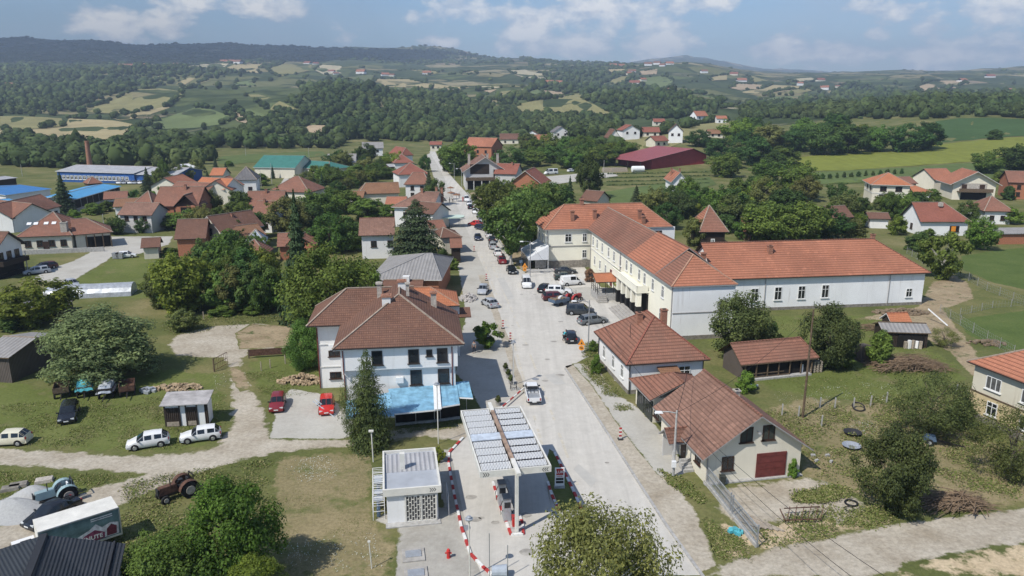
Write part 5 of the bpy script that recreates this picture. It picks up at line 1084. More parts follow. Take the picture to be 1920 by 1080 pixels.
def broad(seed, n, size, nclump=46, shape='round', droop=0.0, gap=.0, asp=.62):
    "crown in a unit box: width 1, height 1 from z=0; clumps of leaves over and inside an uneven envelope"
    rng = np.random.default_rng(seed); C, Rr = [], []
    nclump = int(nclump*1.7)
    while len(C) < nclump:
        p = rng.normal(size=3); p /= np.linalg.norm(p); rad = rng.uniform(.3, 1.0)**.5 if rng.random() < .86 else rng.uniform(1.0, 1.22)
        q = p * rad; z = q[2]*.5 + .5
        k = {'round': 1.0, 'tall': 1.0 - .35*max(0, z - .5), 'vase': .62 + .5*z, 'oval': 1 - .5*abs(z - .4), 'bush': 1.05 - .55*z, 'spread': .55 + .75*min(1, z*1.6)*(1.15 - .5*z), 'weep': .8 + .3*math.sin(z*3)}[shape]
        k *= 1 + .22*math.sin(3*math.atan2(q[1], q[0]) + seed) * rng.uniform(.3, 1)
        x = np.array([q[0]*.40*k, q[1]*.40*k, .12 + z*.78]); C.append(x); Rr.append(rng.uniform(.055, .135)*(1 if rad <= 1 else .7))
    C, Rr = np.array(C), np.array(Rr); idx = rng.choice(nclump, n, p=Rr**2 / (Rr**2).sum())
    d = rng.normal(size=(n, 3)); d /= np.linalg.norm(d, axis=1, keepdims=True); rr = rng.uniform(.25, 1.12, n)**.6
    pos = C[idx] + d * (Rr[idx] * rr)[:, None] * np.array([1.1, 1.1, .85])
    if droop: pos[:, 2] -= droop * rng.random(n)**2 * .35 * np.linalg.norm(pos[:, :2], axis=1) * 2
    nr = d * .9 + np.array([0, 0, .55]) + rng.normal(size=(n, 3)) * .45 + (pos - np.array([0, 0, .45])) * .8
    return leaves(rng, pos, nr, size, droop, asp)
def conifer(seed, n, size, power=1.0, tiers=16, ragged=.25, base=.04):
    rng = np.random.default_rng(seed); z = 1 - rng.random(n)**.62 * (1 - base); t_ = np.round(z * tiers + rng.normal(size=n)*.12) / tiers
    ang = rng.random(n) * 6.283; nb = 7; lob = .5 + .5*np.cos(nb*ang + t_*37)
    R_ = .5 * (1 - z)**power * (1 - ragged*lob*rng.random(n)) * (1 + .18*np.sin(2.3*ang + seed)*np.sin(z*9)) * (.75 + .25*np.cos((z*tiers % 1)*6.283)); r = R_ * rng.random(n)**.38
    pos = np.stack([r*np.cos(ang), r*np.sin(ang), np.clip(z - r*.22, 0, 1)], 1)
    nr = np.stack([np.cos(ang)*.7, np.sin(ang)*.7, np.full(n, .8)], 1) + rng.normal(size=(n, 3))*.4
    return leaves(rng, pos, nr, size*(.55 + .6*(1 - z)), .4, .5)
CR = {}
def proto(k, V, m): CR[k] = leaf_mesh('crown', V, m)
proto('a', broad(1, 7500, .050, 44, 'round'), 'leaf_mid'); proto('b', broad(2, 7500, .050, 50, 'vase'), 'leaf_mid'); proto('c', broad(3, 7500, .046, 40, 'tall'), 'leaf_mid'); proto('d', broad(4, 7500, .052, 34, 'oval'), 'leaf_mid')
proto('e', broad(5, 5000, .060, 30, 'bush'), 'leaf_mid'); proto('f', broad(15, 5000, .06, 26, 'spread'), 'leaf_mid')
proto('willow', broad(6, 32000, .027, 60, 'bush', .2, asp=.5), 'leaf_willow'); proto('birch', broad(7, 27000, .024, 60, 'weep', .5, asp=.5), 'leaf_birch'); proto('thicket', broad(8, 30000, .024, 60, 'oval'), 'leaf_mid')
proto('walnut', broad(9, 24000, .026, 56, 'round'), 'leaf_apple'); proto('loose', broad(10, 12000, .024, 46, 'spread', .1, asp=.45), 'leaf_olive'); proto('orchard', broad(12, 18000, .028, 50, 'vase'), 'leaf_apple')
proto('big', broad(13, 22000, .028, 70, 'round'), 'leaf_mid'); proto('maple', broad(14, 3200, .085, 22, 'spread'), 'leaf_bright')
proto('spruce', conifer(21, 12000, .050, 1.0, 18), 'leaf_spruce'); proto('fir', conifer(22, 8000, .060, .9, 13, .35), 'leaf_spruce'); proto('pine', conifer(23, 16000, .045, .5, 9, .3), 'leaf_pine'); proto('cypress', conifer(24, 26000, .030, .5, 13, .6, .0), 'leaf_apple')
def trunk_mesh(kind, seed):
    rng = random.Random(seed); mb = MB(); top = .95 if kind == 'conifer' else .62
    pts = [(0, 0, -.02), (.01, .0, top*.35), (.02*rng.uniform(-1, 1), .02, top*.7), (.0, .0, top)]
    mb.tube(pts, [.030, .022, .015, .006] if kind != 'conifer' else [.020, .016, .010, .003], 7)
    if kind != 'conifer':
        for k in range(6):
            a_ = k*1.05 + rng.random(); z0 = rng.uniform(.2, .5); L_ = rng.uniform(.18, .34)
            mb.tube([(0, 0, z0), (math.cos(a_)*L_*.5, math.sin(a_)*L_*.5, z0 + .12), (math.cos(a_)*L_, math.sin(a_)*L_, z0 + .26)], [.012, .008, .003], 5)
    return mb.mesh('trunk', 'bark')
TRK = {'leafy': trunk_mesh('leafy', 1), 'conifer': trunk_mesh('conifer', 2)}
NAMES = {'spruce': 'spruce_tree', 'fir': 'fir_tree', 'pine': 'pine_tree', 'cypress': 'conifer_tree', 'willow': 'willow_tree', 'birch': 'birch_tree', 'e': 'shrub', 'thicket': 'bushy_tree', 'orchard': 'orchard_tree', 'maple': 'street_tree', 'walnut': 'walnut_tree'}
TREE_N = [0]
def tree(kind, px, pyb, pyt, wpx, label, m=None, group=None, lift=0.0, name=None, pale=False, at=None, wm=None, hm=None):
    "tree from its foot pixel, the row of its top and its width on the photograph"
    g = at or G(px, pyb); Y = g.y
    h = hm or max(.8, H - Y*math.tan(TH + math.atan((pyt - 540)/F)) - g.z); dep = Y*CT + (H - g.z - h/2)*ST; w_ = wm or wpx*dep/F
    con = kind in ('spruce', 'fir', 'pine', 'cypress'); TREE_N[0] += 1; rz = (TREE_N[0]*2.399) % 6.283
    cat = 'shrub' if kind == 'e' else 'tree'
    r_ = thing(name or NAMES.get(kind, 'broadleaf_tree'), label, cat, g, 0, group)
    lf = 0.0 if kind in ('e', 'thicket', 'cypress', 'spruce', 'willow') else lift
    c = obj('crown', CR[kind], r_, (0, 0, h*lf - h*(.06 if lf else .10)), rz); c.scale = (w_*1.06, w_*1.06, h*(1.05 - lf) + h*.04)
    if m: swap(c, 0, m)
    k = obj('trunk', TRK['conifer' if con else 'leafy'], r_, (0, 0, -.1), rz); s_ = min(w_*1.0, h*.8); k.scale = (s_, s_, h)
    if pale: swap(k, 0, 'pale_bark')
    return r_
# --- single trees, near to far
tree('willow', 195, 708, 563, 262, 'huge spreading willow with grey green foliage over the parked trailers')
tree('a', 72, 606, 512, 148, 'dense round bright green tree by the lane meadow', 'leaf_bright')
tree('cypress', 694, 836, 652, 122, 'ragged dark conifer in front of the blue awning')
tree('loose', 668, 838, 690, 62, 'spindly sparse tree leaning beside the ragged conifer', 'leaf_apple', pale=False)
tree('a', 675, 612, 478, 95, 'full tree between the big white house and the grey roofed hall', 'leaf_mid')
tree('big', 622, 645, 446, 192, 'massive dark green tree crowding the back of the big white house', 'leaf_mid')
tree('thicket', 575, 690, 590, 90, 'leafy thicket at the side of the big white house', 'leaf_mid')
tree('spruce', 567, 604, 352, 118, 'very tall dark spruce towering over the village gardens')
tree('pine', 782, 492, 372, 140, 'broad dark pine behind the grey roofed hall')
tree('b', 345, 585, 462, 128, 'bright leafy tree behind the gravel yard, close to the striped roof house', 'leaf_bright')
tree('a', 305, 560, 500, 70, 'smaller green tree at the edge of the lane meadow', 'leaf_mid')
tree('d', 418, 582, 500, 85, 'mid green tree in the middle of the garden thicket', 'leaf_mid')
tree('c', 462, 580, 478, 95, 'dark leafy tree between garden thicket and tall spruce', 'leaf_dark')
tree('e', 512, 582, 505, 85, 'bright green low tree at the foot of the tall spruce', 'leaf_bright')
tree('b', 395, 520, 440, 80, 'dark tree below the striped roof house', 'leaf_dark')
tree('a', 620, 475, 392, 80, 'rounded tree between tall spruce and pine house', 'leaf_mid')
tree('c', 655, 470, 400, 75, 'dark upright tree next to the pine house', 'leaf_dark')
tree('d', 690, 412, 368, 80, 'green tree above the pine house roof', 'leaf_mid')
tree('a', 540, 440, 362, 85, 'pale olive tree beside the tall spruce top', 'leaf_olive')
tree('b', 600, 420, 350, 90, 'full green tree behind the tall spruce top', 'leaf_mid')
tree('d', 650, 400, 352, 70, 'dense green tree in front of the ochre barn', 'leaf_mid')
tree('maple', 913, 652, 603, 58, 'small bright green tree on the pavement beside the street')
tree('e', 830, 500, 462, 40, 'dark bush at the corner of the grey roofed hall', 'leaf_dark')
tree('e', 848, 505, 480, 36, 'low bush on the pavement strip beside the street shelter', 'leaf_mid')
tree('fir', 805, 375, 318, 40, 'slim dark fir at the west kerb of the far street', 'leaf_pine'); tree('a', 815, 385, 330, 42, 'round dark tree overhanging the street by the white street house', 'leaf_dark')
tree('c', 797, 322, 285, 26, 'small dark tree near the street end', 'leaf_dark')
# plane trees along the street
for i, (px, pb, pt, wp) in enumerate(((988, 462, 342, 100), (1012, 430, 338, 84), (948, 470, 372, 84), (958, 500, 372, 100), (1000, 480, 362, 96), (930, 440, 335, 84), (975, 440, 348, 80), (912, 412, 342, 60), (940, 408, 330, 60))):
    tree('abdfbafdb'[i], px, pb, pt, wp, 'yellowish green plane tree in the thick row beside the parked cars', 'leaf_plane', 'plane trees beside the parked cars', lift=.2, name='plane_tree', pale=True)
tree('d', 1035, 420, 335, 95, 'dark broad tree behind the yellow building north wing', 'leaf_dark'); tree('fir', 1068, 400, 328, 40, 'pointed dark fir behind the yellow building', 'leaf_pine')
tree('c', 1103, 372, 278, 56, 'tall slender dark poplar standing alone in the meadow', 'leaf_dark'); tree('e', 1128, 385, 355, 40, 'bush at the meadow edge below the slender poplar', 'leaf_dark')
tree('fir', 1192, 392, 346, 46, 'dark conifer just behind the red roof ridge', 'leaf_pine'); tree('b', 1225, 412, 345, 60, 'olive green tree beside the arched house', 'leaf_olive'); tree('a', 1278, 410, 352, 58, 'full green tree below the arched house', 'leaf_apple')
tree('d', 1300, 462, 402, 48, 'light green tree leaning on the timber house', 'leaf_olive'); tree('a', 1250, 430, 375, 60, 'dark tree behind the north wing end', 'leaf_dark')
for px, pb, pt, wp, kd, m, lb in ((1345, 412, 350, 70, 'b', 'leaf_mid', 'green tree above the timber house roof'), (1390, 408, 352, 50, 'c', 'leaf_yellow', 'fresh yellow green tree in the dense grove'), (1440, 455, 372, 110, 'a', 'leaf_mid', 'large rounded tree in the grove behind the long hall'),
    (1505, 455, 370, 110, 'b', 'leaf_mid', 'spreading tree over the middle of the long hall roof'), (1470, 420, 348, 90, 'd', 'leaf_dark', 'dark tree at the back of the grove'), (1555, 450, 385, 80, 'a', 'leaf_dark', 'dark tree at the grove end near the white shed'),
    (1600, 452, 405, 60, 'e', 'leaf_olive', 'pale shrubby tree between grove and white shed'), (1510, 378, 322, 60, 'c', 'leaf_olive', 'tree in pale blossom above the grove'), (1415, 380, 330, 70, 'b', 'leaf_dark', 'dark tree under the bright field edge'),
    (1380, 380, 328, 60, 'e', 'leaf_mid', 'bushy tree between grove and meadow'), (1575, 388, 338, 55, 'a', 'leaf_dark', 'dark round tree before the white villa'), (1665, 412, 352, 40, 'c', 'leaf_mid', 'climbing green tree at the villa corner'),
    (1692, 410, 355, 60, 'b', 'leaf_mid', 'leafy tree hiding the villa ground floor'), (1715, 392, 355, 60, 'e', 'leaf_dark', 'dark hedge tree below the villa annex'), (1745, 372, 352, 50, 'e', 'leaf_mid', 'low leafy tree between villa and chalet'),
    (1682, 440, 398, 46, 'e', 'leaf_bright', 'bright low tree by the white shed'), (1720, 470, 430, 56, 'e', 'leaf_dark', 'dark shrub before the white cottage wall'), (1812, 420, 372, 46, 'a', 'leaf_dark', 'dark round shrub beside the white hip cottage'),
    (1838, 468, 400, 60, 'a', 'leaf_bright', 'round bright green tree beside the yard wall'), (1765, 524, 425, 82, 'f', 'leaf_mid', 'small tree with pale twin trunks at the lawn corner'), (1895, 420, 385, 50, 'e', 'leaf_bright', 'yellow green bush at the edge of view by the hip cottage'),
    (1740, 452, 425, 34, 'e', 'leaf_mid', 'small bush before the yellow shuttered window'), (1890, 375, 345, 34, 'e', 'leaf_dark', 'dark bush beside the chalet'), (1850, 325, 280, 60, 'a', 'leaf_mid', 'round tree above the chalet'), (1905, 318, 265, 80, 'b', 'leaf_dark', 'broad dark tree above the red brick edge house'), (1870, 345, 318, 30, 'e', 'leaf_mid', 'small light tree at the slope above the chalet')):
    tree(kd, px, pb, pt, wp, lb, m, pale=(px == 1765))
tree('orchard', 1388, 668, 538, 142, 'large dark tree against the white south wall', 'leaf_apple'); tree('e', 1442, 655, 598, 62, 'dense dark bush beside the timber barn roof', 'leaf_dark')
tree('orchard', 1552, 690, 558, 118, 'dark fruit tree in front of the long hall windows', 'leaf_apple'); tree('e', 1575, 690, 630, 70, 'dark undergrowth at the foot of the fruit tree', 'leaf_dark')
tree('e', 1648, 684, 612, 66, 'green bush beside the grey tin lean-to', 'leaf_mid'); tree('loose', 1768, 650, 608, 52, 'thin yellowish sapling beside the sandy track', 'leaf_olive')
tree('walnut', 1676, 962, 786, 142, 'big dark rounded tree alone in the weedy yard'); tree('loose', 1742, 815, 682, 165, 'wide loose olive shrub tree in the middle of the orchard grass', 'leaf_apple', name='shrub_tree')
tree('loose', 1890, 900, 742, 150, 'sparse scraggy tree in front of the old yellow house', 'leaf_olive', name='shrub_tree'); tree('e', 1800, 800, 740, 70, 'dark shrub at the corner of the old yellow house', 'leaf_apple')
tree('birch', 1112, 0, 0, 0, 'drooping birch at the bottom edge beside the street', at=P(1112, 1215), wm=9.0, hm=11.2, pale=True)
tree('thicket', 432, 0, 0, 0, 'tall bushy sapling clump at the edge of the dry meadow', 'leaf_bright', at=P(435, 1098), wm=7.8, hm=9.2)
tree('thicket', 320, 0, 0, 0, 'lower bushy clump beside the charcoal roof', 'leaf_mid', at=P(320, 1150), wm=7.5, hm=6.6)
tree('thicket', 470, 0, 0, 0, 'leafy clump cut by the bottom edge of the picture', 'leaf_bright', at=P(478, 1150), wm=5.0, hm=4.6)
tree('e', 1195, 672, 648, 26, 'little green bush by the orange road signs', 'leaf_mid') if False else None
tree('e', 1118, 700, 660, 30, 'rounded green shrub at the hip roofed house wall', 'leaf_bright'); tree('e', 1112, 660, 635, 24, 'shrub beside the tall street lamp', 'leaf_mid'); tree('e', 1105, 528, 500, 28, 'reddish ornamental bush in the flower bed', 'leaf_dry')
tree('maple', 822, 866, 836, 26, 'yellow green little shrub beside the petrol kiosk', 'leaf_yellow'); tree('e', 1178, 740, 712, 24, 'green weed bush behind the gabled house', 'leaf_bright') if False else None
tree('e', 1398, 735, 690, 50, 'bright bush behind the gabled house roof', 'leaf_bright'); tree('e', 1486, 895, 855, 24, 'green bush at the garage house corner', 'leaf_bright')
# conifers and gardens of the west village
for kd, px, pb, pt, wp, m, lb in (('fir', 122, 402, 322, 62, None, 'big dark fir in front of the blue roofs'), ('fir', 279, 368, 312, 44, None, 'dark fir beside the blue workshop'), ('c', 305, 352, 322, 36, 'leaf_olive', 'tree in pale leaf beside the dark fir'), ('c', 308, 345, 290, 24, 'leaf_mid', 'tall slim green tree behind the blue workshop'),
    ('fir', 322, 340, 288, 22, None, 'grey blue fir behind the workshop roof'), ('fir', 425, 335, 303, 24, None, 'small fir beside the vivid orange block'), ('fir', 405, 322, 292, 18, None, 'slim fir behind the vivid orange block'), ('fir', 390, 345, 318, 20, 'leaf_pine', 'dark fir before the vivid orange block'),
    ('c', 398, 412, 348, 44, 'leaf_olive', 'weeping pale tree by the village lane'), ('a', 362, 432, 388, 80, 'leaf_mid', 'broad green tree between dormer house and striped roof'), ('d', 325, 430, 402, 50, 'leaf_mid', 'rounded tree in front of the dormer house'), ('b', 218, 440, 402, 44, 'leaf_dark', 'dark shrub tree before the patchy roof cottage'),
    ('a', 270, 436, 404, 36, 'leaf_dark', 'small dark tree at the terrace cottage lawn'), ('e', 175, 402, 378, 50, 'leaf_mid', 'bushes under the open blue hall'), ('e', 140, 415, 390, 36, 'leaf_bright', 'bright bush beside the big fir'), ('a', 440, 405, 380, 44, 'leaf_olive', 'blossoming bush by the lane bend'), ('e', 455, 425, 402, 50, 'leaf_bright', 'bright green bush beside the white end house'),
    ('a', 575, 358, 318, 44, 'leaf_olive', 'tree with pale leaves before the sports annex'), ('fir', 605, 368, 322, 30, None, 'dark conifer beside the pale leaved tree'), ('b', 635, 352, 312, 60, 'leaf_mid', 'dense tree at the back of the gardens'), ('d', 672, 340, 305, 55, 'leaf_mid', 'tree behind the ochre barn'), ('a', 705, 336, 302, 50, 'leaf_mid', 'tree between ochre barn and street row'), ('b', 730, 335, 310, 36, 'leaf_mid', 'small tree beside the street row'),
    ('fir', 512, 335, 308, 14, None, 'slim fir pair beside the sports hall, taller one'), ('fir', 506, 332, 312, 10, None, 'slim fir pair beside the sports hall, shorter one'), ('e', 490, 348, 322, 40, 'leaf_bright', 'bushes before the sports hall wall'), ('e', 430, 312, 300, 24, 'leaf_mid', 'bush at the pitch edge'),
    ('e', 318, 480, 462, 50, 'leaf_mid', 'hedge bush beside the lean-to'), ('b', 440, 470, 425, 50, 'leaf_dark', 'dark tree in front of the tarpaulin covered shed'), ('d', 500, 520, 470, 50, 'leaf_mid', 'tree beside the small red hip roof'), ('e', 700, 440, 415, 30, 'leaf_mid', 'bush before the pine house'), ('d', 730, 412, 380, 60, 'leaf_mid', 'tree between the ochre barn and patterned hip roof'), ('e', 668, 470, 440, 40, 'leaf_bright', 'bright bush at the pine house wall'),
    ('e', 600, 500, 460, 50, 'leaf_mid', 'green bush behind the tall spruce'), ('e', 20, 620, 585, 60, 'leaf_dark', 'dark shrub by the weathered shed'), ('e', 90, 592, 570, 50, 'leaf_olive', 'low scrub behind the weathered shed'), ('e', 420, 590, 570, 70, 'leaf_mid', 'long bramble hedge at the grass edge'), ('e', 480, 588, 568, 60, 'leaf_mid', 'bramble hedge end beside the thicket'), ('a', 345, 620, 575, 60, 'leaf_olive', 'shrubby tree at the back of the gravel yard')):
    tree(kd, px, pb, pt, wp, lb, m)
for px, pb, pt, wp, kd, m, lb in ((858, 328, 256, 84, 'b', 'leaf_mid', 'large tree overhanging the east kerb of the far street'), (843, 322, 270, 44, 'a', 'leaf_dark', 'dark tree at the far street kerb'), (955, 318, 270, 70, 'a', 'leaf_dark', 'dark tree beside the brick block'), (1000, 312, 280, 60, 'd', 'leaf_mid', 'tree behind the white van'), (1040, 305, 268, 70, 'b', 'leaf_mid', 'leafy tree on the slope above the white van'), (1085, 300, 262, 70, 'a', 'leaf_dark', 'dark slope tree above the slender poplar'),
    (1125, 310, 270, 70, 'd', 'leaf_mid', 'wide slope tree beside the slender poplar'), (1170, 300, 268, 50, 'b', 'leaf_mid', 'slope tree beside the maroon barn roof'), (1310, 275, 240, 50, 'a', 'leaf_dark', 'dark tree behind the maroon barn'), (1345, 300, 255, 56, 'd', 'leaf_dark', 'dark tree beside the maroon barn wall'), (1358, 332, 282, 70, 'b', 'leaf_mid', 'big round tree beside the maroon barn gable'), (1400, 290, 240, 70, 'a', 'leaf_dark', 'dark tree at the west end of the field hedge'),
    (1440, 285, 230, 80, 'd', 'leaf_olive', 'olive crowned tree in the field hedge'), (1490, 285, 236, 70, 'b', 'leaf_dark', 'dark tree in the middle of the field hedge'), (1545, 290, 224, 80, 'a', 'leaf_dark', 'tallest dark tree of the field hedge'), (1590, 288, 228, 80, 'd', 'leaf_dark', 'dark tree beside the tallest hedge tree'), (1640, 285, 230, 60, 'b', 'leaf_mid', 'mid green tree of the field hedge'), (1700, 284, 226, 80, 'a', 'leaf_dark', 'dense dark tree before the maize field'), (1740, 280, 224, 60, 'd', 'leaf_dark', 'last dark tree of the hedge at the maize corner'), (1465, 312, 270, 90, 'e', 'leaf_mid', 'scrubby trees at the bright field corner'), (1440, 345, 295, 80, 'b', 'leaf_mid', 'leafy tree at the lower field corner'), (1865, 262, 240, 40, 'e', 'leaf_dark', 'lone dark bush between maize and bright field')):
    tree(kd, px, pb, pt, wp, lb, m)
for i in range(14): tree('e', 1515 + i*13.5, 338 - i*.9, 327 - i*.9 - (i % 3), 9 + i % 4, 'young tree in the row below the bright field', 'leaf_dark', 'young trees in a row below the bright field', name='young_tree')

FILL = [
 ('tree in the dense garden thicket behind the gravel yard', 'trees of the garden thicket', 20, [(285, 560), (300, 585), (420, 592), (540, 588), (556, 560), (480, 520), (380, 520)], 85, 102),
 ('tree squeezed between the red roofs of the west village', 'trees between the west village roofs', 34, [(370, 440), (420, 400), (520, 372), (640, 372), (655, 440), (620, 470), (540, 490), (440, 500)], 46, 50),
 ('tree of the grove behind the long hall', 'grove behind the long hall', 16, [(1345, 440), (1360, 395), (1420, 365), (1530, 365), (1600, 420), (1600, 450), (1400, 452)], 66, 66),
 ('tree on the overgrown slope above the street trees', 'trees on the overgrown slope', 20, [(940, 312), (990, 285), (1080, 275), (1180, 285), (1190, 305), (1100, 318), (1000, 322)], 46, 38),
 ('tree around the arched house and timber house', 'trees around the arched house', 9, [(1185, 400), (1240, 375), (1300, 372), (1345, 400), (1290, 425), (1230, 420)], 46, 50),
 ('tree by the sports annex and street row', 'trees by the sports annex', 28, [(585, 360), (600, 325), (690, 300), (760, 292), (740, 335), (690, 345), (640, 372)], 40, 36),
 ('tree in the gardens around the white villa', 'trees around the white villa', 10, [(1590, 415), (1600, 385), (1690, 395), (1760, 380), (1830, 420), (1720, 440), (1640, 445)], 38, 34),
 ('tree in the hedge between maroon barn and bright field', 'hedge trees below the maize', 16, [(1335, 330), (1345, 270), (1450, 250), (1600, 262), (1740, 256), (1740, 276), (1600, 286), (1480, 300), (1420, 340)], 62, 50),
 ('tree near the blue roofs of the west edge', 'trees near the blue roofs', 15, [(190, 400), (230, 385), (300, 345), (420, 320), (430, 340), (340, 345), (280, 400)], 30, 34)]
rf_ = random.Random(21)
for lb, gp, n, poly, wp, hp_ in FILL:
    k = 0; xs = [p[0] for p in poly]; ys_ = [p[1] for p in poly]
    while k < n:
        px, py = rf_.uniform(min(xs), max(xs)), rf_.uniform(min(ys_), max(ys_))
        if not inside0(poly, px, py) or 520 < px < 612 and py > 480: continue
        k += 1; s = rf_.uniform(.65, 1.2); kd = rf_.choice('abcde')
        tree(kd, px, py, py - hp_*s*(.6 if kd == 'e' else 1), wp*s, lb, rf_.choice(['leaf_mid', 'leaf_mid', 'leaf_dark', 'leaf_dark', 'leaf_bright', 'leaf_olive']), gp, name='garden_tree')

# ================================================================== woods and hedgerows (stuff)
_ico = bmesh.new(); bmesh.ops.create_icosphere(_ico, subdivisions=2, radius=1); _iv = np.array([v.co[:] for v in _ico.verts]); _if = np.array([[v.index for v in f.verts] for f in _ico.faces]); _ico.free()
_ic1 = bmesh.new(); bmesh.ops.create_icosphere(_ic1, subdivisions=1, radius=1); _jv = np.array([v.co[:] for v in _ic1.verts]); _jf = np.array([[v.index for v in f.verts] for f in _ic1.faces]); _ic1.free()
def inside(poly, x, y):
    c = False; n = len(poly)
    for i in range(n):
        (x1, y1), (x2, y2) = poly[i], poly[(i + 1) % n]
        if (y1 > y) != (y2 > y) and x < (x2 - x1)*(y - y1)/(y2 - y1) + x1: c = not c
    return c
FB = [(min(p[0] for p in f), max(p[0] for p in f), min(p[1] for p in f), max(p[1] for p in f), f) for _, f in FIELDS]
def in_field(px, py):
    return any(a <= px <= b and c <= py <= d and inside(f, px, py) for a, b, c, d, f in FB)
WOODS = [[(600, 300), (640, 232), (590, 200), (560, 165), (640, 150), (700, 163), (760, 174), (850, 178), (880, 190), (915, 206), (960, 222), (1000, 219), (1060, 222), (1110, 218), (1165, 226), (1160, 250), (1050, 255), (960, 258), (880, 262), (800, 280), (720, 290)],
 [(1090, 178), (1110, 162), (1200, 160), (1290, 180), (1350, 195), (1340, 215), (1260, 222), (1170, 224), (1130, 205)], [(-80, 130), (120, 118), (330, 125), (350, 140), (330, 150), (270, 157), (190, 187), (130, 208), (60, 215), (-80, 212)],
 [(-80, 268), (30, 262), (110, 270), (140, 275), (220, 277), (270, 255), (410, 268), (430, 270), (560, 268), (640, 262), (640, 292), (560, 282), (420, 284), (400, 306), (330, 314), (150, 319), (60, 313), (-80, 313)],
 [(1375, 230), (1400, 206), (1470, 186), (1560, 186), (1650, 180), (1760, 176), (1920, 178), (2080, 178), (2080, 224), (1850, 220), (1755, 226), (1700, 228), (1560, 228), (1440, 228)],
 [(1560, 170), (1600, 155), (1700, 175), (1640, 190), (1560, 190)], [(1150, 300), (1080, 275), (1000, 280), (960, 262), (1150, 250), (1200, 262)]]
def woods(name, pts, label=None, hi=True, seed=0):
    "crowns at pts (x, y, z, width, height): lumpy bodies with loose leaf clumps around"
    rng = np.random.default_rng(seed); n = len(pts)
    if not n: return
    P_ = np.array(pts); V0, F0 = (_iv, _if) if hi else (_jv, _jf); k = len(V0)
    disp = 1 + rng.normal(size=(n, k))*(.17 if hi else .2); v = V0[None]*disp[..., None]
    sc_ = np.stack([P_[:, 3]/2, P_[:, 3]/2, P_[:, 4]/2], 1); v = v*sc_[:, None]*(.84 if hi else .95) + P_[:, None, :3] + np.array([0, 0, 1.0])*(P_[:, 4]*.46)[:, None, None]
    f = (F0[None] + (np.arange(n)*k)[:, None, None]).reshape(-1, 3); V = v.reshape(-1, 3)
    q = 80 if hi else 10; d = rng.normal(size=(n, q, 3)); d /= np.linalg.norm(d, axis=2, keepdims=True); d[..., 2] = np.abs(d[..., 2])*1.1 - .25
    c = d*sc_[:, None]*rng.uniform(.72, 1.14, (n, q, 1)) + P_[:, None, :3] + np.array([0, 0, 1.0])*(P_[:, 4]*.46)[:, None, None]
    L = leaves(rng, c.reshape(-1, 3), (d + rng.normal(size=d.shape)*.35 + np.array([0, 0, .3])).reshape(-1, 3), np.repeat(P_[:, 3]*(.17 if hi else .3), q), 0, .8)
    nf, nl = len(f), len(L)//4; me = bpy.data.meshes.new(name); me.vertices.add(len(V) + len(L)); me.vertices.foreach_set('co', np.concatenate([V, L]).astype('f').ravel())
    me.loops.add(nf*3 + nl*4); me.loops.foreach_set('vertex_index', np.concatenate([f.ravel(), np.arange(nl*4) + len(V)]).astype('i'))
    me.polygons.add(nf + nl); me.polygons.foreach_set('loop_start', np.concatenate([np.arange(nf)*3, nf*3 + np.arange(nl)*4]).astype('i')); me.materials.append(M['far_foliage']); me.update()
    return tag(obj(name, me), kind='stuff')
rw_ = random.Random(11); near_, mid_, far_ = [], [], []
def scatter(y0, y1, step, out, p_open, smin, smax):
    area = 0; y = y0
    while y < y1:
        dy = step*(y/y0)**.55; x = -.80*y - 60
        while x < .80*y + 60:
            X, Y_ = x + rw_.uniform(-.6, .6)*dy, y + rw_.uniform(-.6, .6)*dy; x += dy
            z = gz(X, Y_); px, py = proj(X, Y_, z)
            if not (-90 < px < 2010) or in_field(px, py): continue
            w_in = any(inside(w, px, py) for w in WOODS)
            if not w_in:
                k = noise.noise(Vector((X/(y*.16 + 60), Y_/(y*.2 + 80), 4)))
                ridge = y0 > 2000 and Y_ > 3300 and px < 960
                if rw_.random() > (.8 if ridge else (.72 if k > .14 else .025)): continue
            s = rw_.uniform(smin, smax)*rw_.choice((.6, .8, 1, 1, 1.15, 1.3)); out.append((X, Y_, z - 1, s*rw_.uniform(.8, 1.2), s*rw_.uniform(.75, 1.2)))
        y += dy*.85
def blocked(px, py):
    return (py > 262 and 640 < px < 1160 and py > 262) or (px > 1160 and py > 226) or (400 < px < 660 and 282 < py < 318) or (py > 320)
tmp = []; scatter(345, 600, 9.0, tmp, .05, 6.5, 10.5); near_ = [t_ for t_ in tmp if not blocked(*proj(*t_[:3]))]
scatter(600, 1150, 9.5, mid_, .13, 6, 10.5); mid_ = [t_ for t_ in mid_ if not (proj(*t_[:3])[0] > 1160 and proj(*t_[:3])[1] > 226)]
scatter(1150, 2300, 15, far_, .20, 8, 14); far2 = []; scatter(2300, 5600, 34, far2, .34, 16, 28); far2 = [(a, b, c - 4, d, e*.5) for a, b, c, d, e in far2]
hed = []
for nm, f in FIELDS:
    if nm in ('lime_crop', 'maize', 'grass_slope'): continue
    q = [G(*p) for p in f]
    for a, b in zip(q, q[1:] + q[:1]):
        L = (b - a).length
        if rw_.random() < .42: continue
        for k in range(int(L/9)):
            if rw_.random() < .5: continue
            t_ = (k + rw_.random())/max(1, L/9); x, y = a.x + (b.x - a.x)*t_ + rw_.uniform(-4, 4), a.y + (b.y - a.y)*t_ + rw_.uniform(-4, 4)
            if not 240 < y < 4000: continue
            s = rw_.uniform(4.5, 9.5); hed.append((x, y, gz(x, y) - .6, s*rw_.uniform(1, 1.5), s))
for r_ in range(4):
    for k in range(60):
        p = G(1140 + k*3.2 + rw_.uniform(-1, 1), 327 + r_*7 - k*.07); hed.append((p.x, p.y, p.z - .8, 1.5, rw_.uniform(1.1, 1.6)))
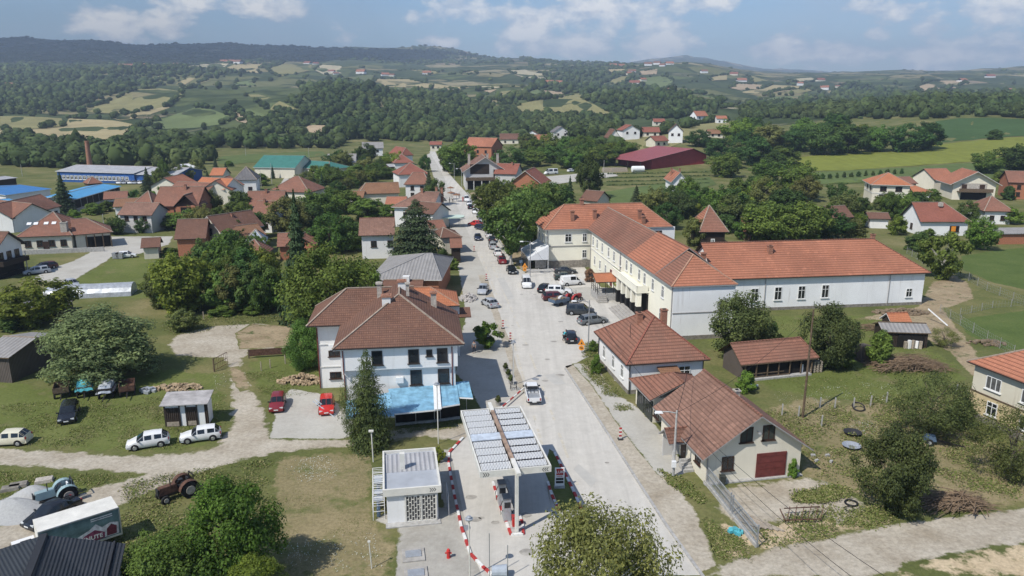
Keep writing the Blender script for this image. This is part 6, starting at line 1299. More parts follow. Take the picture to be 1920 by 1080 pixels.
woods('valley_treeline', near_, seed=1); woods('forest_slope_woods', mid_, seed=2); woods('distant_woods', far_, hi=False, seed=3); woods('ridge_forest', far2, hi=False, seed=4); woods('hedgerow_foliage', hed, seed=5)
# ================================================================== vehicles
def paint(name, c, rough=.25, metal=0.0):
    t = NT(name); n = t.noise(t.coords(), 1.2, 4); t.out(t.ramp(n, [(.3, sc(c, .9)), (.7, sc(c, 1.08))]), rough, metal, .5); t.b.inputs['Coat Weight'].default_value = .3; return t.m
for nm, c, ro in (('car_white', (.74, .74, .73), .3), ('car_cream', (.66, .62, .48), .35), ('car_black', (.012, .013, .016), .2), ('car_navy', (.018, .025, .05), .2), ('car_silver', (.36, .38, .41), .3), ('car_grey', (.14, .155, .165), .3), ('car_dark', (.035, .04, .045), .25),
                  ('car_wine', (.20, .018, .022), .3), ('car_red', (.48, .025, .018), .3), ('car_maroon', (.09, .018, .02), .3), ('car_green', (.03, .045, .04), .3), ('tractor_blue', (.27, .37, .39), .5), ('tractor_red', (.36, .03, .025), .5), ('trailer_blue', (.07, .115, .18), .6)): paint(nm, c, ro)
m_plain('tyre', (.018, .018, .018), .9); m_plain('rim', (.42, .43, .44), .35, .6); m_plain('lamp_glass', (.62, .64, .64), .15); m_plain('tail_red', (.30, .015, .012), .3); m_plain('bumper', (.03, .03, .032), .6); m_plain('plate', (.7, .7, .68), .5); m_plain('rust', (.10, .052, .036), .9, var=.5, scale=4); m_plain('soil', (.20, .15, .10), .95, var=.3)
t = NT('car_glass'); t.out((.012, .015, .018), .06, 0, .7)
# length, width, roof height, bonnet end, screen top, roof end, tail top, belt, nose height
KIND = {'hatch': (3.9, 1.68, 1.48, .24, .42, .84, .97, .92, .72), 'boxy': (3.95, 1.64, 1.42, .29, .43, .86, .96, .88, .76), 'sedan': (4.4, 1.74, 1.43, .27, .44, .70, .84, .92, .72), 'wagon': (4.7, 1.76, 1.5, .25, .41, .88, .98, .92, .74), 'suv': (4.6, 1.84, 1.74, .25, .39, .90, .985, 1.08, .92), 'van': (4.3, 1.74, 1.84, .20, .36, .96, .99, 1.05, .86), 'long_van': (6.4, 2.0, 2.6, .12, .26, .97, .99, 1.35, 1.05)}
CARM = {}
def car_parts(kind, rear_blind=False):
    L, W, Hr, b, s, r, t_, belt, nose = KIND[kind]; hw = W/2
    def sec(x, zr, wr, zb, w, z0=.24):
        return [(x, w*.90, z0), (x, w, z0 + .2), (x, w, zb*.75), (x, w*.955, zb), (x, wr, zr - .05), (x, wr*.82, zr), (x, 0, zr + .015)]
    st = [(0, nose*.72, .60, nose*.62, .80), (.025, nose*.95, .74, nose*.85, .93), (b*.55, nose + .06, .80, nose + .03, .99), (b, belt + .03, .82, belt, 1.0), (s, Hr - .03, .76, belt + .01, 1.0), ((s + r)/2 - .02, Hr, .77, belt + .02, 1.0), ((s + r)/2 + .02, Hr, .77, belt + .02, 1.0), (r, Hr - .04, .74, belt + .03, .99)]
    if kind == 'sedan': st += [(t_, belt + .06, .78, belt + .03, .97), (.985, belt + .02, .74, belt - .02, .93)]
    else: st += [(t_, belt + .12, .80, belt + .03, .96)]
    st += [(1.0, belt*.80, .72, belt*.72, .88)]
    S = [sec(x*L, zr, wr*hw, zb, w*hw) for x, zr, wr, zb, w in st]
    body, glass = MB(), MB(); ns = len(S)
    for i in range(ns - 1):
        A, B = S[i], S[i + 1]
        for sgn in (1, -1):
            f = lambda p: Vector((-(p[0] - L/2), p[1]*sgn, p[2]))
            for j in range(6):
                q = [f(A[j]), f(B[j]), f(B[j + 1]), f(A[j + 1])]
                if sgn < 0: q = q[::-1]
                body.poly(q)
                side = j == 3 and 3 <= i <= ns - 3 and st[i + 1][0] <= t_ + .001 and i not in (5,)
                scr = j in (4, 5) and (i == 3 or (st[i][0] == r and not rear_blind))
                if (side and not (rear_blind and i > 5)) or scr:
                    c = sum(q, Vector())/4; n = (q[1] - q[0]).cross(q[2] - q[0]); n = n.normalized() if n.length else Vector((0, 0, 1))
                    if n.dot(c - Vector((0, 0, .7))) < 0: n = -n
                    k = .86 if side else .93
                    glass.poly([c + (p - c)*k + n*.012 for p in q])
    for e in (S[0], S[-1]): body.poly([Vector((-(p[0] - L/2), p[1], p[2])) for p in e] + [Vector((-(p[0] - L/2), -p[1], p[2])) for p in e[::-1]])
    body.poly([Vector((L/2 - .1, -hw*.9, .25)), Vector((L/2 - .1, hw*.9, .25)), Vector((-L/2 + .1, hw*.9, .25)), Vector((-L/2 + .1, -hw*.9, .25))])
    wh = MB().wheel((0, 0, 0), .31 if kind not in ('suv', 'long_van') else .37, .20, (0, 1, 0)); rm = MB().wheel((0, 0, 0), .20 if kind not in ('suv',) else .25, .215, (0, 1, 0), 12)
    hl = MB().box((0, 0, 0), (.10, .34, .15)); tl = MB().box((0, 0, 0), (.08, .20, .24)); bp = MB().box((0, 0, 0), (.16, W*.93, .2)); pl = MB().box((0, 0, 0), (.03, .46, .11)); mi = MB().box((0, 0, 0), (.10, .2, .13))
    arch = MB().wheel((0, 0, 0), .37 if kind not in ('suv', 'long_van') else .44, .04, (0, 1, 0))
    mm = {'body': body.mesh('body', 'car_white', 28), 'glass': glass.mesh('windows', 'car_glass'), 'tyre': wh.mesh('wheel', 'tyre', 40), 'rim': rm.mesh('rim', 'rim', 40), 'head': hl.mesh('headlight', 'lamp_glass'), 'tail': tl.mesh('tail_light', 'tail_red'), 'bump': bp.mesh('bumper', 'bumper'), 'plate': pl.mesh('number_plate', 'plate'), 'mirror': mi.mesh('mirror', 'bumper'), 'arch': arch.mesh('wheel_arch', 'shade_black')}
    return mm
def car(kind, col, a, b, label, group=None, name=None, blind=False, at=None, bump=None, far=False):
    "car standing with its middle at photo pixel a, heading towards pixel b"
    k = (kind, blind)
    if k not in CARM: CARM[k] = car_parts(kind, blind)
    mm = CARM[k]; L, W, Hr, b_, s, r, t_, belt, nose = KIND[kind]
    p = at or G(*a); q = G(*b); q.z = p.z; rz = math.atan2(q.y - p.y, q.x - p.x)
    o = thing(name or {'van': 'panel_van', 'long_van': 'panel_van', 'suv': 'off_road_car', 'wagon': 'estate_car', 'sedan': 'saloon_car'}.get(kind, 'hatchback_car'), label, 'van' if 'van' in kind else 'car', p, rz, group)
    bd = obj('body', mm['body'], o); swap(bd, 0, col); obj('windows', mm['glass'], o)
    wr = .31 if kind not in ('suv', 'long_van') else .37
    for x in (L*.5 - L*.195, -L*.5 + L*.20):
        for sgn in (1, -1):
            obj('wheel_arch', mm['arch'], o, (x, sgn*(W/2 - .012), wr + .02)); w_ = obj('wheel', mm['tyre'], o, (x, sgn*(W/2 - .07), wr)); obj('rim', mm['rim'], w_)
    for sgn in (1, -1):
        obj('headlight', mm['head'], o, (L/2 - .10, sgn*W*.34, nose*.83)); obj('tail_light', mm['tail'], o, (-L/2 + .05, sgn*W*.385, belt*.86)); obj('mirror', mm['mirror'], o, (L/2 - L*(b_ + .05), sgn*(W/2 + .06), belt + .06))
    for x, m in ((L/2 - .05, bump), (-L/2 + .05, bump)):
        q_ = obj('bumper', mm['bump'], o, (x, 0, .42)); swap(q_, 0, bump or col)
    obj('number_plate', mm['plate'], o, (L/2 + .035, 0, .45)); obj('number_plate', mm['plate'], o, (-L/2 - .035, 0, .55))
    return o
# yard by the dirt track
car('hatch', 'car_white', (279, 836), (246, 841), 'rounded white hatchback parked on the grass beside the dirt track')
car('boxy', 'car_white', (377, 824), (340, 829), 'angular old white hatchback with black trim by the changing huts', bump='bumper')
car('hatch', 'car_cream', (18, 832), (-20, 834), 'cream hatchback at the edge of the grass, cut by the picture edge')
car('wagon', 'car_black', (130, 782), (124, 800), 'black car facing the track in the middle of the meadow')
car('boxy', 'car_wine', (521, 763), (517, 780), 'dark wine red hatchback at the corner of the concrete yard')
car('hatch', 'car_red', (613, 768), (612, 785), 'bright red small car beside the blue ladder')
# street, near to far
car('hatch', 'car_silver', (906, 549), (898, 562), 'silver blue hatchback parked half on the pavement, facing the camera')
car('hatch', 'car_silver', (918, 574), (898, 563), 'pale silver hatchback parked askew by the rubble heap')
car('van', 'car_white', (987, 537), (992, 556), 'small white van driving down the street by the car park')
car('sedan', 'car_black', (959, 511), (968, 526), 'black saloon parked at the kerb by the road works signs')
for kd, cl, a, b, lb in (('sedan', 'car_wine', (941, 492), (936, 480), 'dark red saloon parked at the kerb beside the plane trees'), ('hatch', 'car_white', (933, 478), (928, 466), 'white hatchback just behind the dark red saloon'), ('wagon', 'car_silver', (924, 465), (920, 455), 'silver estate parked under the plane trees'), ('hatch', 'car_dark', (922, 453), (918, 443), 'dark hatchback between silver estate and white car'),
    ('hatch', 'car_white', (917, 445), (913, 435), 'white car parked below the navy estate'), ('sedan', 'car_navy', (896, 449), (900, 462), 'navy saloon driving down the middle of the street'), ('wagon', 'car_navy', (904, 431), (918, 434), 'dark blue estate turning out across the street'), ('hatch', 'car_red', (891, 423), (878, 422), 'bright red hatchback standing crosswise in the street'),
    ('hatch', 'car_silver', (903, 417), (907, 426), 'silver hatchback facing down the street beside the red one'), ('sedan', 'car_grey', (899, 408), (896, 400), 'grey saloon parked behind the silver hatchback'), ('hatch', 'car_white', (891, 400), (894, 410), 'white hatchback in the far half of the parked row'), ('hatch', 'car_black', (882, 391), (880, 384), 'black hatchback in the far half of the parked row'), ('hatch', 'car_white', (880, 385), (883, 392), 'second last white car of the parked row'), ('van', 'car_white', (875, 377), (878, 385), 'white van at the far end of the parked row')):
    car(kd, cl, a, b, lb, far=True)
# car park
for kd, cl, a, b, lb, bl in (('sedan', 'car_dark', (1060, 512), (1100, 512), 'dark saloon parked against the stone plinth', 0), ('sedan', 'car_green', (1060, 524), (1100, 523), 'dark green saloon behind the white delivery van', 0), ('van', 'car_white', (1072, 534), (1110, 531), 'white delivery van with blind rear body in the car park', 1), ('hatch', 'car_black', (1022, 546), (1040, 535), 'small black hatchback beside the white sporty car', 0),
    ('wagon', 'car_white', (1047, 550), (1090, 551), 'white estate car with dark windows in the car park', 0), ('wagon', 'car_maroon', (1042, 562), (1080, 560), 'dark maroon car behind the blue farm trailer', 0), ('suv', 'car_dark', (1088, 589), (1125, 590), 'dark off road car with spare wheel beside the grey estate', 0), ('wagon', 'car_grey', (1111, 606), (1150, 601), 'grey estate car at the front of the car park', 0), ('hatch', 'car_black', (1069, 638), (1062, 622), 'black hatchback with a person in turquoise at its door', 0)):
    car(kd, cl, a, b, lb, blind=bool(bl))
for kd, cl, a, b, lb in (('wagon', 'car_silver', (70, 513), (45, 516), 'silver estate on the lane beside the balcony house'), ('wagon', 'car_maroon', (84, 505), (55, 510), 'dark maroon car behind the silver estate on the lane'), ('hatch', 'car_white', (238, 483), (255, 482), 'white car beside the grey bins at the lane corner'), ('hatch', 'car_silver', (136, 538), (150, 545), 'pale car half hidden by the polytunnel'),
    ('hatch', 'car_silver', (682, 374), (690, 374), 'silver car parked in the gardens by the ochre annex'), ('hatch', 'car_white', (708, 368), (716, 368), 'white car parked in the gardens near the ochre barn'), ('hatch', 'car_white', (1071, 322), (1082, 321), 'small white car in the far yard'), ('long_van', 'car_white', (1033, 327), (1010, 328), 'long white van in the far yard beyond the meadow')):
    car(kd, cl, a, b, lb, far=True)
for i, x in enumerate((222, 232, 243, 252, 262)): car('hatch', ('car_white', 'car_silver', 'car_white', 'car_silver', 'car_white')[i], (x, 345), (x + 2, 349), 'pale car parked in front of the blue factory', 'cars in front of the blue factory', far=True)

# --- white pickup driving up the street
p = P(998, 745); q = P(984, 690); pk = thing('pickup_truck', 'white pickup truck with empty load bed driving up the street', 'pickup truck', p, math.atan2(q.y - p.y, q.x - p.x))
mb = MB(); mb.box((1.75, 0, .68), (1.2, 1.6, .62), top=.94); mb.box((.55, 0, .62), (1.3, 1.62, .8)); mb.box((.55, 0, 1.22), (1.45, 1.5, .52), top=.78); mb.box((-1.25, 0, .52), (2.4, 1.5, .16))
for s_ in (-1, 1): mb.box((-1.25, s_*.76, .72), (2.4, .10, .44))
mb.box((-2.42, 0, .72), (.08, 1.6, .42)); mb.build('body', 'car_white', pk, 30)
MB().box((-1.2, 0, .615), (2.28, 1.40, .02)).build('load_bed', 'galvanised', pk); fr = MB()
for z_ in (.95, 1.2, 1.42): fr.bar((-.16, -.68, z_), (-.16, .68, z_), .05)
for y_ in (-.68, -.2, .2, .68): fr.bar((-.16, y_, .6), (-.16, y_, 1.42), .05)
fr.build('bed_rack', 'iron', pk)
MB().box((-.19, 0, 1.22), (.04, 1.15, .34)).build('rear_window', 'car_glass', pk); MB().box((1.17, 0, 1.22), (.30, 1.25, .36), ry=-.5).build('windscreen', 'car_glass', pk)
for s_ in (-1, 1):
    MB().box((.55, s_*.705, 1.2), (.95, .05, .32), rx=s_*.2).build('side_window', 'car_glass', pk); MB().box((1.0, s_*.92, 1.05), (.12, .2, .16)).build('mirror', 'bumper', pk); MB().box((-2.45, s_*.68, .74), (.05, .14, .3)).build('tail_light', 'tail_red', pk)
    for x in (1.55, -1.35): w_ = MB().wheel((x, s_*.70, .31), .31, .2, (0, 1, 0)).build('wheel', 'tyre', pk); MB().wheel((x, s_*.705, .31), .18, .21, (0, 1, 0), 12).build('rim', 'rim', w_)
MB().box((-2.5, 0, .42), (.12, 1.5, .14)).build('bumper', 'bumper', pk); MB().box((-2.575, 0, .5), (.03, .5, .12)).build('number_plate', 'plate', pk)

def text_mesh(s, size, m, name='lettering', bold=.0):
    cu = bpy.data.curves.new(name, 'FONT'); cu.body = s; cu.size = size; cu.extrude = .004; cu.offset = bold; cu.align_x = 'CENTER'; cu.align_y = 'CENTER'; cu.resolution_u = 3
    o = bpy.data.objects.new(name, cu); COL.objects.link(o); me = bpy.data.meshes.new_from_object(o.evaluated_get(bpy.context.evaluated_depsgraph_get())); bpy.data.objects.remove(o); me.materials.clear(); me.materials.append(M[m]); return me
# --- box lorry with painted side
zt = 3.15; a = P(222, 951, zt); b = P(71, 998, zt); d = b - a; L = 6.6; rz = math.atan2(d.y, d.x); L = math.hypot(d.x, d.y)
lo = thing('box_lorry', 'white box lorry with teal and magenta drinks advert on its side', 'lorry', (a.x, a.y, 0), rz)   # x forward along the box, y to the far side
Wb = 2.25
MB().box((L/2, -Wb/2, 2.0), (L, Wb, 2.28)).build('cargo_box', 'car_white', lo) if False else None
sg = 1 if (Vector((-math.sin(rz), math.cos(rz))).dot(Vector((0, 1))) < 0) else -1     # far side of the box in local y
yc = -sg*Wb/2
yc = Wb/2 if Vector((-math.sin(rz), math.cos(rz), 0)).y > 0 else -Wb/2
fy = 1 if yc > 0 else -1
MB().box((L/2, yc, 2.0), (L, Wb, 2.28)).build('cargo_box', 'lorry_white', lo)
tr = MB()
for z_ in (.86, 3.1): tr.box((L/2, -fy*.01, z_), (L + .04, .06, .10))
for x in (0, L): tr.box((x, -fy*.01, 2.0), (.08, .07, 2.3))
tr.build('edge_trim', 'galvanised', lo)
m_plain('ad_teal', (.11, .18, .19), .5, var=.5, scale=1.1); m_plain('ad_pale', (.62, .63, .66), .5, var=.35, scale=3); m_plain('ad_magenta', (.22, .045, .10), .5, var=.5, scale=5); m_plain('ad_wine', (.13, .03, .05), .5, var=.4, scale=5)
pn = MB().box((L/2, -fy*.012, 2.0), (L - .1, .03, 2.06)).build('side_advert', 'ad_teal', lo)
def flat(pts, m, off, nm):
    mb = MB(); mb.poly([(x, -fy*off, z) for x, z in pts]); return mb.build(nm, m, pn)
flat([(.2, 1.05), (.15, 2.0), (.7, 2.15), (1.3, 1.95), (1.7, 2.35), (2.2, 2.0), (2.9, 1.75), (3.4, 1.5), (3.9, 1.7), (4.4, 1.55), (4.4, 1.45), (3.9, 1.6), (3.4, 1.4), (2.9, 1.05)], 'ad_pale', .031, 'ice_shape')
flat([(.35, 1.1), (.3, 1.75), (.65, 2.0), (1.0, 1.7), (1.05, 1.1)], 'ad_wine', .036, 'cherry_shape'); flat([(1.2, 1.05), (1.15, 1.5), (1.8, 1.9), (2.5, 1.65), (3.1, 1.2), (3.0, 1.0)], 'ad_magenta', .036, 'swirl_shape'); flat([(1.6, 1.02), (1.5, 1.32), (2.7, 1.46), (2.8, 1.1)], 'ad_magenta', .041, 'banner_shape')
tx = obj('lettering', text_mesh('MINUTE', .46, 'white_paint', bold=.012), pn); tx.rotation_euler = (math.pi/2, 0, math.pi if fy < 0 else 0); tx.location = (2.15, -fy*.05, 1.32)
if fy < 0: tx.rotation_euler = (math.pi/2, 0, math.pi)
for z_ in (2.62, 2.78): flat([(.5, z_), (2.0, z_), (2.0, z_ + .08), (.5, z_ + .08)], 'ad_pale', .031, 'small_print')
cb = MB(); cb.box((L + .85, yc, 1.25), (1.6, 2.0, 1.5), top=.9); cb.build('cab', 'car_white', lo, 30); MB().box((L + .7, yc, 2.02), (.7, .8, .05)).build('roof_hatch', 'shade_black', lo); MB().box((L + 1.62, yc, 1.5), (.06, 1.7, .7), ry=.1).build('windscreen', 'car_glass', lo)
MB().box((L/2 + .6, yc, .7), (L + 1.4, 1.0, .22)).build('chassis', 'bumper', lo)
for x in (1.3, L + .7):
    for y_ in (.15, Wb - .15): MB().wheel((x, fy*y_, .42), .42, .26, (0, 1, 0)).build('wheel', 'tyre', lo)
car('sedan', 'car_black', (80, 985), (40, 1003), 'black saloon hidden behind the box lorry', at=P(100, 972))

# --- tractors
def tractor(name, a, b, col, label, s=1.0, far=False):
    p, q = P(*a), P(*b); t = thing(name, label, 'tractor', p, math.atan2(q.y - p.y, q.x - p.x)); t.scale = (s, s, s)
    MB().box((.95, 0, 1.02), (1.55, .62, .62), top=.85).build('bonnet', col, t, 25); MB().box((.75, 0, .62), (1.9, .42, .42)).build('engine', 'iron', t); MB().box((1.76, 0, 1.0), (.08, .56, .56)).build('grille', 'bumper', t)
    MB().box((-.35, 0, .72), (1.0, .5, .5)).build('gearbox', 'iron', t)
    for sy in (-1, 1):
        w_ = MB().tube([(-.55, sy*.62, .72), (-.55, sy*.66, .72), (-.55, sy*.94, .72), (-.55, sy*.98, .72)], [.66, .72, .72, .66], 22).build('wheel', 'tyre', t); MB().wheel((-.55, sy*.80, .72), .40, .40, (0, 1, 0), 16).build('rim', 'chimney_plaster', w_)
        w_ = MB().wheel((1.35, sy*.62, .38), .38, .2, (0, 1, 0)).build('wheel', 'tyre', t); MB().wheel((1.35, sy*.63, .38), .2, .22, (0, 1, 0), 12).build('rim', 'chimney_plaster', w_)
        fd = MB()
        for k in range(9):
            a0, a1 = math.pi*(.02 + .105*k), math.pi*(.02 + .105*(k + 1)); f = lambda a_, r, y_: (-.55 + r*math.cos(a_), sy*y_, .72 + r*math.sin(a_))
            fd.poly([f(a0, .82, .52), f(a1, .82, .52), f(a1, .82, .98), f(a0, .82, .98)]); fd.poly([f(a0, .82, .52), f(a0, .3, .52), f(a1, .3, .52), f(a1, .82, .52)])
        fd.build('mudguard', col, t)
    MB().box((-.5, 0, 1.08), (.45, .45, .12)).box((-.72, 0, 1.3), (.1, .45, .4)).build('seat', 'white_paint' if col == 'tractor_blue' else 'bumper', t)
    MB().bar((.15, 0, 1.2), (-.12, 0, 1.5), .05).lathe([(.2, 0), (.2, .03)], (-.14, 0, 1.5), 14).build('steering_wheel', 'bumper', t); MB().tube([(.75, .2, 1.3), (.75, .2, 2.0)], .04, 7).build('exhaust', 'iron', t)
    rb = MB()
    for y_ in (-.45, .45): rb.bar((-1.0, y_, .7), (-1.05, y_, 1.75), .07)
    rb.bar((-1.05, -.45, 1.75), (-1.05, .45, 1.75), .07); rb.bar((-.9, -.3, .5), (-1.7, -.3, .4), .07); rb.bar((-.9, .3, .5), (-1.7, .3, .4), .07); rb.build('hitch_frame', 'iron', t)
    return t
tractor('tractor', (112, 940), (70, 953), 'tractor_blue', 'faded light blue tractor without cab beside the box lorry', 1.05)
tractor('tractor', (338, 930), (296, 945), 'rust', 'derelict rusty brown tractor in the weeds at the track fork', 1.05)
tractor('tractor', (1076, 566), (1098, 560), 'tractor_red', 'red tractor hitched to the blue farm trailer in the car park', .95)
p, q = P(1048, 572), P(1076, 566); tl = thing('farm_trailer', 'blue farm trailer loaded with soil and white sacks behind the red tractor', 'trailer', p, math.atan2(q.y - p.y, q.x - p.x))
mb = MB(); mb.box((0, 0, .72), (3.2, 1.7, .1))
for s_ in (-1, 1): mb.box((0, s_*.85, .98), (3.2, .06, .5)); mb.box((s_*1.6, 0, .98), (.06, 1.7, .5))
mb.build('body', 'trailer_blue', tl); ld = MB(); 
for k in range(14): ld.box((-1.4 + k*.21, 0, 1.08 + .12*math.sin(k*.9)), (.22, 1.6, .3 + .1*math.sin(k*1.7)))
ld.build('soil_load', 'soil', tl); MB().box((.5, .1, 1.4), (.6, .45, .2), rz=.3).box((-.2, -.3, 1.36), (.5, .4, .2), rz=.7).build('sacks', 'white_plaster', tl); MB().bar((1.6, 0, .6), (2.6, 0, .5), .1).build('drawbar', 'iron', tl)
for s_ in (-1, 1): MB().wheel((-.2, s_*.8, .36), .36, .2, (0, 1, 0)).build('wheel', 'tyre', tl)
# --- trailers under the willow
def farm_cart(a, b, label, m, tarp=None, L=2.8):
    p, q = P(*a), P(*b); t = thing('farm_cart', label, 'cart', p, math.atan2(q.y - p.y, q.x - p.x)); mb = MB(); mb.box((0, 0, .75), (L, 1.6, .1))
    for s_ in (-1, 1): mb.box((0, s_*.8, 1.1), (L, .06, .6)); mb.box((s_*L/2, 0, 1.1), (.06, 1.6, .6))
    mb.build('body', m, t); MB().bar((L/2, 0, .6), (L/2 + 1.3, 0, .4), .1).build('drawbar', 'iron', t)
    for x in (-L*.3, L*.3):
        for s_ in (-1, 1): MB().wheel((x, s_*.75, .35), .35, .16, (0, 1, 0)).build('wheel', 'tyre', t)
    if tarp:
        tb = MB(); rr = random.Random(len(label)); n = 9; Z = [[1.45 + .5*math.sin(math.pi*i/n)*math.sin(math.pi*j/6) + rr.uniform(-.08, .08) if 0 < i < n and 0 < j < 6 else .95 + rr.uniform(-.15, .1) for j in range(7)] for i in range(n + 1)]
        f = lambda i, j: (-L/2 - .15 + (L + .3)*i/n, -.95 + 1.9*j/6, Z[i][j])
        for i in range(n):
            for j in range(6): tb.poly([f(i, j), f(i + 1, j), f(i + 1, j + 1), f(i, j + 1)])
        tb.build('tarpaulin', tarp, t)
    return t
m_plain('tarp_silver', (.42, .44, .46), .35, .3, .25, 2); m_plain('tarp_cyan', (.10, .42, .48), .5, var=.2)
farm_cart((118, 742), (112, 765), 'old brown wooden cart under the willow edge', 'wood', None, 2.4)
farm_cart((160, 741), (158, 760), 'cart covered by a small turquoise tarpaulin under the willow', 'wood', 'tarp_cyan', 2.0)
farm_cart((203, 742), (192, 760), 'cart under a crumpled silver tarpaulin below the willow', 'iron', 'tarp_silver', 2.8)
farm_cart((240, 738), (238, 760), 'rusty brown cart beside the silver tarpaulin', 'rust', None, 2.6)
# ================================================================== petrol station
rk = R(10.5)
def striped(name, pix, label, w=.22, h=.16, seg=.9, rail=0.0):
    "kerb or barrier in alternating red and white lengths along photo pixels"
    q = [P(*p) for p in pix]; mb = MB(); k = 0; carry = 0
    for a, b in zip(q, q[1:]):
        L = (b - a).length; n = max(1, round(L/seg)); d = (b - a)/n
        for i in range(n): mb.bar(a + d*i + Vector((0, 0, rail + h/2)), a + d*(i + 1) + Vector((0, 0, rail + h/2)), w, h, k % 2); k += 1
    return tag(mb.build(name, ['kerb_white', 'kerb_red']), label, 'kerb')
m_plain('kerb_white', (.66, .65, .62), .7, var=.2, scale=3); m_plain('kerb_red', (.40, .045, .04), .7, var=.25, scale=3)
striped('striped_kerb', [(868, 822), (842, 850), (841, 870), (852, 930), (865, 990), (882, 1040), (905, 1064), (930, 1085)], 'long red and white kerb between petrol kiosk and forecourt')
striped('striped_kerb', [(924, 905), (938, 950), (958, 1004), (981, 1003), (980, 985), (974, 968)], 'red and white kerb round the pump island')
striped('striped_kerb', [(1027, 905), (1035, 930), (1048, 958)], 'red and white kerb of the verge on the forecourt side')
striped('striped_kerb', [(1040, 850), (1055, 880), (1072, 915), (1090, 955)], 'red and white kerb of the verge on the street side')
striped('striped_barrier', [(982, 734), (935, 775)], 'red and white barrier beam from the parked pots to the canopy', .14, .14, 1.0, .35)
striped('striped_barrier', [(815, 826), (832, 852)], 'short red and white barrier behind the petrol kiosk', .12, .12, .7, .3) if False else None
patch('station_verge', [(1030, 842), (1042, 850), (1092, 957), (1050, 957), (1020, 880)], 'lush_grass', Z5 + .004, .05, 1.0, soft=.3)
sl_ = MB(); q = [P(*p) for p in ((924, 903), (939, 950), (959, 1003), (980, 1002), (972, 960), (952, 900))]; sl_.prism([(v.x, v.y) for v in q], .02, .13); tag(sl_.build('pump_island', 'concrete_grey'), 'narrow raised concrete pump island under the canopy', 'pump island')
# canopy
a = P(900, 897, 4.95); cn = thing('station_canopy', 'flat petrol station canopy with ribbed translucent panels and rusty middle beam', 'canopy', (a.x, a.y, 0), rk + R(.4))
LX, LY, zt, zb_ = 5.75, 12.2, 5.5, 4.95
fs = MB(); t_ = .12
for x in (t_/2, LX - t_/2): fs.box((x, LY/2, (zt + zb_)/2), (t_, LY, zt - zb_))
for y in (t_/2, LY - t_/2): fs.box((LX/2, y, (zt + zb_)/2), (LX - 2*t_, t_, zt - zb_))
fs.build('fascia', 'lorry_white', cn)
m_sheet('canopy_panel', (.72, .73, .73), .24, .6, 0, .12, depth=1.0); m_plain('canopy_blue', (.46, .51, .57), .5, var=.2)
bays = [(.25, 1.45), (1.55, 2.75), (2.85, 4.05), (4.15, 5.35), (7.0, 8.2), (8.3, 9.5), (9.6, 10.8), (10.9, 12.0)]
for k, (y0, y1) in enumerate(bays):
    for x0, x1 in ((.2, LX/2 - .22), (LX/2 + .22, LX - .2)):
        n = 10; mb = MB(); y1 -= .10; y0 += .02
        for i in range(n):
            f0, f1 = x0 + (x1 - x0)*i/n, x0 + (x1 - x0)*(i + 1)/n; m_ = (f0 + f1)/2
            for p, q_, za, zc in ((f0, m_, 0, .05), (m_, f1, .05, 0)): mb.poly([(p, y0 + .1, zt - .13 + za), (q_, y0 + .1, zt - .13 + zc), (q_, y1, zt - .02 + zc), (p, y1, zt - .02 + za)])
        mb.build('roof_panel', 'canopy_panel', cn)
MB().box((LX/2, LY/2, zt - .40), (LX - .3, LY - .3, .06)).build('deck', 'dark_trim', cn)
MB().box((LX/2, 6.2, zt - .05), (LX - .3, 1.1, .10), rx=.10).build('gutter_sheet', 'canopy_blue', cn)
bm_ = MB(); bm_.box((LX/2, LY*.5 + .2, zt + .06), (.30, LY - 1.6, .22)); bm_.build('middle_beam', m_plain('pale_rust', (.27, .19, .14), .9, var=.6, scale=1.5).name, cn); MB().box((LX/2, .1, zt + .10), (.34, 2.6, .24)).build('beam_end', 'lorry_white', cn); MB().box((LX/2, LY, zt + .10), (.34, 1.8, .24)).build('beam_end', 'lorry_white', cn)
for y in (-.32, LY - 2.4): MB().box((LX/2, y, zt/2), (.26, .26, zt)).box((LX/2, y, .06), (.7, .7, .12)).build('column', 'lorry_white', cn)
def chevrons(par, x, y, z, n=3, s=1):
    mb = MB()
    for k in range(n):
        for sg_ in (-1, 1): mb.poly([(x + s*k*.17, y, z), (x + s*(k*.17 + .07), y, z), (x + s*(k*.17 - .06), y, z + sg_*.17), (x + s*(k*.17 - .13), y, z + sg_*.17)])
    return mb.build('chevron_marking', 'bumper', par)
chevrons(cn, .35, -.005, 5.2); chevrons(cn, LX - .35, -.005, 5.2, s=-1)
# pumps
for k, yy in enumerate((4.2, 1.8)):
    fp = thing('fuel_pump', ('fuel pump standing deeper under the canopy', 'fuel pump standing nearer the front column of the canopy')[k], 'fuel pump', cn.matrix_basis @ Vector((LX/2 - .35, yy, .13)) if False else (a.x + (LX/2 - .45)*math.cos(rk) - yy*math.sin(rk), a.y + (LX/2 - .45)*math.sin(rk) + yy*math.cos(rk), .13), rk)
    MB().box((0, 0, .95), (.62, .9, 1.9)).build('body', 'galvanised', fp); MB().box((0, -.46, 1.45), (.5, .02, .5)).build('display', 'bumper', fp); MB().box((0, 0, 1.98), (.66, .95, .12)).build('cap', 'grey_trim', fp)
    for s_ in (-1, 1): MB().tube([(s_*.33, -.1, 1.7), (s_*.55, -.15, 1.2), (s_*.5, -.2, .5), (s_*.34, -.2, .9)], .03, 6).build('hose', 'black_paint', fp)
p = P(966, 988); rb = thing('red_bin', 'red fire bucket box at the foot of the canopy column', 'box', (p.x, p.y, .13), rk); MB().box((0, 0, .42), (.5, .4, .84)).build('body', 'red_paint', rb); MB().box((0, 0, .87), (.56, .46, .06)).build('lid', 'kerb_red', rb)
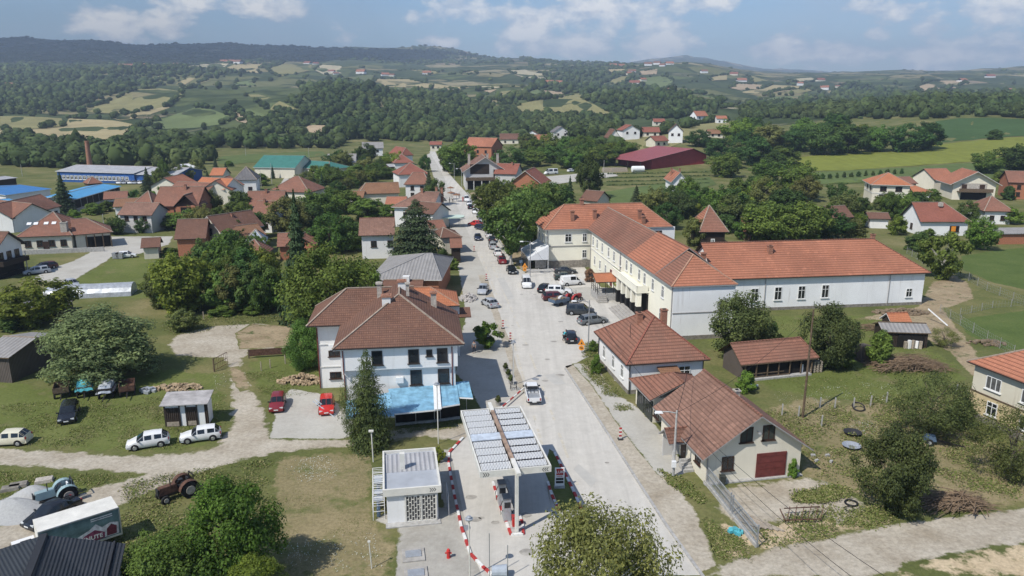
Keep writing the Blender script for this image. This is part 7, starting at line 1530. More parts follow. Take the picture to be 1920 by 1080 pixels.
# sign board
p = P(1049, 915); sg2 = thing('station_sign', 'white price board with red square logo beside the canopy', 'sign', (p.x, p.y, 0), R(4))
MB().box((0, 0, 1.12), (.85, .12, 1.75)).build('board', 'white_paint', sg2); MB().box((0, 0, .12), (.95, .3, .24)).build('foot', 'concrete_grey', sg2)
MB().box((0, -.064, 1.62), (.62, .012, .62)).build('logo', 'kerb_red', sg2); o = obj('lettering', text_mesh('LUK', .36, 'white_paint', bold=.006), sg2); o.rotation_euler = (math.pi/2, 0, 0); o.location = (0, -.076, 1.60)
o = obj('lettering', text_mesh('LUKOIL', .15, 'kerb_red', bold=.004), sg2); o.rotation_euler = (math.pi/2, 0, 0); o.location = (0, -.07, 1.18)
for z_ in (.92, .62): MB().box((0, -.064, z_), (.68, .012, .22)).build('price_panel', 'bumper', sg2)
# kiosk
p = P(727, 983); ks = thing('petrol_kiosk', 'small grey white flat roofed kiosk with latticed window grille', 'kiosk', p, R(9.5))
m_plain('roof_felt', (.36, .38, .41), .7, var=.12, scale=.8); kx, ky = 4.15, 6.5; MB().box((kx/2, ky/2, 1.35), (kx, ky, 2.7)).build('wall', 'bright_white', ks)
f_ = MB()
for x in (-.2, kx + .2): f_.box((x, ky/2, 2.95), (.16, ky + .56, .62))
for y in (-.2, ky + .2): f_.box((kx/2, y, 2.95), (kx + .24, .16, .62))
f_.build('fascia', 'lorry_white', ks); MB().box((kx/2, ky/2, 2.95), (kx + .24, ky + .24, .12)).build('roof', 'roof_felt', ks); MB().box((kx/2, ky/2 + 1.4, 3.04), (kx + .1, 3.2, .06), rx=.02).build('roof_sheet', 'grey_sheet', ks)
MB().box((1.4, 3.6, 3.75), (.42, .42, 1.5)).build('flue', 'lorry_white', ks); chevrons(ks, kx - .55, -.285, 2.95)
MB().box((2.75, -.02, 1.3), (2.5, .05, 2.3)).build('window', 'curtain_glass', ks); gr = MB()
for i in range(12): gr.bar((1.55 + i*.218, -.10, .15), (1.55 + i*.218, -.10, 2.48), .045)
for j in range(9):
    for i in range(11):
        if (i + j) % 2: gr.bar((1.55 + i*.218, -.10, .3 + j*.26), (1.77 + i*.218, -.10, .3 + j*.26), .045)
for z_ in (.15, 2.48): gr.bar((1.5, -.10, z_), (4.0, -.10, z_), .09)
for x in (1.5, 2.76, 4.0): gr.bar((x, -.11, .12), (x, -.11, 2.5), .10)
gr.build('window_grille', 'lorry_white', ks); MB().box((kx + .03, 2.2, 1.1), (.08, 1.0, 2.1)).build('door', 'galvanised', ks); MB().box((kx + .25, 3.9, 1.9), (.4, .9, .7)).build('air_conditioner', 'white_paint', ks)
MB().box((kx/2, -.35, .05), (kx + .3, .7, .1)).build('plinth', 'concrete_grey', ks)
cw = MB(); cw.bar((kx + .9, .4, .1), (kx + .9, .4, 2.0), .05); cw.bar((kx + .9, 2.4, .1), (kx + .9, 2.4, 2.0), .05)
for z_ in (.3, 1.0, 2.0): cw.bar((kx + .9, .4, z_), (kx + .9, 2.4, z_), .04)
cw.build('side_rack', 'galvanised', ks)
# gas bottle cages beside the kiosk
p = P(700, 976); cg = thing('gas_bottle_cage', 'long white wire cage for gas bottles along the kiosk wall', 'cage', p, R(100)); cgm = MB(); CL, CW, CH = 6.2, .95, 1.55
for i in range(8):
    for y in (0, -CW): cgm.bar((i*CL/7, y, 0), (i*CL/7, y, CH), .04)
    for z_ in (CH, .8): cgm.bar((i*CL/7, 0, z_), (i*CL/7, -CW, z_), .035)
for z_ in (.05, .45, .85, 1.2, CH):
    for y in (0, -CW): cgm.bar((0, y, z_), (CL, y, z_), .035)
for k in range(20): cgm.bar((k*CL/19, -CW/2 - .45, CH), (k*CL/19, .0, CH), .025)
cgm.build('wire_frame', 'white_paint', cg)
for x in (1.0, 2.1, 3.9, 4.6): MB().box((x, -CW/2, CH - .12), (.7, .7, .03)).build('blue_sheet', 'tarp_blue', cg)
gbm = MB().lathe([(.05, 0), (.16, .05), (.16, .75), (.08, .88), (.05, .95)], (0, 0, 0), 10).mesh('gas_bottle', 'trailer_blue')
for k in range(8): tag(obj('gas_bottle', gbm, None, cg.location + Vector((math.cos(R(100))*(.5 + k*.62) + math.sin(R(100))*.45, math.sin(R(100))*(.5 + k*.62) - math.cos(R(100))*.45, .04))), 'blue gas bottle standing in the wire cage by the kiosk', 'gas bottle', 'gas bottles in the wire cage')
# tank covers, hydrant, small posts
for k, (px, py) in enumerate(((775, 1042), (780, 1078))):
    p = P(px, py); tc_ = thing('tank_cover', ('grey steel tank hatch nearer the kiosk', 'grey steel tank hatch cut by the bottom edge')[k], 'hatch', p, rk); MB().box((0, 0, .06), (1.7, 1.7, .12)).build('frame', 'step_stone', tc_); MB().box((0, .05, .15), (1.2, .85, .08)).build('lid', 'galvanised', tc_)
p = P(841, 1046); hd = thing('fire_hydrant', 'small red hydrant on the paving in front of the kiosk', 'hydrant', p); MB().lathe([(.16, 0), (.14, .1), (.13, .55), (.17, .58), (.10, .75), (.04, .8)], (0, 0, 0), 10).build('body', 'red_paint', hd); MB().tube([(-.25, 0, .42), (.25, 0, .42)], .07, 8).build('outlet', 'kerb_red', hd)
# blue awning over the terrace of the white house
tw = thing('terrace_awning', 'faded blue tarpaulin terrace roofs in front of the big white house', 'awning', (0, 0, 0))
m_plain('awning_blue', (.19, .37, .50), .6, var=.35, scale=1.1)
def tarp(pix, zs, sag=.0):
    q = [P(px, py, z) for (px, py), z in zip(pix, zs)]; mb = MB(); n = 8
    for i in range(n):
        for j in range(5):
            def f(u, v): 
                p = q[0].lerp(q[1], u).lerp(q[3].lerp(q[2], u), v); p.z -= .10*math.sin(math.pi*v)*abs(math.sin(u*9)) + (.06*math.sin(u*25) if v > .6 else 0); return p
            mb.poly([f(i/n, j/5), f((i + 1)/n, j/5), f((i + 1)/n, (j + 1)/5), f(i/n, (j + 1)/5)])
    o = mb.build('tarpaulin', 'awning_blue', tw); e = MB(); e.bar(q[0] - Vector((0, 0, .08)), q[1] - Vector((0, 0, .08)), .08, .14); e.build('edge_trim', 'white_paint', tw); return q
for pix in ([(735, 776), (826, 767), (815, 722), (728, 729)], [(826, 763), (862, 757), (856, 716), (818, 720)], [(850, 744), (887, 746), (879, 714), (848, 717)], [(648, 785), (740, 780), (732, 735), (648, 752)]): 
    q = tarp(pix, (2.6, 2.6, 3.0, 3.0))
wt = MB(); q0, q1, q2, q3 = P(814, 768, 2.68), P(828, 767, 2.68), P(824, 720, 3.1), P(812, 722, 3.1); wt.poly([q0, q1, q2, q3]); wt.build('white_strip', 'white_paint', tw)
for px, py in ((742, 799), (780, 795), (815, 792), (851, 785), (875, 776), (826, 790), (651, 815), (690, 812)):
    p = P(px, py); MB().bar((p.x, p.y, 0), (p.x, p.y, 2.55), .07).build('post', 'galvanised', tw)
sc_n = MB(); a1, b1, c1 = P(742, 797), P(818, 790), P(862, 784)
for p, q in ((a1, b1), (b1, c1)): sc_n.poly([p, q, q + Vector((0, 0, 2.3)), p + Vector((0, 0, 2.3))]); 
sc_n.build('dark_screen', 'shade_black', tw); wl = MB(); wl.bar(a1 + Vector((0, -.12, .1)), b1 + Vector((0, -.12, .1)), .25, .3); wl.bar(b1 + Vector((0, -.12, .1)), c1 + Vector((0, -.12, .1)), .25, .3); wl.build('low_wall', 'concrete_grey', tw)
# ================================================================== street furniture
def hgt(g, py): return H - g.y*math.tan(TH + math.atan((py - 540)/F)) - g.z
def lamp(px, pb, pt, arm, label, m='steel_grey', r=.09, name='street_lamp', head=True, group=None):
    g = G(px, pb); h = hgt(g, pt); t = thing(name, label, 'street lamp' if head else 'pole', g, 0, group)
    MB().tube([(0, 0, 0), (0, 0, h*.5), (0, 0, h)], [r, r*.85, r*.65], 8).build('pole', m, t)
    if arm:
        MB().tube([(0, 0, h - .25), (arm*.5, -.2, h - .02), (arm, -.3, h + .02)], r*.45, 6).build('arm', m, t); MB().box((arm*1.12, -.33, h), (.75, .3, .16), top=.7).build('lamp_head', 'white_paint', t)
    return t, g, h
lamp(1103, 656, 563, -1.9, 'tall grey street lamp at the front of the car park'); lamp(994, 519, 452, -1.5, 'grey street lamp beside the white tent')
t3, g3, h3 = lamp(1262, 894, 770, -1.5, 'concrete street lamp pole beside the gabled house steps', 'concrete_grey', .13)
MB().box((-.05, -.22, 1.4), (.4, .25, .6)).build('meter_box', 'white_paint', t3)
t4, g4, h4 = lamp(1505, 783, 580, 0, 'tall dark timber pole in the orchard grass', 'wood', .14, 'utility_pole', False)
lamp(962, 722, 645, 0, 'slim pole with a pale round lamp above the flower pots', 'steel_grey', .05, 'street_lamp', False)
for px, pb, pt, lb in ((822, 832, 722, 'white post lamp with disc head between awning and canopy'), (881, 1085, 975, 'white post lamp with disc head on the forecourt kerb'), (963, 722, 643, 'post lamp with disc head beside the flower pots')):
    g = P(px, pb); h = hgt(g, pt); t = thing('post_lamp', lb, 'street lamp', g); MB().tube([(0, 0, 0), (0, 0, h)], .05, 8).build('pole', 'lorry_white', t); MB().lathe([(.08, 0), (.28, .03), (.30, .12), (.16, .16), (.18, .26), (.05, .32)], (0, 0, h), 14).build('lamp_head', 'galvanised', t)
for px, pb, pt, arm in ((852, 338, 306, -1.6), (836, 318, 296, -1.6), (866, 352, 316, -1.6), (844, 328, 303, 0), (827, 303, 284, -1.4)): lamp(px, pb, pt, arm, 'pale lamp post along the far street', 'concrete_grey', .1, group='lamp posts along the far street')
for px, pb, pt, lb in ((195, 424, 401, 'thin lamp post beside the cream restaurant'), (322, 417, 391, 'thin lamp post at the village lane'), (70, 417, 399, 'thin lamp post above the restaurant roof'), (53, 512, 470, 'pale pole beside the balcony house'), (490, 352, 316, 'pale pole by the sports hall road, further one'), (510, 345, 306, 'pale pole by the sports hall road, taller one'), (376, 330, 300, 'pale twin pole beside the white hut'), (1572, 384, 350, 'pale pole beside the white villa'), (1132, 325, 300, 'thin pole in the far yard'), (1236, 252, 236, 'thin pole on the slope above the barn'), (461, 292, 272, 'floodlight mast at the football pitch, first'), (580, 302, 276, 'floodlight mast at the football pitch, second'), (345, 262, 245, 'thin pole among the valley fields'), (42, 330, 308, 'pole at the field edge by the flat shelter'), (1358, 262, 232, 'thin pole beside the red roofed pair')):
    lamp(px, pb, pt, 0, lb, 'concrete_grey', .11, 'utility_pole', False)
p = P(697, 1066); t = thing('slim_post', 'slim white post standing in the dry meadow', 'post', p); MB().tube([(0, 0, 0), (-.1, 0, 2.2)], .04, 6).build('pole', 'lorry_white', t); MB().box((-.1, 0, 2.25), (.2, .1, .12)).build('sensor', 'lorry_white', t)
p = P(700, 866); t = thing('camera_mast', 'white mast with small camera box by the kiosk corner', 'mast', p); MB().tube([(0, 0, 0), (-.05, 0, 3.2)], .06, 7).build('pole', 'lorry_white', t); MB().box((-.05, -.1, 3.25), (.45, .2, .16)).build('camera', 'lorry_white', t)
for px, pt in ((918, 1000), (952, 1022)): 
    p = P(px, 1083); t = thing('vent_pipe', 'thin grey vent pipe on the forecourt, ' + ('taller' if px == 918 else 'shorter') + ' of two', 'pipe', p); MB().tube([(0, 0, 0), (0, 0, hgt(p, pt))], .03, 6).build('pole', 'steel_grey', t)
p = P(938, 1082); tag(MB().tube([(-.6, 0, .45), (.5, 0, .5)], [.42, .5], 14).build('blue_drum', 'tarp_blue'), 'pale blue drum lying at the bottom edge of the forecourt', 'drum').location = p
# concrete kerb along the street
kb = MB(); q = [P(*p_) for p_ in ((1060, 692), (1085, 730), (1130, 799), (1195, 902), (1250, 987), (1320, 1085))]
for a, b in zip(q, q[1:]):
    n = max(1, int((b - a).length/1.0))
    for i in range(n): kb.bar(a.lerp(b, i/n) + Vector((0, 0, .07)), a.lerp(b, (i + .985)/n) + Vector((0, 0, .07)), .22, .15)
tag(kb.build('kerb', 'concrete_grey'), kind='structure')
kb = MB(); q = [P(*p_) for p_ in ((962, 494), (940, 457), (919, 417), (897, 385), (876, 361))]
for a, b in zip(q, q[1:]): kb.bar(a + Vector((0, 0, .07)), b + Vector((0, 0, .07)), .25, .15)
tag(kb.build('kerb', 'concrete_grey'), kind='structure')
patch('plane_tree_bed', [(964, 494), (941, 457), (920, 417), (898, 385), (880, 362), (900, 358), (960, 420), (1000, 455), (1000, 500), (985, 512)], 'bare_earth', Z4, .3, 1, soft=.8)
patch('street_rubble_strip', [(912, 516), (930, 568), (946, 616), (957, 640), (968, 682), (978, 706), (984, 735), (972, 726), (955, 680), (935, 620), (915, 566), (896, 515)], 'gravel_soil', Z2 + .002, .1, 1, soft=.0)
for px, py in ((1004, 711), (1003, 722), (873, 990), (893, 562)): 
    p = P(px, py); mh = MB(); mh.lathe([(.42, 0), (.42, .008)], (p.x, p.y, Z5), 18); tag(mh.build('manhole_cover', 'steel_grey'), 'round iron manhole cover set in the paving', 'manhole cover', 'manhole covers')
m_plain('stain', (.33, .31, .275), .9, var=.3, scale=1.5); m_plain('dust', (.50, .46, .38), .95, var=.15)
rs_ = random.Random(9)
for k in range(26):
    px, py = rs_.choice([(rs_.uniform(870, 990), rs_.uniform(840, 1060)), (rs_.uniform(1010, 1200), rs_.uniform(620, 1040)), (rs_.uniform(960, 1090), rs_.uniform(540, 680))]); p = P(px, py); r = rs_.uniform(.12, .5); mb = MB()
    mb.poly([(p.x + r*(1 + .35*noise.noise(Vector((k, i*.8, 0))))*math.cos(i*.524)*1.4, p.y + r*(1 + .35*noise.noise(Vector((k, i*.8, 5))))*math.sin(i*.524), Z5 + .008) for i in range(12)]); tag(mb.build('stain_patch', 'stain'), kind='structure')
m_plain('patch_new', (.44, .425, .39), .9, var=.08, scale=.8)
for pix in ([(1040, 700), (1062, 720), (1040, 722), (1020, 704)], [(945, 520), (965, 560), (952, 562), (932, 522)], [(1085, 870), (1120, 900), (1108, 915), (1075, 880)]): patch('asphalt_repair', pix, 'patch_new', Z5 + .004, .0, soft=0)
for off in (0, 1): # faint dusty wheel tracks down the street
    pl = [(1130 - off*62, 1060), (1080 - off*45, 900), (1022 - off*32, 740), (985 - off*22, 640), (950 - off*16, 560), (915 - off*12, 480)]
    q = [P(*a) for a in pl]; mb = MB()
    for a, b in zip(q, q[1:]):
        for i in range(14):
            if rs_.random() < .35: continue
            u, v = a.lerp(b, i/14), a.lerp(b, (i + rs_.uniform(.5, 1))/14); mb.poly([(u.x - .12, u.y, Z5), (u.x + .16, u.y, Z5), (v.x + .12, v.y, Z5), (v.x - .15, v.y, Z5)])
    tag(mb.build('wheel_track', 'dust'), kind='structure')
# signs and markers
def marker(px, py, label, s=1.0):
    t = thing('road_marker', label, 'road marker', P(px, py), R(5)); t.scale = (s,)*3; MB().box((0, 0, .06), (.5, .5, .12)).build('foot', 'bumper', t); mb = MB()
    for k in range(6): mb.box((0, 0, .22 + k*.2), (.28, .04, .2), mi=k % 2)
    mb.build('board', ['kerb_white', 'kerb_red'], t)
for px, py, lb in ((1163, 824, 'leaning red and white road marker on the dusty strip beside the kerb'), (943, 616, 'red and white road marker board on the street edge above the little tree'), (957, 640, 'road marker board beside the disc head lamp'), (912, 526, 'road marker board on the dusty line by the silver cars'), (889, 472, 'small road marker opposite the dark red saloon')): marker(px, py, lb, 1.0)
def road_sign(px, py, label):
    t = thing('road_works_sign', label, 'road sign', P(px, py), R(-8)); MB().tube([(0, 0, 0), (0, 0, 2.1)], .04, 7).build('post', 'galvanised', t)
    mb = MB(); mb.poly([(-.55, -.05, 1.15), (.55, -.05, 1.15), (0, -.05, 2.1)]); mb.poly([(.55, -.03, 1.15), (-.55, -.03, 1.15), (0, -.03, 2.1)]); mb.build('warning_triangle', 'orange_paint', t)
    f = MB(); f.poly([(-.12, -.056, 1.3), (.14, -.056, 1.3), (.02, -.056, 1.68)]); f.build('worker_symbol', 'bumper', t)
    MB().wheel((0, -.05, .75), .36, .03, (0, 1, 0), 20).build('round_board', 'orange_paint', t); ar = MB()
    for a_, b_ in (((-.18, .68), (.18, .68)), ((.18, .68), (.08, .78)), ((.18, .82), (-.18, .82)), ((-.18, .82), (-.08, .92))): ar.bar((a_[0], -.075, a_[1]), (b_[0], -.075, b_[1]), .04)
    ar.build('arrow_symbol', 'bumper', t)
road_sign(1090, 662, 'orange road works signs on a post beside the green verge'); road_sign(984, 512, 'orange road works signs in front of the white tent')
t = thing('blue_sign', 'small blue square sign beside the white tent', 'road sign', P(977, 506), R(-5)); MB().tube([(0, 0, 0), (0, 0, 2.0)], .04, 6).build('post', 'galvanised', t); MB().box((0, -.05, 1.7), (.6, .04, .6)).build('board', 'trailer_blue', t); MB().bar((-.1, -.08, 1.5), (.12, -.08, 1.9), .1, .02).build('arrow', 'white_paint', t)
# flower pots and benches
for px, py, lb in ((948, 697, 'clipped bush in a pot, first of the row below the slim pole'), (953, 709, 'clipped bush in a pot in the middle of the row'), (958, 720, 'clipped bush in a dark pot beside the iron stand'), (934, 760, 'bush in a pale pot standing alone by the striped barrier')):
    t = thing('potted_bush', lb, 'plant pot', P(px, py)); MB().lathe([(.22, 0), (.34, .5), (.38, .52), (.30, .5)], (0, 0, 0), 12).build('pot', 'concrete_grey', t); c = obj('foliage', CR['e'], t, (0, 0, .35)); c.scale = (1.0, 1.0, .95); swap(c, 0, 'leaf_apple')
t = thing('iron_stand', 'small iron stand at the end of the potted bushes', 'stand', P(963, 731), R(10)); mb = MB()
for x in (-.35, .35):
    for y in (-.25, .25): mb.bar((x, y, 0), (x, y, .8), .05)
for z_ in (.4, .8): mb.bar((-.35, -.25, z_), (.35, -.25, z_), .04); mb.bar((-.35, .25, z_), (.35, .25, z_), .04); mb.bar((-.35, -.25, z_), (-.35, .25, z_), .04); mb.bar((.35, -.25, z_), (.35, .25, z_), .04)
mb.build('frame', 'iron', t)
for px, py, lb in ((845, 364, 'brown parasol at the far pavement, further one'), (846, 374, 'brown parasol at the far pavement, closer one'), (856, 378, 'brown parasol on the street edge by the standing people')):
    t = thing('parasol', lb, 'parasol', P(px, py)); MB().tube([(0, 0, 0), (0, 0, 2.4)], .04, 6).build('pole', 'wood', t); MB().lathe([(1.5, 0), (1.45, .05), (.1, .55), (.02, .6)], (0, 0, 2.2), 8).build('canopy', 'tile_ochre', t)
# ================================================================== people
m_plain('skin', (.42, .26, .19), .6); m_plain('hair', (.03, .02, .015), .8)
for nm, c in (('cloth_turquoise', (.06, .36, .42)), ('cloth_dark', (.025, .027, .035)), ('cloth_grey', (.22, .23, .24)), ('cloth_red', (.5, .04, .04)), ('cloth_white', (.62, .62, .60))): m_plain(nm, c, .9, var=.15, scale=8)
def skin_mesh(o_name, V, E, rad, m, parent, root=0):
    me = bpy.data.meshes.new(o_name); me.from_pydata(V, E, []); me.materials.append(M[m]); o = obj(o_name, me, parent); md = o.modifiers.new('Skin', 'SKIN'); md.use_smooth_shade = True
    for i, r in enumerate(rad): me.skin_vertices[0].data[i].radius = (r, r)
    me.skin_vertices[0].data[root].use_root = True; s = o.modifiers.new('Subdivision', 'SUBSURF'); s.levels = 1; s.render_levels = 2; return o
def person(px, py, rz, top, legs, label, lean=0.0, reach=0.0, stride=.12, at=None):
    t = thing('person', label, 'person', at or P(px, py), rz); Lx = math.sin(lean); Lz = math.cos(lean)
    def up(y, z): return (y, Lx*(z), .92 + Lz*z)      # torso pivots at the hips; figure faces +y
    V = [up(0, 0), up(0, .25), up(0, .50), up(0, .60), up(0, .70), up(0, .80)]; rad = [.14, .13, .15, .065, .09, .085]; E = [(0, 1), (1, 2), (2, 3), (3, 4), (4, 5)]
    for s in (-1, 1):
        b = len(V); sh = up(s*.20, .50); V += [sh, (sh[0] + s*.06, sh[1] + .02 + reach*.22, sh[2] - .28 + reach*.16), (sh[0] + s*.05, sh[1] + .10 + reach*.42, sh[2] - .53 + reach*.40), (sh[0] + s*.04, sh[1] + .12 + reach*.50, sh[2] - .62 + reach*.46)]; rad += [.07, .05, .035, .032]; E += [(2, b), (b, b + 1), (b + 1, b + 2), (b + 2, b + 3)]
        for k in range(5):                     # fingers and thumb
            n = len(V); hx, hy, hz = V[b + 3]; dx = (k - 1.5)*.018 if k < 4 else -s*.05; V += [(hx + dx, hy + .02, hz - (.06 + .012*(1.5 - abs(k - 1.5))) if k < 4 else hz - .03)]; rad += [.010]; E += [(b + 3, n)]
        b = len(V); V += [(s*.10, 0, .88), (s*.11, s*stride*.5 + .03, .48), (s*.11, s*stride, .09), (s*.12, s*stride + .15, .04)]; rad += [.095, .06, .045, .04]; E += [(0, b), (b, b + 1), (b + 1, b + 2), (b + 2, b + 3)]
    skin_mesh('body', V, E, rad, 'skin', t)
    tv = [up(0, -.02), up(0, .25), up(0, .50)]; te = [(0, 1), (1, 2)]; tr_ = [.16, .155, .17]
    for s in (-1, 1): b = len(tv); sh = up(s*.20, .49); tv += [sh, (sh[0] + s*.05, sh[1] + .02 + reach*.18, sh[2] - .22 + reach*.12)]; tr_ += [.085, .068]; te += [(2, b), (b, b + 1)]
    skin_mesh('shirt', tv, te, tr_, top, t)
    lv = [(0, 0, .92)]; le = []; lr = [.155]
    for s in (-1, 1): b = len(lv); lv += [(s*.10, 0, .86), (s*.11, s*stride*.5 + .03, .48), (s*.11, s*stride, .12)]; lr += [.11, .078, .062]; le += [(0, b), (b, b + 1), (b + 1, b + 2)]
    skin_mesh('trousers', lv, le, lr, legs, t); hd = up(0, .80); 
    h = MB().lathe([(.02, -.06), (.095, -.03), (.108, .03), (.09, .09), (.04, .125), (.01, .13)], (hd[0], hd[1] - .018, hd[2]), 12); h.build('hair', 'hair', t, 60); n_ = MB(); n_.box((hd[0], hd[1] + .09, hd[2] - .05), (.03, .04, .04)); n_.build('nose', 'skin', t, 60)
    return t
person(1057, 640, R(-75), 'cloth_turquoise', 'cloth_dark', 'person in turquoise shirt leaning to the door of the black hatchback', .45, .8)
person(889, 662, R(170), 'cloth_grey', 'cloth_dark', 'person in grey shirt walking through the shade of the big white house', .0, .1, .2)
person(868, 378, R(20), 'cloth_red', 'cloth_red', 'person in red standing in the street by the far white van'); person(843, 380, R(80), 'cloth_dark', 'cloth_dark', 'person in dark clothes beside the parasols'); person(849, 379, R(-80), 'cloth_white', 'cloth_dark', 'person in pale top and dark trousers beside the parasols'); person(861, 372, R(200), 'cloth_dark', 'cloth_grey', 'person with grey trousers crossing the far street')
# ================================================================== yards
p = P(311, 801); ht = thing('changing_hut', 'small white and brown wooden twin hut with slatted grey roof', 'hut', p, R(8)); hw, hd_, hh_ = 4.35, 2.0, 2.35
MB().box((hw/2, hd_/2, hh_/2), (hw, hd_, hh_)).build('wall', 'bright_white', ht)
for u, w in ((.80, 1.35), (2.75, .95)): d = obj('door', MB().box((0, -.03, 1.1), (w, .08, 2.1)).mesh('door', 'dark_boards'), ht, (u, -.01, 0)); MB().box((0, -.08, .35), (w - .12, .03, .5)).build('panel', 'pale_wood', d)
for u in (.06, 1.55, 2.2, 3.3, hw - .2): MB().box((u, -.03, hh_/2), (.13, .1, hh_)).build('post', 'dark_trim', ht)
MB().box((hw - .09, -.02, hh_/2), (.32, .12, hh_)).build('corner_board', 'dark_boards', ht); rf = MB()
for k in range(5): rf.box((hw/2, -.25 + k*.58, hh_ + .28 + k*.09), (hw + .5, .60, .07), rx=.12)
rf.build('roof', m_plain('weathered_slats', (.36, .34, .33), .8, var=.3, scale=1.0).name, ht)
t = thing('polytunnel', 'long low polytunnel covered with crinkled silver film on the lane meadow', 'polytunnel', P(172, 553), R(12)); tb = MB(); n = 12
for i in range(n):
    for j in range(8):
        f = lambda i_, j_: (-7 + 14*i_/n, 2.3*math.cos(math.pi*(1 - j_/8)), 2.0*math.sin(math.pi*j_/8) + .12*noise.noise(Vector((i_*.9, j_*.8, 2)))*math.sin(math.pi*j_/8)); tb.poly([f(i, j), f(i + 1, j), f(i + 1, j + 1), f(i, j + 1)])
tb.poly([(7, 2.3*math.cos(math.pi*(1 - j/8)), 2*math.sin(math.pi*j/8)) for j in range(9)]); tb.build('film', 'tarp_silver', t)
t = thing('scrap_roof', 'low grey felt roof sunk in scrub behind the weathered shed', 'shed', P(75, 592), R(8)); MB().box((0, 2, 1.1), (7.5, 4, .12), rx=.2).build('roof', 'asbestos_dark', t); MB().box((0, 2, .5), (7, 3.6, 1.0)).build('wall', 'boards', t)
def heap(px, py, rx, ry, h, m, name, label, cat, n=60, s=.25, kind=None, seed=1):
    r = random.Random(seed); g = P(px, py); mb = MB()
    for _ in range(n):
        a, d = r.uniform(0, 6.28), r.random()**.6; x, y = rx*d*math.cos(a), ry*d*math.sin(a); z = h*(1 - d)*r.uniform(.5, 1) + s*.3
        mb.box((x, y, z), (s*r.uniform(.6, 1.8), s*r.uniform(.5, 1), s*r.uniform(.4, .9)), r.uniform(0, 3.1), rx=r.uniform(-.5, .5))
    o = mb.build(name, m); o.location = g; return tag(o, label, cat, kind=kind)
m_plain('log_wood', (.36, .27, .17), .9, var=.5, scale=3); m_plain('rubble', (.46, .43, .40), .95, var=.35, scale=4)
heap(566, 716, 3.0, 1.3, 1.1, 'log_wood', 'firewood_pile', 'pile of split firewood beside the big white house', 'firewood', 220, .3); heap(878, 560, 1.5, 2.6, .9, 'rubble', 'rubble_heap', 'pale rubble heap at the pavement edge by the silver cars', 'rubble', 160, .32)
heap(335, 728, 3.0, 1.2, .35, 'bare_soil' if 'bare_soil' in M else 'log_wood', 'earth_heap', 'low brown earth heap in front of the willow shade', 'earth heap', 90, .35); heap(275, 735, 1.0, .8, .5, 'tarp_silver', 'film_bundle', 'bundle of crumpled silver film near the earth heap', 'bundle', 24, .4)
heap(1690, 587, 4.5, 1.6, .7, 'soil', 'soil_mound', 'brown soil mound behind the tiny tiled shed', 'soil mound', 160, .4); heap(1850, 645, 2.6, 1.2, .5, 'soil', 'soil_mound', 'brown soil clods beside the wire fence and track', 'soil mound', 60, .4)
for px, py, rx, ry, lb in ((30, 960, 4.5, 2.2, 'smooth grey gravel heap at the edge of the track'), (66, 935, 3.0, 2.0, 'smaller grey gravel heap beside the light blue tractor')):
    mb = MB(); n = 18; g = P(px, py)
    f = lambda i, j: (rx*(j/6)*math.cos(i*6.2832/n)*(1 + .12*math.sin(i*2.1)), ry*(j/6)*math.sin(i*6.2832/n), 1.25*(math.cos(j/6*math.pi) + 1)/2 - .02 + .06*noise.noise(Vector((i, j, rx))))
    for i in range(n):
        for j in range(6): mb.poly([f(i, j), f(i, j + 1), f(i + 1, j + 1), f(i + 1, j)])
    o = mb.build('gravel_heap', m_plain('grey_gravel' + str(px), (.36, .36, .35), .95, var=.12, scale=6).name, None, 60); o.location = g; tag(o, lb, 'gravel heap')
for px, py, lb in ((20, 918, 'flat brown stone slab behind the gravel heap'), (35, 912, 'stone slab lying on another near the gravel heap'), (83, 903, 'reddish stone slab beside the smaller gravel heap')): o = MB().box((0, 0, .15), (1.5, .9, .3), .4, top=.9).build('stone_slab', 'stone_base' if px != 83 else 'chimney_plaster'); o.location = P(px, py); tag(o, lb, 'stone slab')
def sticks(px, py, L, W, h, n, label, seed, name='brushwood_pile'):
    r = random.Random(seed); mb = MB(); g = P(px, py)
    for _ in range(n):
        x, y = r.uniform(-L, L), r.uniform(-W, W); z = h*max(0, 1 - (x/L)**2)*r.random() + .1; a = r.gauss(.15, .5); l = r.uniform(.8, 2.2)
        mb.tube([(x - l*math.cos(a), y - l*math.sin(a), z), (x, y, z + r.uniform(0, .3)), (x + l*math.cos(a), y + l*math.sin(a), z + r.uniform(-.2, .2))], [.04, .03, .012], 4, cap=False)
    o = mb.build(name, m_plain('twig' + str(seed), (.20, .14, .09), .95, var=.35, scale=2).name); o.location = g; tag(o, label, 'brushwood')
sticks(1705, 690, 4.2, 1.8, 1.3, 480, 'long pile of brown pruned branches below the tin lean-to', 4); sticks(1796, 948, 2.0, 1.1, .9, 200, 'round heap of dry brown twigs near the side road', 5); sticks(1636, 618, 1.3, .8, .7, 40, 'small stack of bare poles beside the tin lean-to', 6, 'pole_stack')
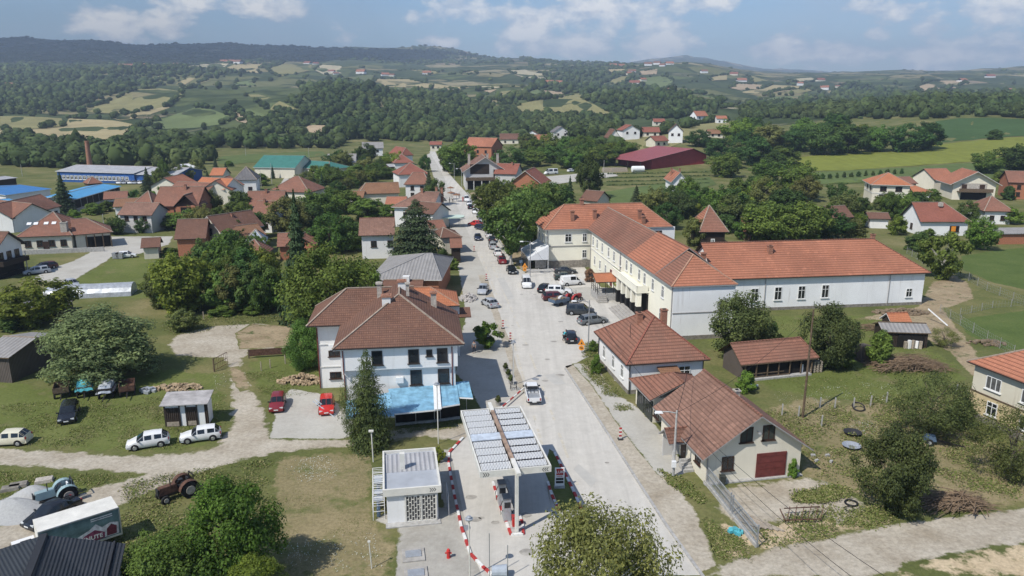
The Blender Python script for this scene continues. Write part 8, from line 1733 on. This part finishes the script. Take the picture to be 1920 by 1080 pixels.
# fences
mb_l = []
def wire_fence(pix, h, label, m='steel_grey', step=3.4, name='wire_fence', cell=.45):
    q = [P(*p_) for p_ in pix]; t = thing(name, label, 'fence', q[0]); o0 = q[0]; w = MB()
    for a, b in zip(q, q[1:]):
        L = (b - a).length; n = max(1, round(L/step))
        for i in range(n + (b is q[-1])): c = a.lerp(b, i/n) - o0; MB().box((c.x, c.y, h/2), (.06, .06, h)).build('post', 'grey_trim', t)
        k = int(L/cell)
        for i in range(k): c = a.lerp(b, i/k) - o0; w.bar((c.x, c.y, .05), (c.x, c.y, h - .1), .012)
        for z_ in np.arange(.1, h, cell): u, v = a - o0, b - o0; w.bar((u.x, u.y, z_), (v.x, v.y, z_), .012)
    w.build('wire_mesh', m, t); return t
wire_fence([(1800, 518), (1850, 545), (1925, 575)], 1.6, 'wire mesh fence along the bright sports lawn'); wire_fence([(1762, 588), (1800, 610), (1850, 640), (1900, 668)], 1.6, 'wire mesh fence beside the sandy track'); wire_fence([(1800, 592), (1860, 578), (1930, 572)], 1.3, 'low wire fence between the two bright lawns', cell=.6); wire_fence([(1700, 475), (1740, 500), (1800, 518)], 1.5, 'wire fence behind the long hall end', cell=.6)
t = thing('timber_prop', 'long white plank leaning on the fence by the sandy track', 'plank', P(1766, 610)); MB().bar((-1.2, 2.2, 2.0), (.6, -.5, .1), .14).build('plank', 'white_paint', t)
a, b = P(1322, 905), P(1419, 1027); t = thing('metal_railing', 'grey metal railing with sliding gate on a low concrete wall', 'fence', a); d = b - a; L = math.hypot(d.x, d.y); t.rotation_euler[2] = math.atan2(d.y, d.x)
MB().box((L/2, 0, .15), (L, .28, .3)).build('low_wall', 'concrete_grey', t); rl = MB()
for z_ in (.40, 1.05, 1.75): rl.bar((0, 0, z_), (L, 0, z_), .06)
for k in range(int(L/.16)): rl.bar((k*.16, 0, .32), (k*.16, 0, 1.85), .022)
rl.build('bars', 'galvanised', t); gt = MB()
for x in (0, L*.52, L*.56, L): gt.bar((x, 0, .1), (x, 0, 2.0), .10)
gt.build('gate_post', 'steel_grey', t)
for i, (px, py) in enumerate(((1466, 778), (1497, 782), (1537, 765), (1565, 766), (1600, 766), (1632, 762), (1662, 755), (1793, 740), (1540, 800))): o = MB().box((0, 0, .65), (.12, .12, 1.3), rx=.03*(i % 3)).build('fence_post', 'concrete_grey'); o.location = P(px, py); tag(o, 'short pale concrete post in the broken line across the orchard grass', 'fence post', 'concrete posts across the orchard grass')
for i, (px, py) in enumerate(((382, 598), (410, 590), (436, 585), (465, 582), (507, 690), (535, 682), (490, 695), (510, 575))): o = MB().box((0, 0, .6), (.11, .11, 1.2)).build('fence_post', 'pale_wood'); o.location = P(px, py); tag(o, 'pale wooden fence post in the grass near the gravel yard', 'fence post', 'wooden posts near the gravel yard')
t = thing('boarded_gate', 'low rusty brown boarded gate panel across the gravel yard', 'gate', P(467, 672), R(12)); MB().box((2.9, 0, .75), (5.8, .10, .9)).build('panel', 'chimney_plaster' if 0 else 'rust', t)
for x in (0, 5.8): MB().box((x, 0, .6), (.14, .14, 1.3)).build('post', 'wood', t)
t = thing('iron_gate', 'open rusty iron gate leaf standing beside the dirt track', 'gate', P(402, 697), R(75)); ig = MB()
for k in range(9): ig.bar((k*.35, 0, .1), (k*.35, 0, 1.7), .03)
for z_ in (.15, .9, 1.7): ig.bar((0, 0, z_), (2.8, 0, z_), .05)
ig.build('leaf', 'rust', t); MB().box((0, 0, .9), (.14, .14, 1.8)).build('post', 'wood', t)
# yard clutter on the east side
t = thing('rusty_frame', 'tangle of rusty harrow frames on the gravel yard', 'farm tool', P(1507, 975)); rr = MB()
for k in range(5): rr.bar((-1.6 + k*.55, -.6, .3), (-.9 + k*.6, .9, .7 + .1*(k % 2)), .06)
rr.bar((-1.8, -.6, .35), (1.2, -.5, .4), .07); rr.bar((-1.4, .8, .6), (1.6, .9, .7), .07); rr.bar((-1.8, -.6, .35), (-1.9, .4, .8), .07); rr.bar((1.2, -.4, .2), (1.9, .8, .9), .06); rr.build('frame', 'rust', t)
def ring(px, py, R_, r, m, name, label, cat, tilt=0.0, z=.1):
    mb = MB(); n = 22; q = [Vector((R_*math.cos(i*6.2832/n), R_*math.sin(i*6.2832/n)*math.cos(tilt), z + R_*math.sin(i*6.2832/n)*math.sin(tilt) + R_*math.sin(tilt))) for i in range(n + 1)]; mb.tube(q, r, 7); o = mb.build(name, m, None, 60); o.location = P(px, py); return tag(o, label, cat)
ring(1596, 945, .5, .09, 'black_paint', 'tyre', 'black tyre ring lying on the grey yard', 'tyre'); ring(1592, 956, .4, .03, 'iron', 'wire_coil', 'thin wire coil beside the black tyre ring', 'coil'); ring(1609, 768, .65, .08, 'iron', 'wire_coil', 'grey coil of wire beside the concrete posts', 'coil', .4)
for px, py, m, lb in ((1598, 815, 'bumper', 'dark round tub with black load in the weeds'), (1596, 840, 'galvanised', 'shallow silver metal basin in the weeds')):
    o = MB().lathe([(.5, 0), (.85, .32), (.9, .35), (.8, .33), (.45, .08)], (0, 0, 0), 20).build('metal_tub', m, None, 40); o.location = P(px, py); tag(o, lb, 'tub')
t = thing('cultivator', 'dark blue two wheeled farm implement with long drawbar in the weedy yard', 'farm tool', P(1742, 832), R(-18)); MB().box((0, 0, .7), (1.1, .9, .5), top=.8).build('body', 'trailer_blue', t); MB().bar((.4, 0, .5), (3.2, -.1, .15), .09).bar((.4, -.4, .5), (1.8, 0, .35), .07).bar((.4, .4, .5), (1.8, 0, .35), .07).build('drawbar', 'iron', t)
for s in (-1, 1): w_ = MB().wheel((-.1, s*.62, .36), .36, .18, (0, 1, 0)).build('wheel', 'tyre', t); MB().wheel((-.1, s*.63, .36), .18, .19, (0, 1, 0), 10).build('rim', 'galvanised', w_)
for k, (px, py) in enumerate(((1524, 856), (1551, 856), (1531, 866), (1558, 868))): o = MB().box((0, 0, .15), (.42, .22, .2), .3*k).build('concrete_block', 'concrete_grey'); o.location = P(px, py); tag(o, 'white concrete block in the loose square on the weeds', 'concrete block', 'white blocks behind the gabled house')
o = heap(1377, 1000, .55, .35, .4, 'tarp_cyan', 'blue_bag_bundle', 'crumpled bright blue bags outside the metal railing', 'bags', 16, .35)
t = thing('plank_stack', 'old planks lying on the ground inside the metal railing', 'planks', P(1425, 985), R(130))
for k in range(5): MB().box((.2*k, k*.34 - .6, .06 + .03*k), (3.6 - .3*k, .24, .06), .05*k).build('plank', 'pale_wood', t)
t = thing('green_bin', 'small dark green bin at the gabled house corner', 'bin', P(1354, 908)); MB().box((0, 0, .4), (.45, .45, .8), top=1.12).build('body', 'shutter', t); MB().box((0, 0, .83), (.55, .55, .07)).build('lid', 'shutter', t)
for px, lb in ((219, 'grey wheeled bin at the lane corner, beside its pair'), (226, 'second grey wheeled bin at the lane corner, next to the white car')): t = thing('wheeled_bin', lb, 'bin', P(px, 485)); MB().box((0, 0, .65), (1.3, 1.0, 1.1), top=1.1).build('body', 'steel_grey', t); MB().box((0, 0, 1.25), (1.5, 1.15, .12)).build('lid', 'steel_grey', t)
t = thing('white_table', 'white plank bench lying in the grass below the timber barn', 'bench', P(1408, 727), R(-20)); MB().box((0, 0, .4), (1.6, .5, .08)).build('top', 'white_paint', t); MB().box((-.6, 0, .18), (.1, .4, .36)).build('leg', 'pale_wood', t); MB().box((.6, 0, .18), (.1, .4, .36)).build('leg', 'pale_wood', t)
t = thing('laundry_cloth', 'white sheet hanging in the open front of the timber barn', 'cloth', P(1492, 702), R(8)); mb = MB(); [mb.poly([(-.9 + i*.3, .05*math.sin(i*1.7), 0.25), (-.6 + i*.3, .05*math.sin(i*1.7 + 1.7), .25), (-.6 + i*.3, .05*math.sin(i*1.7 + 1.7), 1.3), (-.9 + i*.3, .05*math.sin(i*1.7), 1.3)]) for i in range(6)]; mb.build('sheet', 'bright_white', t)
t = thing('log_stack', 'stack of grey logs at the end of the timber barn', 'logs', P(1530, 697), R(8))
for r_ in range(5):
    for k in range(4): MB().tube([(-.9 + k*.45, -.4, .18 + r_*.3), (-.9 + k*.45, .5, .18 + r_*.3)], .15, 8).build('log', 'pale_wood', t)
t = thing('blue_ladder', 'pale blue metal ladder frame standing beside the red car', 'ladder', P(627, 782), R(75)); mb = MB()
for x in (0, .5): mb.bar((x, 0, 0), (x + .2, 2.6, 1.5), .06)
for k in range(7): mb.bar((.03*k, .35*k + .1, .2*k + .05), (.5 + .03*k, .35*k + .1, .2*k + .05), .05)
mb.build('frame', 'canopy_blue', t)
# overhead wires
def wire(a, b, sag, label, n=14):
    q = [a.lerp(b, i/n) - Vector((0, 0, sag*4*(i/n)*(1 - i/n))) for i in range(n + 1)]; tag(MB().tube(q, .022, 4, cap=False).build('overhead_wire', 'black_paint'), label, 'wire', 'overhead wires')
top3 = g3 + Vector((0, 0, h3 - .2)); wire(top3, Vector((22, 33, 7)), 1.2, 'thin black overhead wire crossing the village'); wire(top3 + Vector((.4, 0, 0)), Vector((24.5, 33, 7)), 1.2, 'thin black overhead wire crossing the village')
wire(top3, g4 + Vector((0, 0, h4 - .3)), 1.0, 'thin black overhead wire crossing the village'); wire(top3, P(1290, 690, 7.2), .5, 'thin black overhead wire crossing the village')
for a_, b_ in (((1103, 656, 6.6), (994, 519, 6.6)), ((994, 519, 6.6), (866, 352, 7)), ((866, 352, 7), (844, 328, 6.5)), ((1103, 656, 6.6), (1262, 894, 6.3)), ((322, 417, 5.5), (195, 424, 5.5)), ((322, 417, 5.5), (490, 352, 7)), ((195, 424, 5.5), (70, 417, 5))): wire(P(*a_[:2]) + Vector((0, 0, a_[2])), P(*b_[:2]) + Vector((0, 0, b_[2])), .8, 'thin black overhead wire crossing the village')
# ================================================================== weeds and flowers (stuff)
t = NT('weed_leaf'); geo = t.n('ShaderNodeNewGeometry'); t.out(t.ramp(geo.outputs['Random Per Island'], [(0, (.085, .115, .026)), (.5, (.135, .160, .045)), (.8, (.20, .19, .075)), (1, (.29, .25, .13))]), .9, 0, .1)
def tufts(name, regions, m, seed, flat_=False):
    rng = np.random.default_rng(seed); Vs = []
    for pix, n, hgt_, wid in regions:
        poly = [P(*p_) for p_ in pix]; pl = [(v.x, v.y) for v in poly]; xs = [v[0] for v in pl]; ys_ = [v[1] for v in pl]; pts = []; tries = 0
        while len(pts) < n and tries < n*8:
            tries += 1; x, y = rng.uniform(min(xs), max(xs)), rng.uniform(min(ys_), max(ys_))
            if noise.noise(Vector((x*.35, y*.35, seed))) + .5*noise.noise(Vector((x*1.3, y*1.3, seed))) < rng.uniform(-.35, .35): continue
            if inside0(pl, x, y): pts.append((x, y))
        q = np.array(pts); k = 1 if flat_ else 7; q = np.repeat(q, k, 0); n_ = len(q); q = q + rng.normal(size=(n_, 2))*wid*1.3; hh = hgt_*rng.uniform(.25, .8, n_)
        c = np.stack([q[:, 0], q[:, 1], hh*.5], 1); nr = rng.normal(size=(n_, 3)); nr[:, 2] = np.abs(nr[:, 2])*(3 if flat_ else 1.0) + .9; Vs.append(leaves(rng, c, nr, np.clip(hh*1.1, .07, .22) if not flat_ else np.full(n_, .10), 0, .5))
    o = obj(name, leaf_mesh(name, np.concatenate(Vs), m)); return tag(o, kind='stuff')
tufts('weeds', [([(0, 760), (300, 745), (420, 740), (420, 800), (330, 845), (100, 838), (0, 830)], 2600, .22, .25), ([(505, 860), (690, 842), (705, 960), (740, 1080), (520, 1080)], 900, .10, .2), ([(230, 905), (500, 862), (520, 1000), (400, 1080), (150, 1080), (240, 950)], 2600, .26, .25), ([(0, 885), (250, 893), (120, 930), (0, 960)], 900, .2, .2),
 ([(1420, 775), (1600, 750), (1815, 725), (1925, 880), (1925, 940), (1700, 965), (1560, 920), (1500, 840)], 4200, .34, .3), ([(1330, 660), (1440, 600), (1640, 595), (1810, 695), (1700, 755), (1450, 730)], 2600, .2, .25), ([(1235, 880), (1300, 910), (1320, 945), (1260, 910)], 700, .35, .15), ([(1320, 970), (1390, 1010), (1410, 1050), (1350, 1050)], 500, .25, .2),
 ([(1420, 985), (1560, 950), (1700, 945), (1700, 975), (1430, 1030)], 900, .28, .25), ([(1500, 915), (1590, 915), (1590, 945), (1490, 940)], 900, .55, .2), ([(1090, 690), (1130, 700), (1190, 770), (1160, 770)], 700, .22, .15), ([(1100, 640), (1130, 650), (1130, 700), (1095, 690)], 500, .5, .2), ([(460, 700), (600, 690), (600, 735), (500, 750)], 700, .2, .2), ([(740, 800), (865, 788), (868, 800), (745, 815)], 500, .2, .15), ([(300, 600), (540, 575), (545, 600), (320, 630)], 900, .3, .3)], 'weed_leaf', 3)
m_plain('petal', (.50, .51, .44), .8)
tufts('wildflowers', [([(520, 865), (610, 855), (650, 900), (560, 905)], 420, .25, .1), ([(520, 1020), (700, 1000), (720, 1070), (540, 1070)], 300, .25, .1), ([(1440, 735), (1680, 715), (1700, 750), (1480, 765)], 420, .4, .1), ([(1595, 790), (1640, 790), (1640, 815), (1600, 815)], 160, .5, .1), ([(400, 700), (425, 700), (425, 745), (405, 745)], 60, .2, .1)], 'petal', 8, True)
